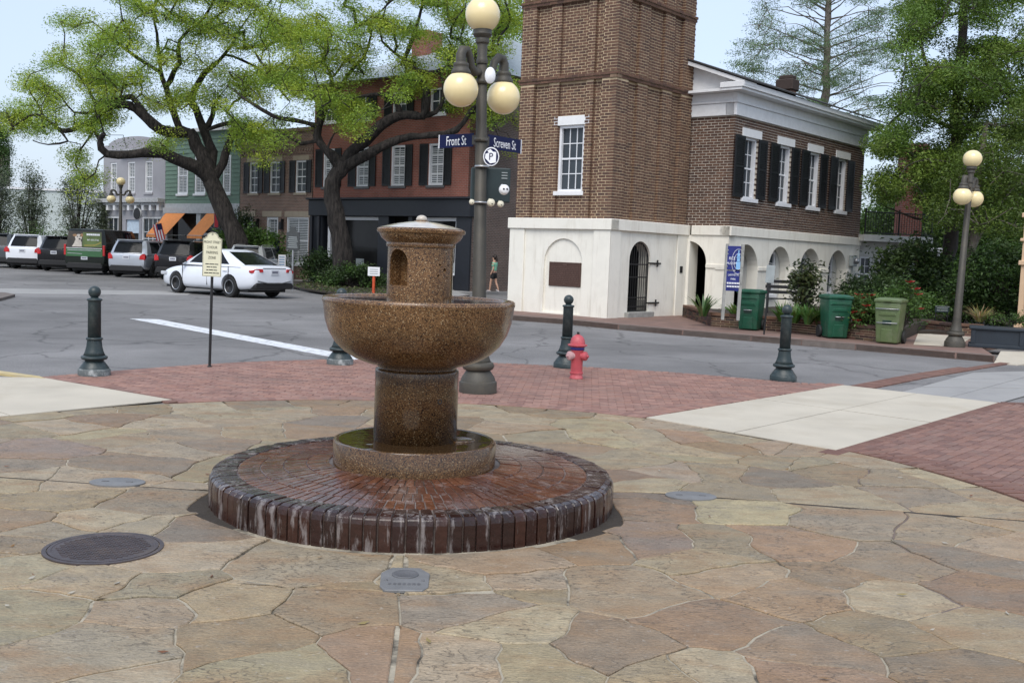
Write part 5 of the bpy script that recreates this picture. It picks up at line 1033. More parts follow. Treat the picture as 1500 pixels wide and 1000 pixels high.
# grey rendered shop
gy = thing('grey_plaster_shop', FR.p(-20, .12), 'grey plaster shop with narrow white windows and curved parapet left of the green shop', 'building')
yw = [(-19.3, -18.55, 4.6, 6.45), (-17.3, -16.5, 4.6, 6.45), (-15.4, -14.6, 4.6, 6.45)]
par = [(-20.1, .1), (-13.25, .1), (-13.25, 7.5)] + [(-16.9 + 2.6 * math.cos(math.pi * i / 12), 7.5 + .45 * math.sin(math.pi * i / 12)) for i in range(13)] + [(-20.1, 7.5)]
wallprism('wall', FR, par, [rect(*w) for w in yw] + [rect(-19.7, -17.9, .3, 3.2), rect(-17.5, -16.0, .13, 3.0), rect(-15.7, -13.6, .6, 3.2)], -.3, 0, M['grey_plaster'], gy)
for w in yw: window(FR, *w, gy, cols=2, rows=2, depth=.08, frame=.09, blind=True, sillm=M['grey_plaster'])
mb = MB(); FR.box(mb, -20.5, -13.3, 4.0, 4.25, -.3, .45); FR.box(mb, -20.4, -13.35, 3.85, 4.0, -.3, .3); FR.box(mb, -20.2, -13.25, 7.0, 7.14, -.1, .12); mb.build('ledge', M['grey_trim'], gy, world=True, bev=.02)
for i in range(9): mb = MB(); FR.box(mb, -20.1 + i * .8, -19.85 + i * .8, 3.55, 3.85, 0, .28); mb.build('ledge_bracket', M['white_trim'], gy, world=True)
for a, b, c, d, co in ((-19.7, -17.9, .3, 3.2, 3), (-15.7, -13.6, .6, 3.2, 4)): window(FR, a, b, c, d, gy, cols=co, rows=3, depth=.1, frame=.12, sill=False, mt=.06)
mb = MB(); FR.box(mb, -17.5, -16.0, 2.2, 3.0, -.2, -.1); FR.box(mb, -17.5, -17.3, .13, 2.2, -.2, -.1); FR.box(mb, -16.2, -16.0, .13, 2.2, -.2, -.1); dw = mb.build('door_surround', M['pale_blue'], gy, world=True); mb = MB(); FR.box(mb, -17.3, -16.2, .13, 2.2, -.3, -.2); mb.build('door', M['interior'], dw, world=True)
mb = MB(); FR.box(mb, -17.9, -14.7, 6.85, 7.0, .13, .3); tag(mb.build('magenta_banner', M['magenta']), 'magenta banner strip hanging on the grey plaster parapet', 'banner')
mb = MB(); mb.obox(FR.p(-20.0, .1, -.5), FR.d * 6.6, -FR.n * 12, (0, 0, 7.0)); mb.build('inner_core', M['interior'], gy, world=True)
o_ = D(202, 313, 62.5); t = thing('hanging_shop_sign', o_, 'round hanging shop sign under the grey building ledge', 'shop sign')
mb = MB(); mb.lathe([(0, 0), (.42, 0), (.42, .06), (0, .06)], 24, axis=(-.6, -.8, 0)); mb.v = [(x, y, z * .8) for x, y, z in mb.v]; bd_ = mb.build('board', M['grey_trim'], t); mb = MB(); mb.tube([(0, 0, .3), (.1, .1, .6)], .02, 6); mb.lathe([(.3, .07), (.34, .07), (.34, .075), (.3, .075)], 24, axis=(-.6, -.8, 0)); mb.build('hanger', M['black_paint'], bd_)
# long pale wall beyond the car park, masts behind it
LW = Frame(D(158, 330, 74)[:2], (-1, -.14), flip=True); pw = thing('pale_long_wall', LW.p(10, 0), 'long low pale building wall beyond the parked cars at the far left', 'building')
if LW.n.y > 0: LW.n = -LW.n
mb = MB(); LW.box(mb, -1, 34, -.02, 4.95, -8, 0); mb.build('wall', M['pale_wall'], pw, world=True); mb = MB(); LW.box(mb, -1.1, 34, 4.95, 5.1, -8.1, .1); mb.build('coping', M['white_trim'], pw, world=True)
for px, ty in ((50, 262), (63, 266), (84, 275)):
    b = D(px, 300, 120); tp_ = D(px, ty, 120); b.z = 0; t = thing('boat_mast', b, 'thin distant boat mast rising over the pale wall, %s' % {50: 'tallest at left', 63: 'middle one with rigging', 84: 'short one at right'}[px], 'mast', 'distant boat masts')
    mb = MB(); mb.tube([(0, 0, 0), (0, 0, tp_.z)], [.12, .06], 6); ms = mb.build('mast', M['lamp_iron'], t); mb = MB(); mb.tube([(-.5, 0, tp_.z * .82), (.5, 0, tp_.z * .85)], .04, 5); mb.tube([(0, 0, tp_.z), (1.4, 0, tp_.z * .6)], .02, 4); mb.build('spreader', M['lamp_iron'], ms)
# far left brown corner tower with creeper
b = D(-6, 300, 95); t = thing('brown_block', (b.x - 3, 95, 0), 'brown distant building corner cut by the left edge of the picture', 'building'); mb = MB(); mb.box((1.2, .6, D(0, 216, 95).z / 2), (5, 1.2, D(0, 216, 95).z)); mb.build('wall', M['far_brown_brick'], t)

# ---------------------------------------------------------------- right edge: peach building, annex, brick stack, porch
pe = D(1489, 478, 27); pz = .12; t = thing('peach_building', (pe.x, 27, pz), 'peach coloured panelled building corner at the right edge', 'building')
PF = Frame((pe.x, 27.), (.768, -.64)); mb = MB(); PF.box(mb, 0, 5, .1, 5.2, -3, 0); mb.build('wall', M['peach'], t, world=True)
mb = MB()
for z0_, z1_ in ((.12, .5), (2.0, 2.12), (2.6, 2.68), (3.2, 3.32), (4.9, 5.3)): PF.box(mb, -.06, 5, z0_, z1_, -3.06, .06)
PF.box(mb, .15, .2, .6, 1.9, 0, .04); PF.box(mb, .15, .2, 3.4, 4.8, 0, .04); mb.build('moulding', M['peach'], t, world=True, bev=.015)
AF = Frame(WS.p(10.06, 0, -.4)[:2], (.95, .3)); an = thing('balcony_annex', AF.p(0, .12), 'pale rear annex with iron balcony railing at the end of the brick wing', 'building')
wallprism('wall', AF, rect(0, 2.9, .1, 2.75), [rect(.45, 1.0, .9, 2.2)], -.3, 0, M['inner_plaster'], an); window(AF, .45, 1.0, .9, 2.2, an, cols=2, rows=4, depth=.08, frame=.07)
mb = MB(); AF.box(mb, 0, 3.0, 2.76, 3.0, -3, .8); mb.build('balcony_floor', M['inner_plaster'], an, world=True)
mb = MB(); AF.box(mb, 1.25, 1.6, .9, 1.9, .005, .05); mb.build('wall_board', M['iron_black'], an, world=True)
mb = MB()
for z in (3.06, 3.82): mb.tube([AF.p(.02, z, .75), AF.p(2.98, z, .75)], .022, 6)
for i in range(27): mb.tube([AF.p(.05 + i * .112, 3.06, .75), AF.p(.05 + i * .112, 3.82, .75)], .011, 5)
for t_ in (.05, 1.5, 2.95): mb.tube([AF.p(t_, 3.0, .75), AF.p(t_, 3.95, .75)], .03, 6)
mb.build('railing', M['iron_black'], an, world=True)
for px, py, s, lab in ((1247, 382, 1.0, 'grey electric meter box high on the corner of the cream wall'), (1248, 406, .8, 'lower grey electric meter box on the corner of the cream wall')):
    t_, z_ = hit(px, py, WS, .02); t = thing('electric_meter', WS.p(t_, z_, .01), lab, 'electric meter', 'meters on the wing wall')
    mb = MB(); mb.obox(WS.d * -.2 - UP * .2 * s, WS.d * .4, WS.n * .16, UP * .4 * s); bx = mb.build('box', M['sign_grey'], t, bev=.02); mb = MB(); mb.lathe([(.11, 0), (.11, .08), (.09, .12), (0, .13)], 16, WS.n * .16, axis=WS.n); mb.build('dial', M['galv'], bx); mb = MB(); mb.tube([WS.n * .06 - UP * .2 * s, WS.n * .06 - UP * .75], .03, 6); mb.build('conduit', M['sign_grey'], bx)
sc_ = D(1330, 400, 43); t = thing('brick_stack', (sc_.x, 43, 0), 'broad rust brown brick chimney stack half covered by leaves right of the wing', 'chimney')
SKF = Frame((sc_.x, 43.), (1, 0)); mb = MB(); SKF.box(mb, -.42, .42, 0, 6.4, -.8, 0); o = mb.build('shaft', M['far_red_brick'], t, world=True); uv_planar(o, SKF); mb = MB(); SKF.box(mb, -.5, .5, 6.4, 6.8, -.88, .08); o = mb.build('cap', M['far_red_brick'], t, world=True); uv_planar(o, SKF)
pc = D(1358, 366, 46); t = thing('white_porch', (pc.x, 46, 0), 'small white porch roof showing between the stack and tree trunk', 'porch'); mb = MB(); mb.box((.1, .5, pc.z), (1.0, 1.4, .2)); r_ = mb.build('roof_edge', M['white_trim'], t); mb = MB(); [mb.box((x, 0, pc.z / 2), (.1, .1, pc.z - .2)) for x in (-.3, .5)]; mb.build('post', M['white_trim'], t)
# ---------------------------------------------------------------- vehicles (local: +X forward, +Y left)
def paint(name, col, metal=0.0, rough=.25): return mat(name, col, rough=rough, metal=metal, var=.03, vs=1.5, coat=.35 if max(col) < .12 else .8, spec=.2 if max(col) < .12 else .5)
paint('paint_white', (.74, .77, .82)); paint('paint_silver', (.46, .49, .54), .5, .3); paint('paint_black', (.01, .01, .012)); paint('paint_grey', (.09, .1, .11), .4, .3); paint('paint_green', (.035, .13, .045)); paint('paint_van', (.014, .018, .015)); paint('paint_pale', (.5, .52, .53), .3)
mat('tail_red', (.5, .012, .015), rough=.15, coat=.8); mat('plate_white', (.6, .62, .66), rough=.5, var=.1); mat('rim_alloy', (.5, .51, .53), rough=.3, metal=.8); mat('bumper_black', (.014, .014, .015), rough=.6); mat('lamp_clear', (.5, .52, .55), rough=.1, coat=.8)
SPEC = {
 'sedan': dict(L=4.88, st=[(-2.44, .86, .46, .62), (-2.42, .98, .38, .76), (-2.3, 1.03, .28, .87), (-1.8, 1.045, .22, .925), (-1.0, 1.0, .2, .935), (.2, .96, .2, .935), (1.1, .95, .2, .93), (1.6, .9, .2, .92), (2.05, .8, .22, .88), (2.3, .7, .26, .76), (2.42, .6, .32, .58)],
   g=dict(b=(-1.95, 1.3, .86, 1.0), t=(-.75, .3, .6, 1.47)), wb=1.37, wr=.335, side=(-1.35, -.32, -.22, .78)),
 'suv': dict(L=4.6, st=[(-2.26, .98, .5, .74), (-2.24, 1.08, .42, .84), (-2.14, 1.12, .34, .9), (-1.5, 1.1, .28, .93), (0, 1.06, .27, .93), (1.0, 1.05, .27, .93), (1.5, 1.02, .28, .92), (1.95, .94, .3, .87), (2.2, .84, .34, .75), (2.3, .72, .4, .6)],
   g=dict(b=(-2.16, 1.15, .86, 1.08), t=(-1.83, .3, .68, 1.68)), wb=1.3, wr=.355, side=(-1.5, -.4, -.3, .7)),
 'van': dict(L=5.4, st=[(-2.7, 1.25, .5, .9), (-2.69, 1.28, .42, .96), (-2.6, 1.3, .36, .99), (-1.5, 1.3, .3, 1.0), (0, 1.3, .3, 1.0), (1.2, 1.28, .3, 1.0), (1.8, 1.12, .3, .98), (2.4, .98, .32, .92), (2.66, .82, .36, .8)],
   g=dict(b=(-2.68, 1.75, .97, 1.27), t=(-2.58, .95, .84, 2.12)), wb=1.5, wr=.345, side=(-2.3, -.5, -.4, .95))}
def wheel(parent, x, y, r, mirror):
    mb = MB(); w = .11; s = 1 if y > 0 else -1
    mb.lathe([(r * .66, -w), (r * .93, -w), (r, -w * .65), (r, w * .65), (r * .93, w), (r * .66, w), (r * .65, -w * .6)], 32, axis=(0, s, 0)); o = mb.build('wheel', M['rubber'], parent, loc=(x, y, r), auto=35)
    mb = MB(); mb.lathe([(r * .66, w * .9), (r * .62, w * .95), (r * .6, w * .55), (r * .2, w * .3), (0, w * .3)], 32, axis=(0, s, 0)); 
    rim = mb.build('rim', M['bumper_black'], o)
    mb = MB()
    for k in range(5):
        for dk in (-.13, .13):
            a = 2 * math.pi * k / 5 + dk; u = Vector((math.cos(a), 0, math.sin(a))); v = Vector((-math.sin(a), 0, math.cos(a))); mb.obox(u * r * .1 - v * r * .045 + Vector((0, s * w * .45, 0)), u * r * .53, v * r * .09, Vector((0, s * w * .38, 0)))
    mb.lathe([(r * .66, w * .8), (r * .665, w * .99), (r * .61, w * .99), (r * .6, w * .7)], 32, axis=(0, s, 0)); mb.lathe([(r * .14, w * .4), (r * .14, w * .85), (0, w * .9)], 12, axis=(0, s, 0)); mb.build('spoke', M['rim_alloy'], o)
def car(kind, name, label, loc, head, pm, s=1.0, plate=True, lights='tail_red', rails=False, group='cars parked along the row'):
    C_ = SPEC[kind]; t = thing(name, loc, label, 'van' if kind == 'van' else 'car', group, rz=math.atan2(head[1], head[0])); t.scale = (s, s, s)
    mb = MB(); rows = []
    for (x, zt, zb, hw) in C_['st']:
        dz = zt - zb; h = [(0, zb), (hw * .8, zb), (hw * .95, zb + min(.07, .1 * dz)), (hw * .99, zb + min(.22, .3 * dz)), (hw, zb + .52 * dz), (hw * .97, zt - min(.13, .22 * dz)), (hw * .92, zt - min(.035, .07 * dz)), (hw * .78, zt), (hw * .35, zt + .012)]
        rows.append([Vector((x, y, z)) for y, z in h] + [Vector((x, -y, z)) for y, z in h[:0:-1]])
    n = len(rows[0]); vs = [p for r in rows for p in r]; fs = [(i * n + k, i * n + (k + 1) % n, (i + 1) * n + (k + 1) % n, (i + 1) * n + k) for i in range(len(rows) - 1) for k in range(n)]
    fs = [f[::-1] for f in fs]; fs.append(tuple(range(n))[::1]); fs.append(tuple((len(rows) - 1) * n + k for k in range(n))[::-1])
    mb.add(vs, [f[::-1] for f in fs], smooth=True); body = mb.build('body', [pm, M['bumper_black']], t); bm = bmesh.new(); bm.from_mesh(body.data); bmesh.ops.remove_doubles(bm, verts=bm.verts, dist=1e-5); bmesh.ops.recalc_face_normals(bm, faces=bm.faces); (bmesh.ops.reverse_faces(bm, faces=bm.faces) if bm.calc_volume(signed=True) < 0 else None); bm.to_mesh(body.data); bm.free()
    md = body.modifiers.new('s', 'SUBSURF'); md.levels = 1; evaluate(body)
    wb, wr = C_['wb'], C_['wr']; hw = .93 if kind != 'van' else 1.0
    mc_ = MB()
    for x in (-wb, wb):
        for sg in (-1, 1): mc_.lathe([(wr + .055, hw - .3), (wr + .055, hw + .2)], 28, (x, 0, wr + .01), axis=(0, sg, 0), smooth=False)
    cut(body, mc_)
    bm = bmesh.new(); bm.from_mesh(body.data)
    for f in bm.faces: f.smooth = True
    for e in bm.edges:
        if len(e.link_faces) == 2 and e.calc_face_angle(0) > R(32): e.smooth = False
    bm.to_mesh(body.data); bm.free()
    # cabin
    (xr, xf, w, zb), (xrt, xft, wt, zt) = C_['g']['b'], C_['g']['t']; a, b1, b2, c = C_['side']
    base = [(xr, 0), (xr + .04, w * .78), (xr + .2, w), (a, w), (b1, w), (b2, w), (c, w), (xf - .28, w * .97), (xf - .06, w * .82), (xf, 0)]
    kx = (xft - xrt)
    def tx(x): return xrt + (x - xr) / (xf - xr) * kx
    top = [(xrt, 0), (xrt + .03, wt * .8), (xrt + .14, wt), (max(tx(a), a * .55 + xrt * .45), wt), (b1 * .8 + tx(b1) * .2, wt), (b2 * .8 + tx(b2) * .2, wt), (tx(c) * .85 + c * .15, wt), (xft - .12, wt * .97), (xft - .03, wt * .8), (xft, 0)]
    vvs = [-.08, .07, .5, .9, 1.0]; bl = []
    for v in vvs:
        ring = [];
        for (bx, by), (ux, uy) in zip(base, top): bu = .022 * math.sin(max(0, v) * math.pi); ring.append(Vector((bx + (ux - bx) * v + (bu if ux < 0 and by == 0 else 0) * -1, by + (uy - by) * v + (bu if by > .3 * w else 0), zb + (zt - zb) * v)))
        bl.append(ring)
    glass = {0, 3, 5, 8}; shell = MB(); gl = {}
    if kind == 'van': glass = {5, 8} if True else glass
    for sg in (1, -1):
        for k in range(len(base) - 1):
            for j in range(len(vvs) - 1):
                q = [bl[j][k], bl[j][k + 1], bl[j + 1][k + 1], bl[j + 1][k]]; q = [Vector((p.x, p.y * sg, p.z)) for p in q]
                if sg > 0: q = q[::-1]
                if k in glass and j in (1, 2): gl.setdefault((k, sg if 0 < k < 8 else 0), []).append(q)
                else: shell.add(q, [(0, 1, 2, 3)], smooth=True)
    rt = [Vector((p.x, p.y, p.z)) for p in bl[-1]] + [Vector((p.x, -p.y, p.z)) for p in bl[-1][-2:0:-1]]
    mid = [Vector((p.x * .8 + .2 * (xrt + xft) / 2, p.y * .72, zt + .03)) for p in rt]; n = len(rt)
    shell.add(rt + mid, [(i, (i + 1) % n, n + (i + 1) % n, n + i)[::-1] for i in range(n)] + [tuple(range(n, 2 * n))[::-1]], smooth=True)
    cab = shell.build('cabin', pm, t, auto=38)
    for (k, sg), qs in gl.items():
        mb = MB()
        for q in qs:
            cen = Vector(((xr + xf) / 2, 0, 1.2)); mb.add([p + (cen - p).normalized() * .012 for p in q], [(0, 1, 2, 3)], smooth=True)
        mb.build('windscreen' if k == 8 else ('rear_window' if k == 0 else 'window'), M['car_glass'], t, auto=50)
    for x in (-wb, wb):
        for sg in (-1, 1): wheel(t, x, sg * (hw - .12), wr, sg)
    xe = C_['st'][0][0]; ze = C_['st'][2][1]
    # underbody, lower bumper, plate, lights, seams, mirrors, handles
    mb = MB(); mb.box((0, 0, .27), (C_['L'] - .7, 1.5, .16)); mb.build('underbody', M['bumper_black'], t)
    mb = MB(); hb = C_['st'][2][3]; mb.prism([(-hb * .86, .3), (hb * .86, .3), (hb * .88, .42), (hb * .8, .5 if kind == 'sedan' else .56), (-hb * .8, .5 if kind == 'sedan' else .56), (-hb * .88, .42)], lambda p, q, d: Vector((xe - .02 + d, p, q)), 0, .4); mb.build('rear_bumper', M['bumper_black'], t, bev=.03, bseg=2)
    if plate: mb = MB(); mb.box((xe - .012, 0, ze - .2 if kind != 'van' else .78), (.02, .31, .16)); pl_ = mb.build('license_plate', M['plate_white'], t, bev=.004); mb = MB(); [mb.box((xe - .0235, -.1 + k * .033, (ze - .2 if kind != 'van' else .78)), (.002, .02, .07)) for k in range(7)]; mb.build('plate_marks', M['sign_blue'], pl_)
    for sg in (-1, 1):
        mb = MB()
        if kind == 'sedan': mb.prism([(-.04, .01), (.34, -.03), (.37, .05), (.2, .11), (-.02, .11)], lambda p, q, d: Vector((xe - .03 + max(0, p - .12) * .5 - d, sg * (.5 + p * .98), .82 + q)), -.12, 0)
        elif kind == 'van': mb.box((xe + .04, sg * .93, 1.15), (.12, .1, .5))
        else: mb.prism([(.02, 0), (.26, -.02), (.27, .2), (.2, .27), (.05, .17)], lambda p, q, d: Vector((xe - .035 + max(0, p - .12) * .5 - d, sg * (.6 + p), .84 + q)), -.14, 0)
        if sg < 0 and kind != 'van': bm2 = mb; mb = MB().add(bm2.v, [f[::-1] for f in bm2.f])
        mb.build('tail_light', M[lights], t, bev=.015, bseg=2)
        mb = MB(); xh = C_['st'][-3][0]; mb.box((xh + .02, sg * (C_['st'][-3][3] - .1), C_['st'][-3][1] - .16), (.34, .22, .12)); mb.build('headlight', M['lamp_clear'], t, bev=.03, bseg=2)
        mb = MB(); mb.box((c + .12, sg * (w + .14), zb + .1), (.16, .2, .13)); mb.tube([(c + .12, sg * (w - .02), zb + .06), (c + .12, sg * (w + .1), zb + .08)], .03, 6); mb.build('mirror', pm if kind != 'sedan' else M['bumper_black'], t, bev=.03, bseg=2)
        for x in (b2 - .1 - .12, a + .2):
            mb = MB(); mb.box((x, sg * (hw * .98 + .012), zb - .17), (.2, .03, .03)); mb.build('door_handle', pm, t, bev=.008)
        mb = MB(); [mb.box((x, sg * (hw * .992), .66), (.012, .02, .62)) for x in (c + .22, (b1 + b2) / 2, a + .02)]; mb.build('door_seam', M['bumper_black'], t)
    if rails:
        for sg in (-1, 1): mb = MB(); mb.tube([(xrt + .3, sg * wt * .9, zt + .01), (xrt + .42, sg * wt * .9, zt + .075), (xft - .3, sg * wt * .9, zt + .075), (xft - .15, sg * wt * .9, zt + .01)], .02, 6); mb.build('roof_rail', M['galv'], t)
    if kind == 'suv':
        mb = MB(); mb.prism([(-.6, zt + .0), (.6, zt + .0), (.56, zt + .045), (-.56, zt + .045)], lambda p, q, d: Vector((xrt - .12 + d, p, q)), 0, .3); mb.build('spoiler', pm, t, bev=.015)
    return t
def rear_at(px, py, head, kind, s): p = P(px, py); h = Vector((head[0], head[1], 0)).normalized(); q = p + h * SPEC[kind]['wb'] * s; q.z = -.02; return q
hs = Vector((-.8, .6, 0)); ls = Vector((-.6, -.8, 0)); rl = P(339, 434.7)
sc = rl - ls * .81 * 1.08 + hs * 1.37 * 1.08; sc.z = -.02
sed = car('sedan', 'parked_sedan', 'white four door sedan driving along the street behind the cream parking sign', sc, hs, M['paint_white'], 1.08, group=None)
mb = MB(); mb.tube([(-2.43, -.66, .56), (-2.47, -.3, .5), (-2.47, .3, .5), (-2.43, .66, .56)], .022, 6); mb.build('bumper_trim', M['galv'], sed)
mb = MB(); mb.box((-2.42, 0, .955), (.03, .9, .02)); mb.build('trunk_trim', M['galv'], sed)
PK = [('suv', 2, 391, (.02, 1), 'paint_grey', 1.1, 'dark grey SUV cut off by the left edge of the row of parked cars', False), ('suv', 46, 393.5, (.03, 1), 'paint_white', 1.1, 'white SUV parked between the grey and the black SUV at left', False), ('suv', 92, 396.5, (.04, 1), 'paint_black', 1.08, 'black SUV parked directly left of the green van', False),
 ('suv', 198, 405.5, (.08, 1), 'paint_silver', 1.06, 'silver SUV with red tail lights parked right of the green van', False), ('suv', 266, 409, (.1, 1), 'paint_black', 1.08, 'black SUV mostly hidden behind the front of the white sedan', True), ('suv', 366, 413, (.1, 1), 'paint_pale', 1.02, 'pale grey SUV showing only its roof behind the white sedan', True)]
for kd, px, py, hd, pm, s, lab, ra in PK: car(kd, 'parked_suv', lab, rear_at(px, py, hd, kd, s), hd, M[pm], s, rails=ra)
vh = (.05, 1); van = car('van', 'wrapped_van', 'dark van with a dog picture and green band on its rear doors', rear_at(140, 401, vh, 'van', 1.06), vh, M['paint_van'], 1.06)
# printed wrap on the rear doors: local y runs left
xb = -2.705
def vp(y, z, d=0): return Vector((xb + .105 * max(0, (z - 1.27) / .85) - d, y, z))
def wrap(name, poly, m, d0, d1, parent=van, lab=None):
    mb = MB(); mb.prism(poly, lambda a, b, d: vp(-a, b, d), d0, d1); o = mb.build(name, m, parent); return o
wrap('wrap_panel', [(-.86, 1.27), (.86, 1.27), (.8, 2.02), (-.8, 2.02)], mat('wrap_brown', (.04, .032, .022), rough=.3, var=.5, vs=2), .0, .008)
wp = wrap('wrap_field', [(-.1, 1.3), (.84, 1.3), (.78, 1.98), (-.1, 1.98)], mat('wrap_olive', (.09, .13, .03), rough=.3, var=.6, vs=1.5), .0085, .012)
wrap('green_band', [(-.88, .85), (.88, .85), (.87, 1.22), (-.87, 1.22)], M['paint_green'], -.02, .02)
wrap('band_stripe', [(-.8, 1.12), (.8, 1.12), (.8, 1.17), (-.8, 1.17)], M['sign_grey'], .0205, .024); wrap('band_stripe', [(-.8, .98), (-.1, .96), (-.1, .99), (-.8, 1.01)], M['sign_grey'], .0205, .024); wrap('pale_line', [(-.86, 1.225), (.86, 1.225), (.86, 1.25), (-.86, 1.25)], M['sign_white'], .009, .022)
wrap('gold_sweep', [(.0, 1.34), (.5, 1.36), (.8, 1.5), (.8, 1.56), (.5, 1.42), (.0, 1.4)], mat('wrap_gold', (.28, .24, .04), rough=.3), .0125, .014, wp)
ell = lambda cx, cy, rx, ry, n=16: [(cx + rx * math.cos(2 * math.pi * i / n), cy + ry * math.sin(2 * math.pi * i / n)) for i in range(n)]
mat('dog_white', (.55, .5, .44), rough=.5); mat('dog_tan', (.3, .17, .08), rough=.5)
dg = wrap('dog_picture', [(-.6, 1.3), (-.12, 1.3), (-.14, 1.5), (-.2, 1.62), (-.45, 1.62), (-.5, 1.46)], M['dog_white'], .0085, .012)
wrap('dog_head', ell(-.3, 1.74, .17, .15), M['dog_white'], .0125, .014, dg); wrap('dog_ear', ell(-.48, 1.83, .1, .06), M['dog_tan'], .0145, .016, dg); wrap('dog_ear', ell(-.15, 1.84, .07, .08), M['dog_tan'], .0145, .016, dg); wrap('dog_nose', ell(-.24, 1.66, .05, .035), M['black_paint'], .0145, .016, dg); wrap('dog_eye', ell(-.36, 1.77, .03, .03), M['black_paint'], .0145, .016, dg); wrap('dog_eye', ell(-.22, 1.79, .03, .03), M['black_paint'], .0145, .016, dg)
mb = MB(); x = .08
for wd in (.1, .07, .09, .08, .1, .06, .09): mb.obox(vp(-x, 1.84, .013), (0, -wd, 0), (-.003, 0, 0), (0, 0, .085)); x += wd + .008
wl = mb.build('title_stroke', M['sign_white'], wp); mb = MB(); add_text(mb, '843 000-0246', vp(-.4, 1.62, .014), (0, -1, 0), UP, .14, .72, extrude=.001); mb.build('wrap_lettering', M['sign_white'], wp)
mb = MB(); mb.obox((-2.2, -1.005, 1.1), (3.2, 0, 0), (0, -.006, 0), (0, 0, .03)); [mb.box((-1.4 + k * .22, -.95, 1.6), (.12, .03, .1)) for k in range(7)]; mb.build('side_lettering', M['sign_grey'], van)

# ---------------------------------------------------------------- wheeled carts by the far kerb
def cart(loc, rz, label, m, s, bars):
    t = thing('trash_cart', loc, label, 'trash cart', 'wheeled trash carts by the kerb', rz=rz); t.scale = (s,) * 3
    def fr(w0, d0, z0, w1, d1, z1, o0=0, o1=0): return [(-w0, -d0 + o0, z0), (w0, -d0 + o0, z0), (w0, d0 + o0, z0), (-w0, d0 + o0, z0), (-w1, -d1 + o1, z1), (w1, -d1 + o1, z1), (w1, d1 + o1, z1), (-w1, d1 + o1, z1)]
    BF = [(0, 3, 2, 1), (4, 5, 6, 7), (0, 1, 5, 4), (1, 2, 6, 5), (2, 3, 7, 6), (3, 0, 4, 7)]
    mb = MB(); mb.add(fr(.235, .24, .02, .285, .33, .94), BF); bd = mb.build('body', m, t, bev=.035, bseg=3, auto=35)
    mb = MB(); mb.add(fr(.3, .345, .94, .305, .35, .99), BF); mb.add(fr(.305, .36, .985, .29, .34, 1.02), BF); mb.add(fr(.28, .33, 1.015, .2, .25, 1.045), BF); ld = mb.build('lid', m, t, bev=.012, bseg=2)
    mb = MB(); mb.box((0, -.365, .985), (.16, .03, .05)); mb.build('lid_grip', m, ld, bev=.01)
    yf = lambda z: -.24 - .09 * (z - .02) / .92
    for z0, z1, hw_ in ((.02, .34, .14), (.62, .72, .2), (.78, .86, .25)):
        mb = MB(); mb.add([(-hw_, yf(z0) - .018, z0 + .02), (hw_, yf(z0) - .018, z0 + .02), (hw_, yf(z0) + .02, z0 + .02), (-hw_, yf(z0) + .02, z0 + .02), (-hw_ * .85, yf(z1) - .018, z1), (hw_ * .85, yf(z1) - .018, z1), (hw_ * .85, yf(z1) + .02, z1), (-hw_ * .85, yf(z1) + .02, z1)], BF)
        mb.build('front_rib', m, bd, bev=.012)
    mb = MB(); mb.box((0, yf(.5) + .002, .5), (.2, .012, .12)); mb.build('pocket', M['bin_dark'], bd)
    mb = MB()
    for z, hw_ in bars: mb.tube([(-hw_, yf(z) - .005, z), (-hw_, yf(z) - .03, z), (hw_, yf(z) - .03, z), (hw_, yf(z) - .005, z)], .011, 6)
    mb.build('lift_bar', M['galv'], t)
    for sx in (-1, 1): mb = MB(); mb.lathe([(0, -.035), (.14, -.035), (.15, -.02), (.15, .02), (.14, .035), (.06, .04), (0, .035)], 22, (sx * .27, .27, .15), axis=(1, 0, 0)); mb.build('wheel', M['rubber'], t, auto=35)
    mb = MB(); mb.tube([(-.25, .33, .93), (-.25, .42, .95), (.25, .42, .95), (.25, .33, .93)], .02, 8); mb.build('handle', m, t)
    return t
cp = P(1101, 484, .12); cart(cp + Vector((.0, .2, 0)), R(-28), 'dark green wheeled trash cart beside the blue museum sign', M['bin_green'], .98, [(.52, .1)])
cp = P(1225, 496, .12); cart(cp + Vector((0, .2, 0)), R(4), 'dark green wheeled trash cart standing next to the red rose bushes', M['bin_green'], .98, [(.52, .1)])
cp = P(1306, 504, .12); cart(cp + Vector((0, .2, 0)), R(-32), 'olive green wheeled trash cart with two metal bars and visible wheel', M['bin_olive'], .98, [(.8, .25), (.48, .22)])

# ---------------------------------------------------------------- low garden wall, plates and signs by the wing
def low_wall(label, pts, h, courses):
    o0 = Vector((pts[0].x, pts[0].y, .12)); t = thing('garden_wall', o0, label, 'wall'); mb = MB(); core = MB()
    for a, b in zip(pts, pts[1:]):
        F = Frame(a[:2], (b - a)[:2]); L = (b - a).length; L = math.hypot(b.x - a.x, b.y - a.y); F.box(core, 0.005, L - .005, .1, .12 + h - .07, -.2, -.012)
        for c in range(courses):
            z = .125 + c * (h - .07) / courses; k = max(1, int(L / .235)); st = L / k
            for i in range(-1, k):
                u0, u1 = max(0, (i + .5 * (c % 2)) * st + .006), min(L, (i + 1 + .5 * (c % 2)) * st - .006)
                if u1 - u0 < .04: continue
                m_ = MB(); F.box(m_, u0, u1, z, z + (h - .07) / courses - .012, -.1, rnd.uniform(-.004, .003), col=tuple(q * rnd.uniform(.8, 1.1) * .85 for q in rnd.choice(MC))); m_.build('brick', M['brick_faces'], t, world=True)
        k = max(1, int(L / .42)); 
        for i in range(k): m_ = MB(); F.box(m_, L * i / k + .004, L * (i + 1) / k - .004, .12 + h - .065, .12 + h, -.23, .03, col=tuple(q * 1.1 for q in rnd.choice(MC))); m_.build('coping_brick', M['brick_faces'], t, world=True)
    core.build('mortar_bed', M['brick_mortar'], t, world=True); return t
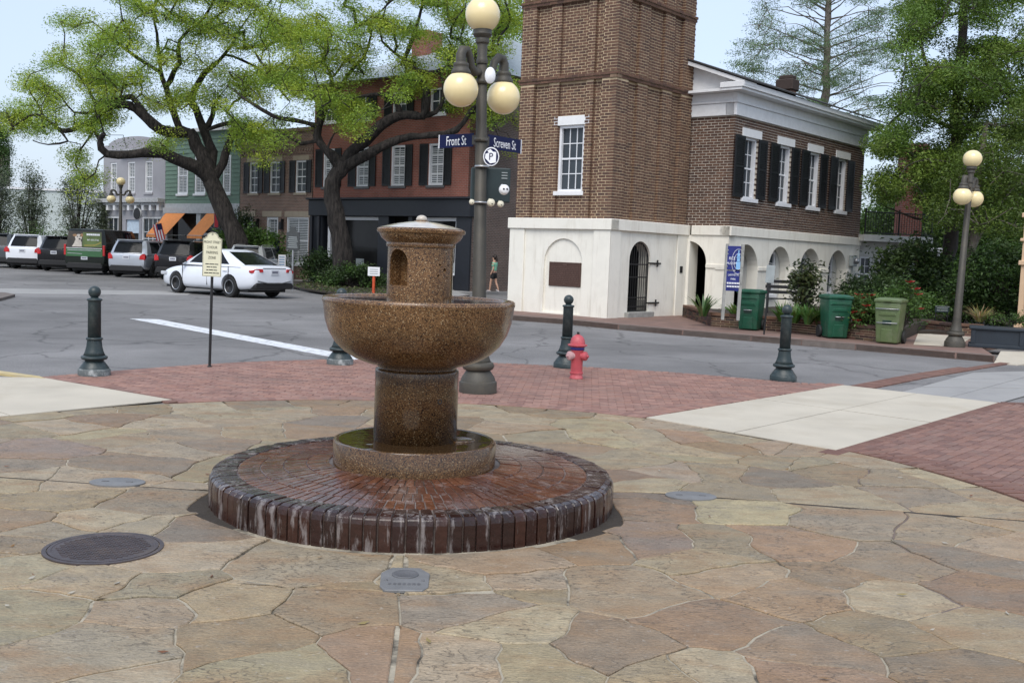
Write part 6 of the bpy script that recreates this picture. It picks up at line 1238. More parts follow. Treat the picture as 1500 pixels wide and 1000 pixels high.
gw0 = [WF.p(.35, 0, .75), P(1042, 478, .12), P(1150, 486, .12), P(1290, 501, .12), P(1318, 503, .12)]
gw0 = [Vector((p.x, p.y, 0)) for p in gw0]
low_wall('long low brick garden wall behind the green trash carts', gw0, .36, 5)
gw1 = [Vector((p.x, p.y, 0)) for p in (P(1340, 484, .12), P(1395, 490, .12), P(1440, 492, .12))]
low_wall('short low brick garden wall between the olive cart and the lamp', gw1, .3, 4)
sheet('garden_bed', [p + Vector((0, .18, 0)) for p in gw0] + [P(1345, 488, .12) , Vector((13.8, 33, 0)), WS.p(9, 0, -.3), WS.p(.2, 0, -.3), WF.p(1.2, 0, .2)], .4, M['soil'], th=.28)
sheet('garden_ground', [P(1345, 489, .12), P(1500, 492, .12), Vector((30, 40, 0)), Vector((24, 60, 0)), WS.p(10.5, 0, -1), Vector((13.8, 33, 0))], .2, M['soil'], th=.1)
sheet('garden_path', [P(1338, 505, .12), P(1400, 508, .12), P(1425, 494, .12), P(1345, 488, .12)], .127, M['tan_concrete'])
b0 = P(1058, 468, .4); Yb = b0.y; x1 = D(1083, 400, Yb).x; t = thing('museum_sign', (b0.x, Yb, .4), 'blue museum sign reading Rice Museum Lafayette Park between two grey posts', 'sign'); w = x1 - b0.x
zt_ = D(1062, 357, Yb).z - .4
for i, x in enumerate((0, w)): mb = MB(); mb.obox((x - .035, -.05 - .1 * i, 0), (.07, 0, 0), (0, .07, 0), (0.12 * 0 + .03, 0, zt_)); [mb.box((x + .005 + z * .02, -.055 - .1 * i, z), (.03, .02, .03)) for z in (.9, 1.3, 1.6, zt_ - .15)]; mb.build('post', M['wood_grey'], t)
zp1, zp0, zmid = D(1073, 361, Yb).z - .4, D(1073, 426, Yb).z - .4, D(1073, 396, Yb).z - .4; cx = w / 2 + .01
mb = MB(); mb.obox((.03, -.05, zmid + .012), (w - .05, -.08, 0), (0, .03, 0), (0, 0, zp1 - zmid)); pn = mb.build('upper_panel', mat('museum_blue', (.014, .022, .17), rough=.4), t, bev=.004)
mb = MB(); mb.obox((.03, -.05, zp0), (w - .05, -.08, 0), (0, .03, 0), (0, 0, zmid - zp0 - .012)); p2 = mb.build('lower_panel', M['museum_blue'], t, bev=.004); fx = Vector((w - .09, -.08, 0)).normalized()
mb = MB(); yo = -.1
for st, z, sz, xx in (('RICE', zp1 - .29, .1, cx - .05), ('MUSEUM', zp1 - .41, .082, cx - .06)): add_text(mb, st, (xx, yo - .02, z), fx, UP, sz, .72, extrude=.001)
for r_ in (.17, .26): mb.tube([Vector((cx + .1, yo - .03, zp1 - .36)) + fx * (r_ * math.cos(a)) * .6 + UP * r_ * 1.15 * math.sin(a) for a in [R(60 + 12 * i) for i in range(21)]], .005, 4)
mb.build('lettering', M['sign_white'], pn)
mb = MB(); ex = cx + .1
for hw_, z0, z1 in ((.05, -.55, -.36), (.035, -.36, -.28), (.045, -.28, -.24), (.03, -.24, -.17), (.012, -.17, -.08)): mb.box((ex, yo - .035, zp1 + (z0 + z1) / 2), (hw_ * 2, .006, z1 - z0 - .008))
mb.build('clock_tower_emblem', mat('emblem_blue', (.25, .5, .8), rough=.5), pn)
mb = MB()
for st, z, sz in (('LAFAYETTE', zmid - .11, .07), ('PARK', zmid - .21, .07)): add_text(mb, st, (cx, yo - .02, z), fx, UP, sz, .72, extrude=.001)
for z in (zp0 + .19, zp0 + .11): [mb.box((cx - .13 + k * .038, yo - .015 - k * .006, z), (.028, .006, .04)) for k in range(8)]
mb.build('lettering', M['sign_white'], p2)
b0 = P(1119, 490, .12); Yb = b0.y; t = thing('street_notice', b0, 'blank grey back of a small street sign on a thin pole before the green cart', 'sign', rot=(0, R(2.5), 0)); zt_ = D(1126, 388, Yb).z - .12; zb_ = D(1124, 414, Yb).z - .12
mb = MB(); mb.tube([(0, 0, 0), (0, 0, zt_ - .02)], .02, 8); mb.build('pole', M['iron_black'], t); mb = MB(); mb.box((0, -.025, (zt_ + zb_) / 2), (.2, .006, zt_ - zb_)); pl_ = mb.build('plate', M['sign_grey'], t); mb = MB(); [mb.box((0, -.03, z), (.02, .008, .02)) for z in (zb_ + .06, zt_ - .06)]; mb.build('bolt', M['galv'], pl_)
b0 = D(1152, 452, 30.2); t = thing('garden_bench', (b0.x, 30.2, .4), 'black slatted garden bench behind the planting at the arcade', 'bench', rz=R(-8))
for z, y in ((.42, -.2), (.42, -.07), (.42, .06), (.6, .16), (.75, .19), (.9, .22)): mb = MB(); mb.box((0, y, z), (1.2, .1 if z < .5 else .03, .03 if z < .5 else .09)); mb.build('slat', M['iron_black'], t, bev=.006)
for x in (-.55, .55): mb = MB(); mb.tube([(x, -.22, 0), (x, -.22, .6), (x, .1, .62)], .022, 6); mb.tube([(x, .1, 0), (x, .12, .42), (x, .24, .95)], .022, 6); mb.tube([(x, -.22, .4), (x, .12, .4)], .022, 6); mb.build('bench_frame', M['iron_black'], t)
b0 = D(1380, 453, 29.5); t = thing('garden_notice', b0, 'small dark green notice board low in the garden bed', 'sign'); mb = MB(); mb.box((0, 0, 0), (.4, .02, .17)); pn = mb.build('board', M['box_green'], t, bev=.004); mb = MB(); [mb.box((0, -.012, z), (.3, .004, .018)) for z in (.03, -.03)]; mb.box((0, -.011, .08), (.4, .004, .012)); mb.build('print', M['sign_grey'], pn); mb = MB(); [mb.tube([(x, .01, -.45), (x, .01, .05)], .012, 6) for x in (-.17, .17)]; mb.build('stake', M['iron_black'], t)
# planter
a, b = P(1418, 508, .12), P(1640, 522, .12); F = Frame(a[:2], (b - a)[:2]); t = thing('planter_box', (a.x, a.y, .12), 'long dark blue grey planter box at the right edge with spiky plant', 'planter'); Lp = 3.2
mb = MB(); F.box(mb, .05, Lp, .12, .52, -.75, -.03); bd = mb.build('box', M['planter_blue'], t, world=True); mb = MB(); F.box(mb, 0, Lp, .52, .58, -.82, .03); F.box(mb, 0, Lp, .12, .2, -.8, .0); mb.build('rim', M['planter_blue'], bd, world=True, bev=.012)
for i in range(4): mb = MB(); F.box(mb, .04 + i * .98, .14 + i * .98, .2, .52, -.1, -.002); mb.build('stile', M['planter_blue'], bd, world=True, bev=.008)
# row-side small things
b0 = P(428, 426, .1); Yb = b0.y; t = thing('historic_marker', b0, 'grey cast historic marker plaque on a pole at the tree lawn', 'marker', rz=R(-10)); z0, z1 = D(428, 366, Yb).z - .1, D(428, 333, Yb).z - .1
mb = MB(); mb.tube([(0, 0, 0), (0, 0, z0 + .1)], .04, 8); mb.build('pole', M['galv'], t); mb = MB(); mb.prism([(-.26, z0), (.26, z0), (.26, z1 - .2), (.14, z1 - .16), (.1, z1), (-.1, z1), (-.14, z1 - .16), (-.26, z1 - .2)], lambda p, q, d: Vector((p, -d, q)), 0, .05); pn = mb.build('plaque', mat('marker_grey', (.05, .055, .055), rough=.5, var=.3, vs=25), t, bev=.01); mb = MB(); [mb.box((0, -.053, z0 + .1 + k * .075), (.4 - (k % 3) * .04, .006, .03)) for k in range(int((z1 - z0 - .35) / .075))]; mb.build('raised_text', M['sign_grey'], pn)
b0 = P(547, 432, .1); Yb = b0.y; t = thing('stake_sign', b0, 'small white notice on an orange post on the lawn left of the fountain drum', 'sign'); mb = MB(); mb.tube([(0, 0, 0), (0, 0, D(547, 404, Yb).z)], .055, 10); mb.build('post', M['orange_post'], t); z0, z1 = D(547, 404, Yb).z - .1, D(547, 391, Yb).z - .1; mb = MB(); mb.box((0, -.06, (z0 + z1) / 2), (.44, .02, z1 - z0)); pn = mb.build('board', M['sign_white'], t); mb = MB(); [mb.box((0, -.072, z0 + .08 + k * .08), (.3, .004, .025)) for k in range(3)]; mb.build('print', M['sign_grey'], pn)
b0 = D(413, 385, 52); t = thing('white_yard_sign', (b0.x, 52, .1), 'small white sign board in front of the brick shop beside the marker', 'sign'); mb = MB(); mb.box((0, 0, b0.z - .05), (.36, .04, .7)); pn = mb.build('board', M['sign_white'], t); mb = MB(); [mb.box((0, -.024, b0.z + .18 - k * .12), (.26, .01, .05)) for k in range(4)]; mb.build('print', mat('print_blue', (.2, .35, .55), rough=.5), pn); mb = MB(); mb.tube([(0, .03, 0), (0, .03, b0.z)], .03, 6); mb.build('post', M['iron_black'], t)
b0 = D(405, 365, 53); t = thing('hanging_banner', (b0.x, 53, b0.z), 'narrow dark blue banner on the front of the brick shop', 'banner'); mb = MB(); mb.box((0, 0, 0), (.26, .02, .85)); pn = mb.build('cloth', M['sign_blue'], t); mb = MB(); mb.box((0, -.013, .1), (.12, .004, .2)); mb.build('emblem', M['sign_grey'], pn)
b0 = D(233, 340, 58); t = thing('flag', (b0.x, 58, b0.z), 'small red and white striped flag hanging left of the orange awning', 'flag', rot=(0, R(-14), 0))
for k in range(7): mb = MB(); mb.box((-.21 + k * .07, 0, 0), (.068, .02, .9)); mb.build('stripe', M['us_red'] if k % 2 == 0 else M['sign_white'], t)
mb = MB(); mb.box((.1, -.012, .28), (.26, .012, .34)); mb.build('canton', M['sign_blue'], t); mb = MB(); mb.tube([(-.3, 0, .2), (.3, .1, .75)], .02, 6); mb.build('staff', M['wood_grey'], t)
b0 = D(317, 322, 57); t = thing('flag', (b0.x, 57, b0.z), 'small plain red flag beside the right orange awning', 'flag'); mb = MB(); mb.box((0, 0, 0), (.2, .02, .8)); mb.build('cloth', M['us_red'], t); mb = MB(); mb.tube([(-.12, 0, -.4), (-.12, 0, .6)], .02, 6); mb.build('staff', M['wood_grey'], t)

# ---------------------------------------------------------------- person walking in the side street
b0 = P(723, 428, .1); pr = thing('person', (b0.x, b0.y, .1), 'person in mint T shirt and black shorts walking beside the dark brick wall', 'person', rz=R(-25)); pr.scale = (.95,) * 3
mat('skin', (.5, .3, .21), rough=.55, var=.06); mat('mint_cloth', (.22, .52, .36), rough=.85, bump=.1); mat('black_cloth', (.012, .012, .014), rough=.85); mat('hair', (.025, .016, .012), rough=.6); mat('shoe', (.35, .33, .33), rough=.7)
def skin_obj(name, V, E_, Rr, m, root=0, sub=2, parent=pr):
    me = bpy.data.meshes.new(name); me.from_pydata(V, E_, []); o = link(name, me, parent); md = o.modifiers.new('k', 'SKIN'); md.use_smooth_shade = True
    for i, q in enumerate(me.skin_vertices[0].data): q.radius = Rr[i] if isinstance(Rr[i], tuple) else (Rr[i], Rr[i]); q.use_root = (i == root)
    sd = o.modifiers.new('s', 'SUBSURF'); sd.levels = sub; evaluate(o); o.data.materials.clear(); o.data.materials.append(m); return o
# facing -X (walks left), front leg forward
Vb = [(0, 0, .9), (0, 0, 1.05), (0, 0, 1.25), (0, 0, 1.36), (-.02, 0, 1.44), (-.035, 0, 1.53), (-.03, 0, 1.6),
      (0, -.16, 1.33), (.05, -.2, 1.08), (-.06, -.2, .88), (-.08, -.2, .8), (0, .16, 1.33), (-.02, .2, 1.08), (-.14, .19, .92), (-.17, .19, .85),
      (0, -.09, .86), (-.12, -.09, .48), (-.16, -.09, .1), (-.25, -.09, .04), (0, .09, .86), (.06, .09, .47), (.2, .09, .13), (.14, .09, .04)]
Eb = [(0, 1), (1, 2), (2, 3), (3, 4), (4, 5), (5, 6), (3, 7), (7, 8), (8, 9), (9, 10), (3, 11), (11, 12), (12, 13), (13, 14), (0, 15), (15, 16), (16, 17), (17, 18), (0, 19), (19, 20), (20, 21), (21, 22)]
Rb = [(.1, .14), (.095, .13), (.1, .14), (.08, .12), .052, (.085, .075), (.08, .07), .055, .042, .032, .035, .055, .042, .032, .035, .085, .055, .035, .035, .085, .055, .035, .035]
skin_obj('body', Vb, Eb, Rb, M['skin'])
skin_obj('shirt', [(0, 0, .93), (0, 0, 1.1), (0, 0, 1.27), (0, 0, 1.37), (0, -.17, 1.34), (.03, -.2, 1.17), (0, .17, 1.34), (0, .2, 1.17)], [(0, 1), (1, 2), (2, 3), (3, 4), (4, 5), (3, 6), (6, 7)], [(.13, .18), (.12, .165), (.125, .175), (.085, .12), .075, .07, .075, .07], M['mint_cloth'])
skin_obj('shorts', [(0, 0, .95), (0, 0, .86), (-.01, -.09, .8), (-.06, -.095, .6), (-.01, .09, .8), (.035, .095, .6)], [(0, 1), (1, 2), (2, 3), (1, 4), (4, 5)], [(.12, .165), (.12, .16), .1, .095, .1, .095], M['black_cloth'])
mb = MB(); mb.ball((-.02, 0, 1.6), .105, 18, sz=1.15); mb.v = [(x + (.03 if z < 1.62 and x < 0 else 0) if x < -.06 else x, y, z + (.02 if x > 0 else 0)) for x, y, z in mb.v]; mb.lathe([(0, -.16), (.04, -.12), (.05, -.02), (.03, .03)], 10, (.08, 0, 1.56)); mb.v = [(x, y, z) for x, y, z in mb.v if True]; hr = mb.build('hair', M['hair'], pr); hr.location = (.035, 0, .01)
mb = MB(); mb.ball((-.115, 0, 1.555), .018, 8); [mb.ball((-.1, y, 1.575), .009, 8) for y in (-.03, .03)]; mb.build('face', M['skin'], pr)
for x, y, z, p in ((-.22, -.09, .05, 0), (.17, .09, .07, .5)): mb = MB(); mb.ball((0, 0, 0), .06, 14); mb.v = [(a * 2.0, b * .75, c * .8) for a, b, c in mb.v]; o = mb.build('shoe', M['shoe'], pr); o.location = (x, y, z); o.rotation_euler.y = p
# ---------------------------------------------------------------- vegetation
rng = np.random.default_rng(11)
def leaf_mesh(name, C3, size, cols, aspect=.42, flat=.5, fold=True, droop=0.0):
    n = len(C3); d = rng.normal(size=(n, 3)); d[:, 2] = d[:, 2] * .6 - droop; d /= np.linalg.norm(d, axis=1)[:, None]
    up = rng.normal(size=(n, 3)); up[:, 2] += flat * 2.5; s = np.cross(d, up); s /= (np.linalg.norm(s, axis=1)[:, None] + 1e-6)
    L = (size * rng.uniform(.6, 1.3, n))[:, None]; nn = np.cross(s, d)
    v = np.stack([C3 - d * L * .5, C3 + s * L * aspect * .5 + nn * L * .06, C3 + d * L * .5 - np.array([0, 0, 1]) * L * .08, C3 - s * L * aspect * .5 + nn * L * .06], 1).reshape(-1, 3)
    me = bpy.data.meshes.new(name); me.vertices.add(4 * n); me.loops.add(4 * n); me.polygons.add(n)
    me.vertices.foreach_set('co', v.astype('f').ravel()); me.loops.foreach_set('vertex_index', np.arange(4 * n, dtype='i')); me.polygons.foreach_set('loop_start', np.arange(0, 4 * n, 4, dtype='i'))
    me.update(calc_edges=True); ca = me.color_attributes.new('Col', 'FLOAT_COLOR', 'CORNER'); c4 = np.ones((n, 4, 4), 'f'); c4[:, :, :3] = cols[:, None, :]; ca.data.foreach_set('color', c4.ravel()); me.materials.append(M['leaf']); me.validate(); return me
def jitter_cols(base, n, amt=.18):
    b = np.array(base); k = b[rng.integers(0, len(b), n)] if b.ndim == 2 else np.repeat(b[None], n, 0)
    return np.clip(k * rng.uniform(1 - amt, 1 + amt, (n, 1)) * rng.uniform(.93, 1.07, (n, 3)), .003, .9)
def inpoly(px, py, poly): return inside(px, py, poly)
def tree(name, label, base, Y, limbs, crowns, nclump, per, lsize, cols, bark, clr=(.5, .5, .35), depth=4.0, gap=-.12, group=None, twig=.011, wob=.16, extra=None, cat='tree', flat=.5, rough=1.0, thick=.83, aspect=.42, droop=0):
    t = thing(name, base, label, cat, group); pos = []; par = []; nodeR = []; mb = MB()
    for pts, r0, r1 in limbs:                                   # traced limbs: (px, py, depth offset)
        P3 = [D(p[0], p[1], Y + (p[2] if len(p) > 2 else 0)) - base for p in pts]
        # smooth subdivision with a little crookedness
        fine = []
        for i in range(len(P3) - 1):
            p0, p1, p2, p3 = P3[max(i - 1, 0)], P3[i], P3[i + 1], P3[min(i + 2, len(P3) - 1)]; k = max(2, int((p2 - p1).length / .45))
            for j in range(k):
                u = j / k; q = .5 * ((2 * p1) + (p2 - p0) * u + (2 * p0 - 5 * p1 + 4 * p2 - p3) * u * u + (3 * p1 - p0 - 3 * p2 + p3) * u ** 3); fine.append(q)
        fine.append(P3[-1]); n = len(fine); rad = []
        for i in range(n):
            f = i / (n - 1); r = (r0 + (r1 - r0) * f) * thick; rad.append(r * (1 + .13 * noise.noise(fine[i] * 1.9)))
            if 0 < i < n - 1: fine[i] = fine[i] + noise.noise_vector(fine[i] * 1.3) * min(.1, r * .5)
        mb.tube(fine, rad, 10); st = len(pos)
        for i, q in enumerate(fine): pos.append(q); par.append(st + i - 1 if i else -1); nodeR.append(max(rad[i], .02))
    for i, v in enumerate(mb.v):
        q = Vector(v) * 1.0; q = q + noise.noise_vector(q * 2.3) * .07 * rough + noise.noise_vector(q * 7) * .03 * rough; mb.v[i] = tuple(q)
    mb.build('trunk', bark, t)
    tgt = []; guard = 0
    tot = [abs(sum(c[i][0] * c[(i + 1) % len(c)][1] - c[(i + 1) % len(c)][0] * c[i][1] for i in range(len(c)))) for c in crowns]
    while len(tgt) < nclump and guard < nclump * 40:
        guard += 1; c = rnd.choices(crowns, tot)[0]; xs = [p[0] for p in c]; ys = [p[1] for p in c]; x, y = rnd.uniform(min(xs), max(xs)), rnd.uniform(min(ys), max(ys))
        if not inpoly(x, y, c): continue
        if noise.noise(Vector((x / 42, y / 32, len(label) * .37))) < gap: continue
        tgt.append(D(x, y, Y + max(-1.6, min(1.6, rnd.gauss(0, .6))) * depth) - base)
    NP = np.array([tuple(p) for p in pos]) if pos else np.zeros((1, 3)); cap = len(NP); buf = np.zeros((cap + 8 * len(tgt), 3)); buf[:cap] = NP; cnt = cap; par += [0] * (len(buf) - cap); child = np.zeros(len(buf)); segs = []
    d0 = [(float(np.min(((buf[:cap] - np.array(q)) ** 2).sum(1))), i) for i, q in enumerate(tgt)]; d0.sort(); CL = []
    for _, i in d0:
        q = np.array(tgt[i]); dd = ((buf[:cnt] - q) ** 2).sum(1); k = int(np.argmin(dd)); L = math.sqrt(dd[k]); m = max(1, min(6, int(L / .5))); prev = k; a = buf[k].copy()
        for j in range(1, m + 1):
            f = j / m; w = rng.normal(size=3) * wob * min(L, 1.6) * (0 if j == m else .5); p = a + (q - a) * f + w + np.array([0, 0, .12 * L * math.sin(math.pi * f) * .6]); buf[cnt] = p; par[cnt] = prev; segs.append((prev, cnt)); prev = cnt; cnt += 1
        CL.append((q, prev)); k = prev
        while k >= cap: child[k] += 1; k = par[k]
    tw = MB()
    for a, b in segs:
        rb = twig * math.sqrt(child[b] + .3); ra = twig * math.sqrt(child[a] + .3) if a >= cap else min(nodeR[a] * .8, rb * 1.25); A, B = Vector(buf[a]), Vector(buf[b])
        if (B - A).length > 1e-3: tw.tube([A, B], [ra, rb], 4 if rb < .03 else 6, cap=False)
    if tw.v: tag(tw.build('branches', bark, t), kind='stuff')
    pts = []; cc = []
    for q, _ in CL:
        k = int(per * rnd.uniform(.5, 1.5)); o = rng.normal(size=(k, 3)); o *= np.minimum(1, 1.7 / (np.linalg.norm(o, axis=1)[:, None] + 1e-6)); o = o * np.array(clr) * rnd.uniform(.7, 1.25); pts.append(q + o); c = np.array(rnd.choice(cols)) * rnd.uniform(.8, 1.2); cc.append(np.repeat(c[None], k, 0) * rng.uniform(.82, 1.18, (k, 1)))
    if extra is not None: pts.append(extra[0]); cc.append(extra[1])
    if pts:
        pts = np.concatenate(pts); cc = np.clip(np.concatenate(cc), .003, .9); link('crown', leaf_mesh('crown', pts, lsize, cc, flat=flat, aspect=aspect, droop=droop), t)
    return t
OAK = [(.34, .45, .045), (.27, .4, .04), (.4, .48, .05), (.19, .31, .04), (.25, .38, .055), (.33, .4, .04)]
b = P(362, 407, .1); b = Vector((D(360, 405, 52).x, 52, .1))
oak1 = [([(360, 412), (356, 380), (346, 350), (334, 322), (320, 290), (307, 262)], .7, .47), ([(309, 266), (288, 244, -.5), (266, 236, -1), (224, 221, -1.5), (192, 227, -2), (157, 227, -2.4), (146, 210, -2.6), (152, 196, -2.8)], .42, .13),
 ([(310, 268), (300, 238), (288, 215), (277, 193)], .45, .36), ([(278, 195), (243, 193, -.5), (224, 182, -1), (198, 161, -1), (179, 154, -1.2), (154, 161, -1.4), (131, 179, -1.6), (106, 189, -1.8), (86, 189, -2), (64, 170, -2), (42, 170, -2.2), (19, 186, -2.4)], .32, .035),
 ([(277, 194), (264, 188), (253, 160, .4), (243, 128, .8), (236, 104, 1), (232, 65, 1.2), (225, 20, 1.5)], .26, .05), ([(215, 175, -1), (193, 143, -.6), (160, 149, -.4), (140, 152, -.4), (128, 124, 0), (108, 106, .2), (80, 92, .3)], .2, .04),
 ([(305, 262), (311, 224, .6), (299, 193, .8), (286, 160, 1), (281, 143, 1.2), (300, 108, 1.5), (330, 80, 1.8), (350, 45, 2)], .36, .06), ([(299, 193, .8), (310, 170, 1.2), (313, 155, 1.5)], .2, .12), ([(312, 262), (328, 238, .3), (334, 215, .3), (345, 186, .4), (343, 176, .4)], .3, .17), ([(343, 180, .4), (320, 184, .5), (305, 190, .6)], .14, .1),
 ([(243, 128, .8), (262, 92, .4), (263, 60, 0), (300, 25, -.4), (320, -20, -.6)], .15, .05), ([(236, 106, 1), (200, 84, .6), (170, 58, .3), (140, 36, 0)], .13, .03), ([(131, 179, -1.6), (150, 212, -2), (146, 212, -2.6)], .1, .08), ([(86, 189, -2), (100, 207, -2), (70, 212, -2.2), (50, 205, -2.3)], .08, .03), ([(345, 186, .4), (348, 215, .3), (358, 230, .2)], .09, .03), ([(64, 170, -2), (52, 150, -2), (40, 128, -2)], .07, .02), ([(330, 80, 1.8), (370, 95, 2), (400, 120, 2.2), (425, 150, 2.4)], .1, .04), ([(154, 161, -1.4), (110, 165, -1), (88, 140, -.8), (60, 120, -.6)], .09, .03)]
cr1 = [[(4, 168), (14, 130), (40, 118), (32, 98), (70, 92), (100, 60), (72, 52), (92, 24), (128, 18), (135, -40), (440, -45), (445, 30), (440, 110), (410, 150), (385, 180), (352, 205), (320, 165), (280, 150), (240, 185), (190, 150), (140, 200), (95, 215), (40, 196), (10, 192)],
       [(95, 205), (150, 205), (152, 250), (122, 290), (108, 240)], [(150, 200), (260, 195), (250, 222), (180, 218)], [(340, 190), (420, 165), (390, 215), (350, 220)]]
tree('live_oak', 'big dark limbed oak with fresh yellow green leaves behind the white sedan', b, 52, oak1, cr1, 780, 240, .1, OAK, M['dark_bark'], twig=.0135, clr=(.45, .45, .26), depth=3.2, gap=-.03, group='oaks along the row', wob=.3)
b = Vector((D(507, 416, 47).x, 47, .1))
oak2 = [([(508, 420), (506, 405), (503, 370), (499, 340), (490, 308), (485, 280), (492, 258), (504, 240)], .6, .36), ([(500, 246), (512, 227), (544, 197, -.3), (571, 176, -.5), (597, 168, -.6), (619, 170, -.7), (627, 149, -.7), (619, 120, -.6), (608, 104, -.5), (595, 91, -.4)], .34, .14),
 ([(506, 243), (539, 224, -.6), (569, 211, -.9), (602, 201, -1.2), (634, 199, -1.5), (668, 190, -1.8), (700, 150, -2), (730, 110, -2.2)], .3, .06), ([(497, 252), (497, 236, .2), (477, 219, .4), (464, 198, .6), (472, 172, .6), (481, 153, .7), (487, 120, .8), (470, 80, 1)], .3, .05), ([(468, 205, .6), (440, 210, .4), (416, 197, .2), (395, 205, .1)], .12, .035),
 ([(587, 168, -.6), (578, 146, -.8), (555, 136, -1), (528, 141, -1.2), (503, 147, -1.4)], .15, .04), ([(603, 101, -.5), (627, 107, -.8), (648, 99, -1), (669, 90, -1.2), (700, 70, -1.4)], .12, .035), ([(597, 95, -.4), (592, 88, -.4), (603, 60, -.3), (613, 30, -.2), (622, -5, 0), (640, -40, 0)], .16, .06), ([(467, 186, .6), (430, 176, .8), (400, 170, 1), (370, 152, 1.2), (332, 126, 1.4)], .16, .05), ([(480, 155, .7), (430, 122, .9), (396, 106, 1.1), (372, 76, 1.3)], .14, .05), ([(481, 153, .7), (510, 110, .2), (540, 70, 0), (545, 20, 0)], .13, .05),
 ([(497, 250), (485, 236, -.3), (481, 215, -.4), (490, 196, -.4)], .1, .03), ([(619, 170, -.7), (640, 165, -.6), (650, 140, -.6), (645, 110, -.6)], .16, .05), ([(595, 91, -.4), (560, 60, -.6), (555, 20, -.6)], .09, .04)]
cr2 = [[(430, 165), (385, 120), (380, 50), (420, -45), (765, -45), (762, 20), (735, 55), (748, 110), (700, 130), (660, 110), (600, 150), (560, 130), (520, 165), (480, 190), (450, 210)], [(690, 90), (760, 110), (762, 230), (715, 205), (690, 170)], [(510, 140), (570, 150), (545, 200), (500, 195)], [(375, 160), (430, 165), (430, 205), (395, 225), (392, 280), (380, 240)], [(640, 120), (690, 120), (690, 180), (640, 175)]]
tree('live_oak', 'crooked oak with a trunk standing on the lawn before the dark storefront', b, 47, oak2, cr2, 680, 240, .095, OAK, M['dark_bark'], twig=.0125, clr=(.42, .42, .24), depth=2.8, gap=-.02, group='oaks along the row', wob=.3)
# right garden trees
RT = [(.14, .24, .035), (.11, .19, .03), (.18, .285, .04), (.08, .14, .024), (.19, .27, .045)]
b = Vector((D(1375, 462, 37).x, 37, .15))
tree('garden_tree', 'very tall dense green tree rising from the garden right of the brick wing', b, 37, [([(1375, 466), (1382, 420), (1392, 360), (1397, 300), (1398, 240), (1402, 160), (1408, 80), (1412, 0), (1416, -60)], .33, .16), ([(1397, 300), (1350, 240, -1), (1310, 210, -1.5)], .12, .03), ([(1398, 220), (1440, 150, -1), (1480, 110, -1.5)], .12, .03), ([(1402, 160), (1360, 100, -1), (1345, 40, -1)], .11, .03), ([(1395, 330), (1340, 320, -.5), (1290, 300, -.6)], .09, .02), ([(1400, 190), (1330, 160, .5), (1290, 200, .5)], .1, .03)],
     [[(1310, 320), (1290, 260), (1296, 195), (1316, 140), (1335, 105), (1322, 60), (1340, -45), (1530, -45), (1530, 190), (1490, 215), (1440, 250), (1400, 270), (1370, 310), (1330, 330)], [(1280, 215), (1330, 180), (1340, 290), (1290, 290)]], 620, 270, .1, RT, M['bark'], clr=(.38, .38, .23), depth=2.6, gap=.0, wob=.25)
b = Vector((D(1412, 478, 34).x, 34, .15))
tree('garden_tree', 'slimmer tree with pale mottled trunk right behind the lamp post', b, 34, [([(1412, 480), (1418, 430), (1424, 370), (1430, 310), (1436, 250), (1445, 180)], .24, .09), ([(1424, 370), (1450, 320), (1480, 280)], .07, .02), ([(1430, 310), (1410, 280), (1380, 260)], .06, .02)],
     [[(1370, 330), (1400, 235), (1450, 170), (1520, 150), (1530, 330), (1480, 350), (1430, 330)]], 110, 230, .1, [(.1, .16, .024), (.075, .125, .02), (.13, .19, .03)], M['pale_bark'], clr=(.36, .36, .28), depth=1.8, gap=-.2)
# cypress: tiered thin branches with feathery sprays
b = Vector((D(1198, 385, 58).x, 58, 0)); lim = [([(1196, 400), (1204, 200), (1209, 130), (1212, 60), (1214, 0), (1215, -60)], .42, .14)]
for i, y0 in enumerate(range(180, -50, -8)):
    for sg in (-1, 1):
        if rnd.random() < .2: continue
        y0 = y0 + rnd.uniform(-6, 6); w = (128 - 38 * max(0, (120 - y0) / 170)) * rnd.uniform(.35, 1.05); x0 = 1206 + (178 - y0) * .04; up = rnd.uniform(16, 46); dz = rnd.uniform(-3, 3)
        lim.append(([(x0, y0, 0), (x0 + sg * w * .4, y0 - up * .45, dz * .4), (x0 + sg * w * .75, y0 - up * .85, dz * .8), (x0 + sg * w, y0 - up * .8, dz)], .05, .01))
tree('bald_cypress', 'sparse feathery conifer with straight trunk rising behind the wing roof', b, 58, lim, [[(1080, 110), (1075, 80), (1110, 40), (1130, -45), (1300, -45), (1318, 60), (1310, 120), (1285, 165), (1240, 185), (1150, 130), (1110, 125)]], 580, 75, .13, [(.12, .2, .075), (.15, .24, .09), (.11, .18, .08)], M['pale_bark'], clr=(.45, .4, .1), depth=3.2, gap=-.15, wob=.22, twig=.007, flat=.1, aspect=.24, droop=.35)
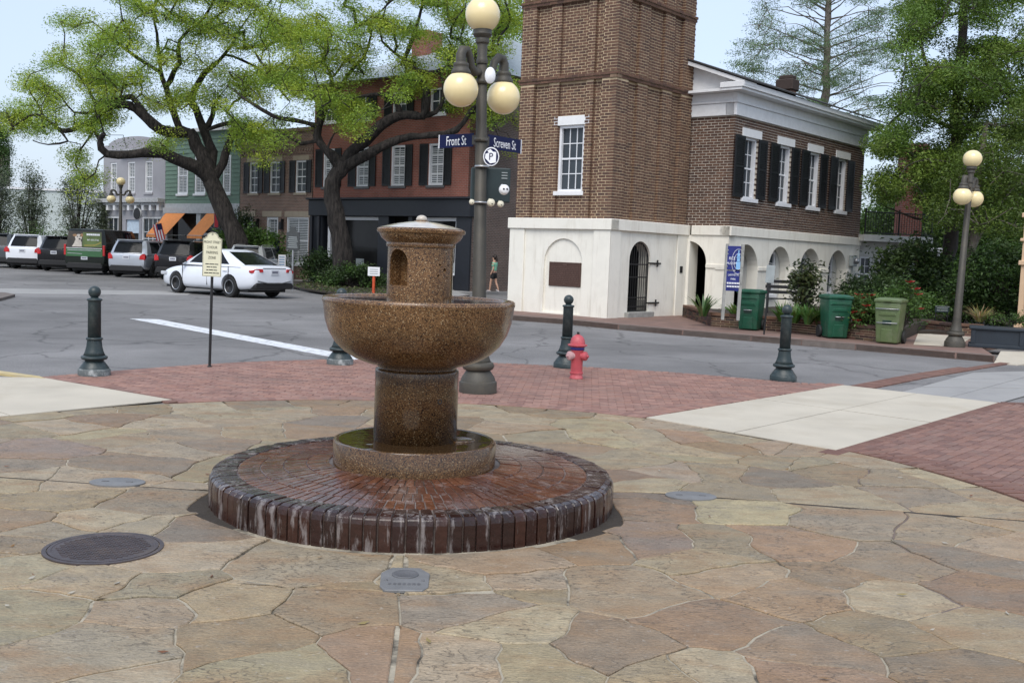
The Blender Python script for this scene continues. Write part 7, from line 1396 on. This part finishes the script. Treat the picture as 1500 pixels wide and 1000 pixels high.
# green mass at far left edge and the far-off woods on the right
def shrub(name, label, base, r, ncl, per, ls, cols, group=None, stems=3, cat='shrub', flat=.5, aspect=.45, clr=.22, flowers=None, low=.15):
    t = thing(name, base, label, cat, group); mb = MB(); pts = []; cc = []; tips = []
    for i in range(ncl):
        while True:
            u = rng.normal(size=3); u /= np.linalg.norm(u)
            if u[2] > -.55: break
        k = rnd.uniform(.55, 1.0) ** .6; w = 1 + .28 * noise.noise(Vector(u * 2.1) + Vector((base.x, base.y, 0))); q = np.array([u[0] * r[0] * k * w, u[1] * r[1] * k * w, low * r[2] + (u[2] + .55) / 1.55 * r[2] * 1.0 * (.5 + .5 * k) * w]); tips.append(q)
        m = int(per * rnd.uniform(.6, 1.4)); s = clr * rnd.uniform(.7, 1.3); pts.append(q + rng.normal(size=(m, 3)) * s * np.array([1, 1, .75])); c = np.array(rnd.choice(cols)) * rnd.uniform(.75, 1.25); cc.append(np.repeat(c[None], m, 0) * rng.uniform(.8, 1.2, (m, 1)))
    for q in tips[::max(1, len(tips) // (stems * 8))]: a = Vector((rnd.uniform(-.12, .12) * r[0], rnd.uniform(-.12, .12) * r[1], 0)); mb.tube([a, a + (Vector(q) - a) * .5 + Vector((0, 0, .12 * r[2])), Vector(q)], [.02 + r[2] * .012, .012 + r[2] * .005, .006], 5, cap=False)
    mb.build('stem', M['bark'], t); link('foliage', leaf_mesh('foliage', np.concatenate(pts), ls, np.clip(np.concatenate(cc), .003, .9), flat=flat, aspect=aspect), t)
    if flowers:
        for q in rnd.sample(tips, flowers[0]):
            q = Vector(q) * 1.06; fm = MB(); fc = flowers[1]
            for k in range(9):
                a = k * 2.4; u = Vector((math.cos(a), math.sin(a), .5 + .1 * (k % 3))).normalized(); s_ = Vector((-math.sin(a), math.cos(a), 0)); rr = flowers[2] * (1 - .05 * k); fm.add([(0, 0, 0), u * rr * .6 + s_ * rr * .4, u * rr, u * rr * .6 - s_ * rr * .4], [(0, 1, 2, 3)])
            fm.build('flower', fc, t, loc=q + Vector((0, -.08, .03)))
    return t
DK = [(.034, .068, .02), (.046, .086, .024), (.028, .055, .018), (.06, .1, .028)]; MG = [(.065, .13, .025), (.085, .16, .032), (.05, .1, .022)]; BG = [(.09, .17, .03), (.11, .2, .035), (.07, .14, .03)]; GY = [(.11, .14, .085), (.14, .17, .1), (.085, .11, .07)]
def at(px, py, Y, z=.1): q = D(px, py, Y); return Vector((q.x, Y, z))
b = Vector((D(-2, 330, 90).x, 90, 0)); shrub('ivy_tree', 'bright green foliage cut off by the left edge above the long wall', b, (.8, .8, 8.0), 110, 160, .16, MG, cat='tree', clr=.3, low=.5)
for px, w, h, lab in ((115, 2.6, 4.7, 'widest grey green crape myrtle before the pale wall behind the van'), (45, 1.9, 4.3, 'rounded grey green shrub before the pale wall above the white SUV'), (-6, 2.0, 4.2, 'grey green shrub before the pale wall cut by the left edge'), (154, .9, 3.2, 'narrow grey green shrub at the corner of the grey building')):
    shrub('crape_myrtle', lab, at(px, 380, 66, 0), (w * .38, w * .38, h), 70, 110, .13, GY, 'shrubs before the pale wall', clr=.3, low=.35)
shrub('clipped_hedge', 'low clipped green hedge line behind the white and black SUVs', at(75, 385, 64, 0), (3.2, .8, 1.9), 120, 40, .12, MG, cat='hedge', clr=.25)
shrub('dwarf_conifer', 'narrow dark conifer standing left of the brick shop windows', at(357, 395, 55.5), (.5, .5, 3.0), 60, 70, .12, DK, clr=.16)
shrub('round_shrub', 'bushy dark shrub at the foot of the big oak beside the sedan roof', at(352, 395, 53), (1.1, .8, 2.3), 70, 60, .2, MG, clr=.25); shrub('round_shrub', 'green shrub below the shop lanterns behind the sedan trunk', at(392, 395, 53), (.8, .7, 2.0), 60, 60, .16, BG, clr=.2)
shrub('planter_shrub', 'dark leafy planting at the foot of the black storefront pier', at(470, 415, 50), (.9, .6, 1.3), 60, 60, .15, DK, clr=.2)
shrub('ivy_patch', 'low dark green ground cover round the crooked oak trunk', at(517, 420, 46.2), (1.5, .7, .75), 90, 60, .12, DK + MG, clr=.16, cat='ground cover')
shrub('ivy_patch', 'green ivy hanging high on the dark side wall of the red building', at(735, 300, 50.5, 6.0), (1.3, .5, 2.6), 90, 60, .16, MG, clr=.3, cat='ivy')
def blades(name, label, base, n, L, col, spread=.5, w=.03, group=None, stiff=.5):
    t = thing(name, base, label, 'plant', group); mb = MB()
    for i in range(n):
        a = rnd.uniform(0, 6.28); l = L * rnd.uniform(.6, 1.1); u = Vector((math.cos(a), math.sin(a), 0)); s = Vector((-u.y, u.x, 0)) * w; o = u * rnd.uniform(0, .08); out = spread * rnd.uniform(.4, 1.2); pts = [o + u * l * out * f ** 1.3 + UP * l * (f - stiff * out * f * f) for f in (0, .35, .7, 1)]
        c = tuple(q * rnd.uniform(.75, 1.3) for q in col); vs = []
        for f, p in zip((.8, 1, .7, .08), pts): vs += [p - s * f, p + s * f]
        mb.add(vs, [(0, 1, 3, 2), (2, 3, 5, 4), (4, 5, 7, 6)], col=c)
    mb.build('leaf_clump', M['leaf'], t); return t
def bed(px, py): p = P(px, py, .4); return Vector((p.x, p.y, .38))
blades('strap_plant', 'spiky strap leaved plant at the left end of the garden wall by the arch', bed(1030, 462), 46, .75, (.1, .16, .05), .6); blades('strap_plant', 'leaning strap leaved clump under the blue museum sign', bed(1078, 464), 60, .62, (.16, .24, .06), .9)
for i, (px, py, lab) in enumerate(((1146, 470, 'strappy green clump just right of the first green cart'), (1163, 472, 'strappy green clump in front of the bench end'), (1183, 474, 'strappy bright green clump behind the iron bollard'), (1200, 474, 'strappy green clump close to the second green cart'))): blades('strap_plant', lab, bed(px, py), 70, .62, (.075, .15, .03), .75, group='strap leaved clumps in the garden bed')
shrub('camellia', 'bronze leaved camellia bush in front of the second arch window', bed(1182, 466) + Vector((.1, .7, 0)), (.34, .3, 1.1), 44, 30, .13, [(.05, .075, .02), (.085, .1, .03), (.03, .045, .02)], clr=.13, low=.3)
shrub('rose_bush', 'green rose bush with red blooms behind the second and third carts', bed(1268, 482) + Vector((.2, .75, 0)), (.5, .34, .68), 70, 46, .09, MG, clr=.14, flowers=(15, M['red_flower'], .14)); shrub('rose_bush', 'rose bush with red blooms right of the olive cart lid', bed(1330, 486) + Vector((.1, .8, 0)), (.4, .35, .9), 50, 45, .09, MG, clr=.13, flowers=(8, M['red_flower'], .14))
shrub('dark_bush', 'dark rounded bush against the annex wall behind the roses', at(1275, 460, 33, .2), (1.0, .7, 1.05), 100, 70, .13, DK, clr=.2); shrub('dark_bush', 'tall dark bush below the brick stack', at(1330, 450, 35.5, .2), (1.3, .9, 2.2), 130, 75, .16, DK + [(.06, .1, .02)], clr=.28); shrub('dark_bush', 'low dark bush between the two garden tree trunks', at(1393, 470, 34.5, .2), (.6, .5, .7), 50, 60, .11, DK, clr=.16)
shrub('bright_bush', 'bright green perennial clump left of the leaning tree trunk', at(1353, 470, 30.5, .2), (.4, .35, .7), 40, 50, .11, BG, clr=.13)
shrub('laurel_hedge', 'large rounded dark green hedge filling the garden by the peach building', at(1462, 470, 31, .15), (1.25, 1.0, 2.15), 190, 85, .12, MG + DK, clr=.22, cat='hedge'); shrub('rose_bush', 'small pink flowered bush behind the lamp post', at(1407, 478, 31.5, .2), (.35, .3, 1.0), 30, 45, .1, MG, clr=.12, flowers=(5, M['red_flower'], .1))
for i, (px, Y, w, h, lab) in enumerate(((1300, 54, 3.0, 4.6, 'leafy tree crown behind the balcony railing'), (1385, 50, 4.0, 6.0, 'dense dark tree behind the garden between stack and lamp'), (1490, 47, 3.6, 5.6, 'dense green tree behind the hedge at the right edge'), (1440, 62, 4.5, 6.6, 'farther pale green tree behind the lamp globes'))):
    shrub('background_tree', lab, at(px, 400, Y, 0), (w * .8, w * .7, h), 210, 170, .18, (DK + MG) if i == 1 else MG + BG, 'trees behind the garden', cat='tree', clr=.5, low=.1)
shrub('background_tree', 'tree showing in the gap between red building and brick tower', at(752, 300, 62, 0), (2.2, 2.2, 13.5), 170, 160, .18, OAK, 'trees behind the garden', cat='tree', clr=.5, low=.3)
blades('ornamental_grass', 'pale spiky grass arching out of the planter box', P(1448, 478, .5) + Vector((0, .5, .08)), 110, .55, (.3, .26, .12), 1.0, .012); shrub('planter_flowers', 'low green planting at the end of the planter box', P(1490, 480, .5) + Vector((0, .5, .05)), (.5, .25, .2), 25, 30, .07, MG, clr=.08)
# grass on the lawn strip
gp = []; lp_ = [(p.x, p.y) for p in lawn]
while len(gp) < 2600:
    x, y = rnd.uniform(-9.5, 0), rnd.uniform(38, 53)
    if inside(x, y, lp_): gp.append((x, y, .13))
gp = np.array(gp); tag(link('lawn_grass', leaf_mesh('lawn_grass', gp + rng.normal(size=gp.shape) * .02, .12, jitter_cols([(.08, .12, .03), (.14, .13, .06), (.05, .08, .02)], len(gp)), flat=0)), kind='stuff')
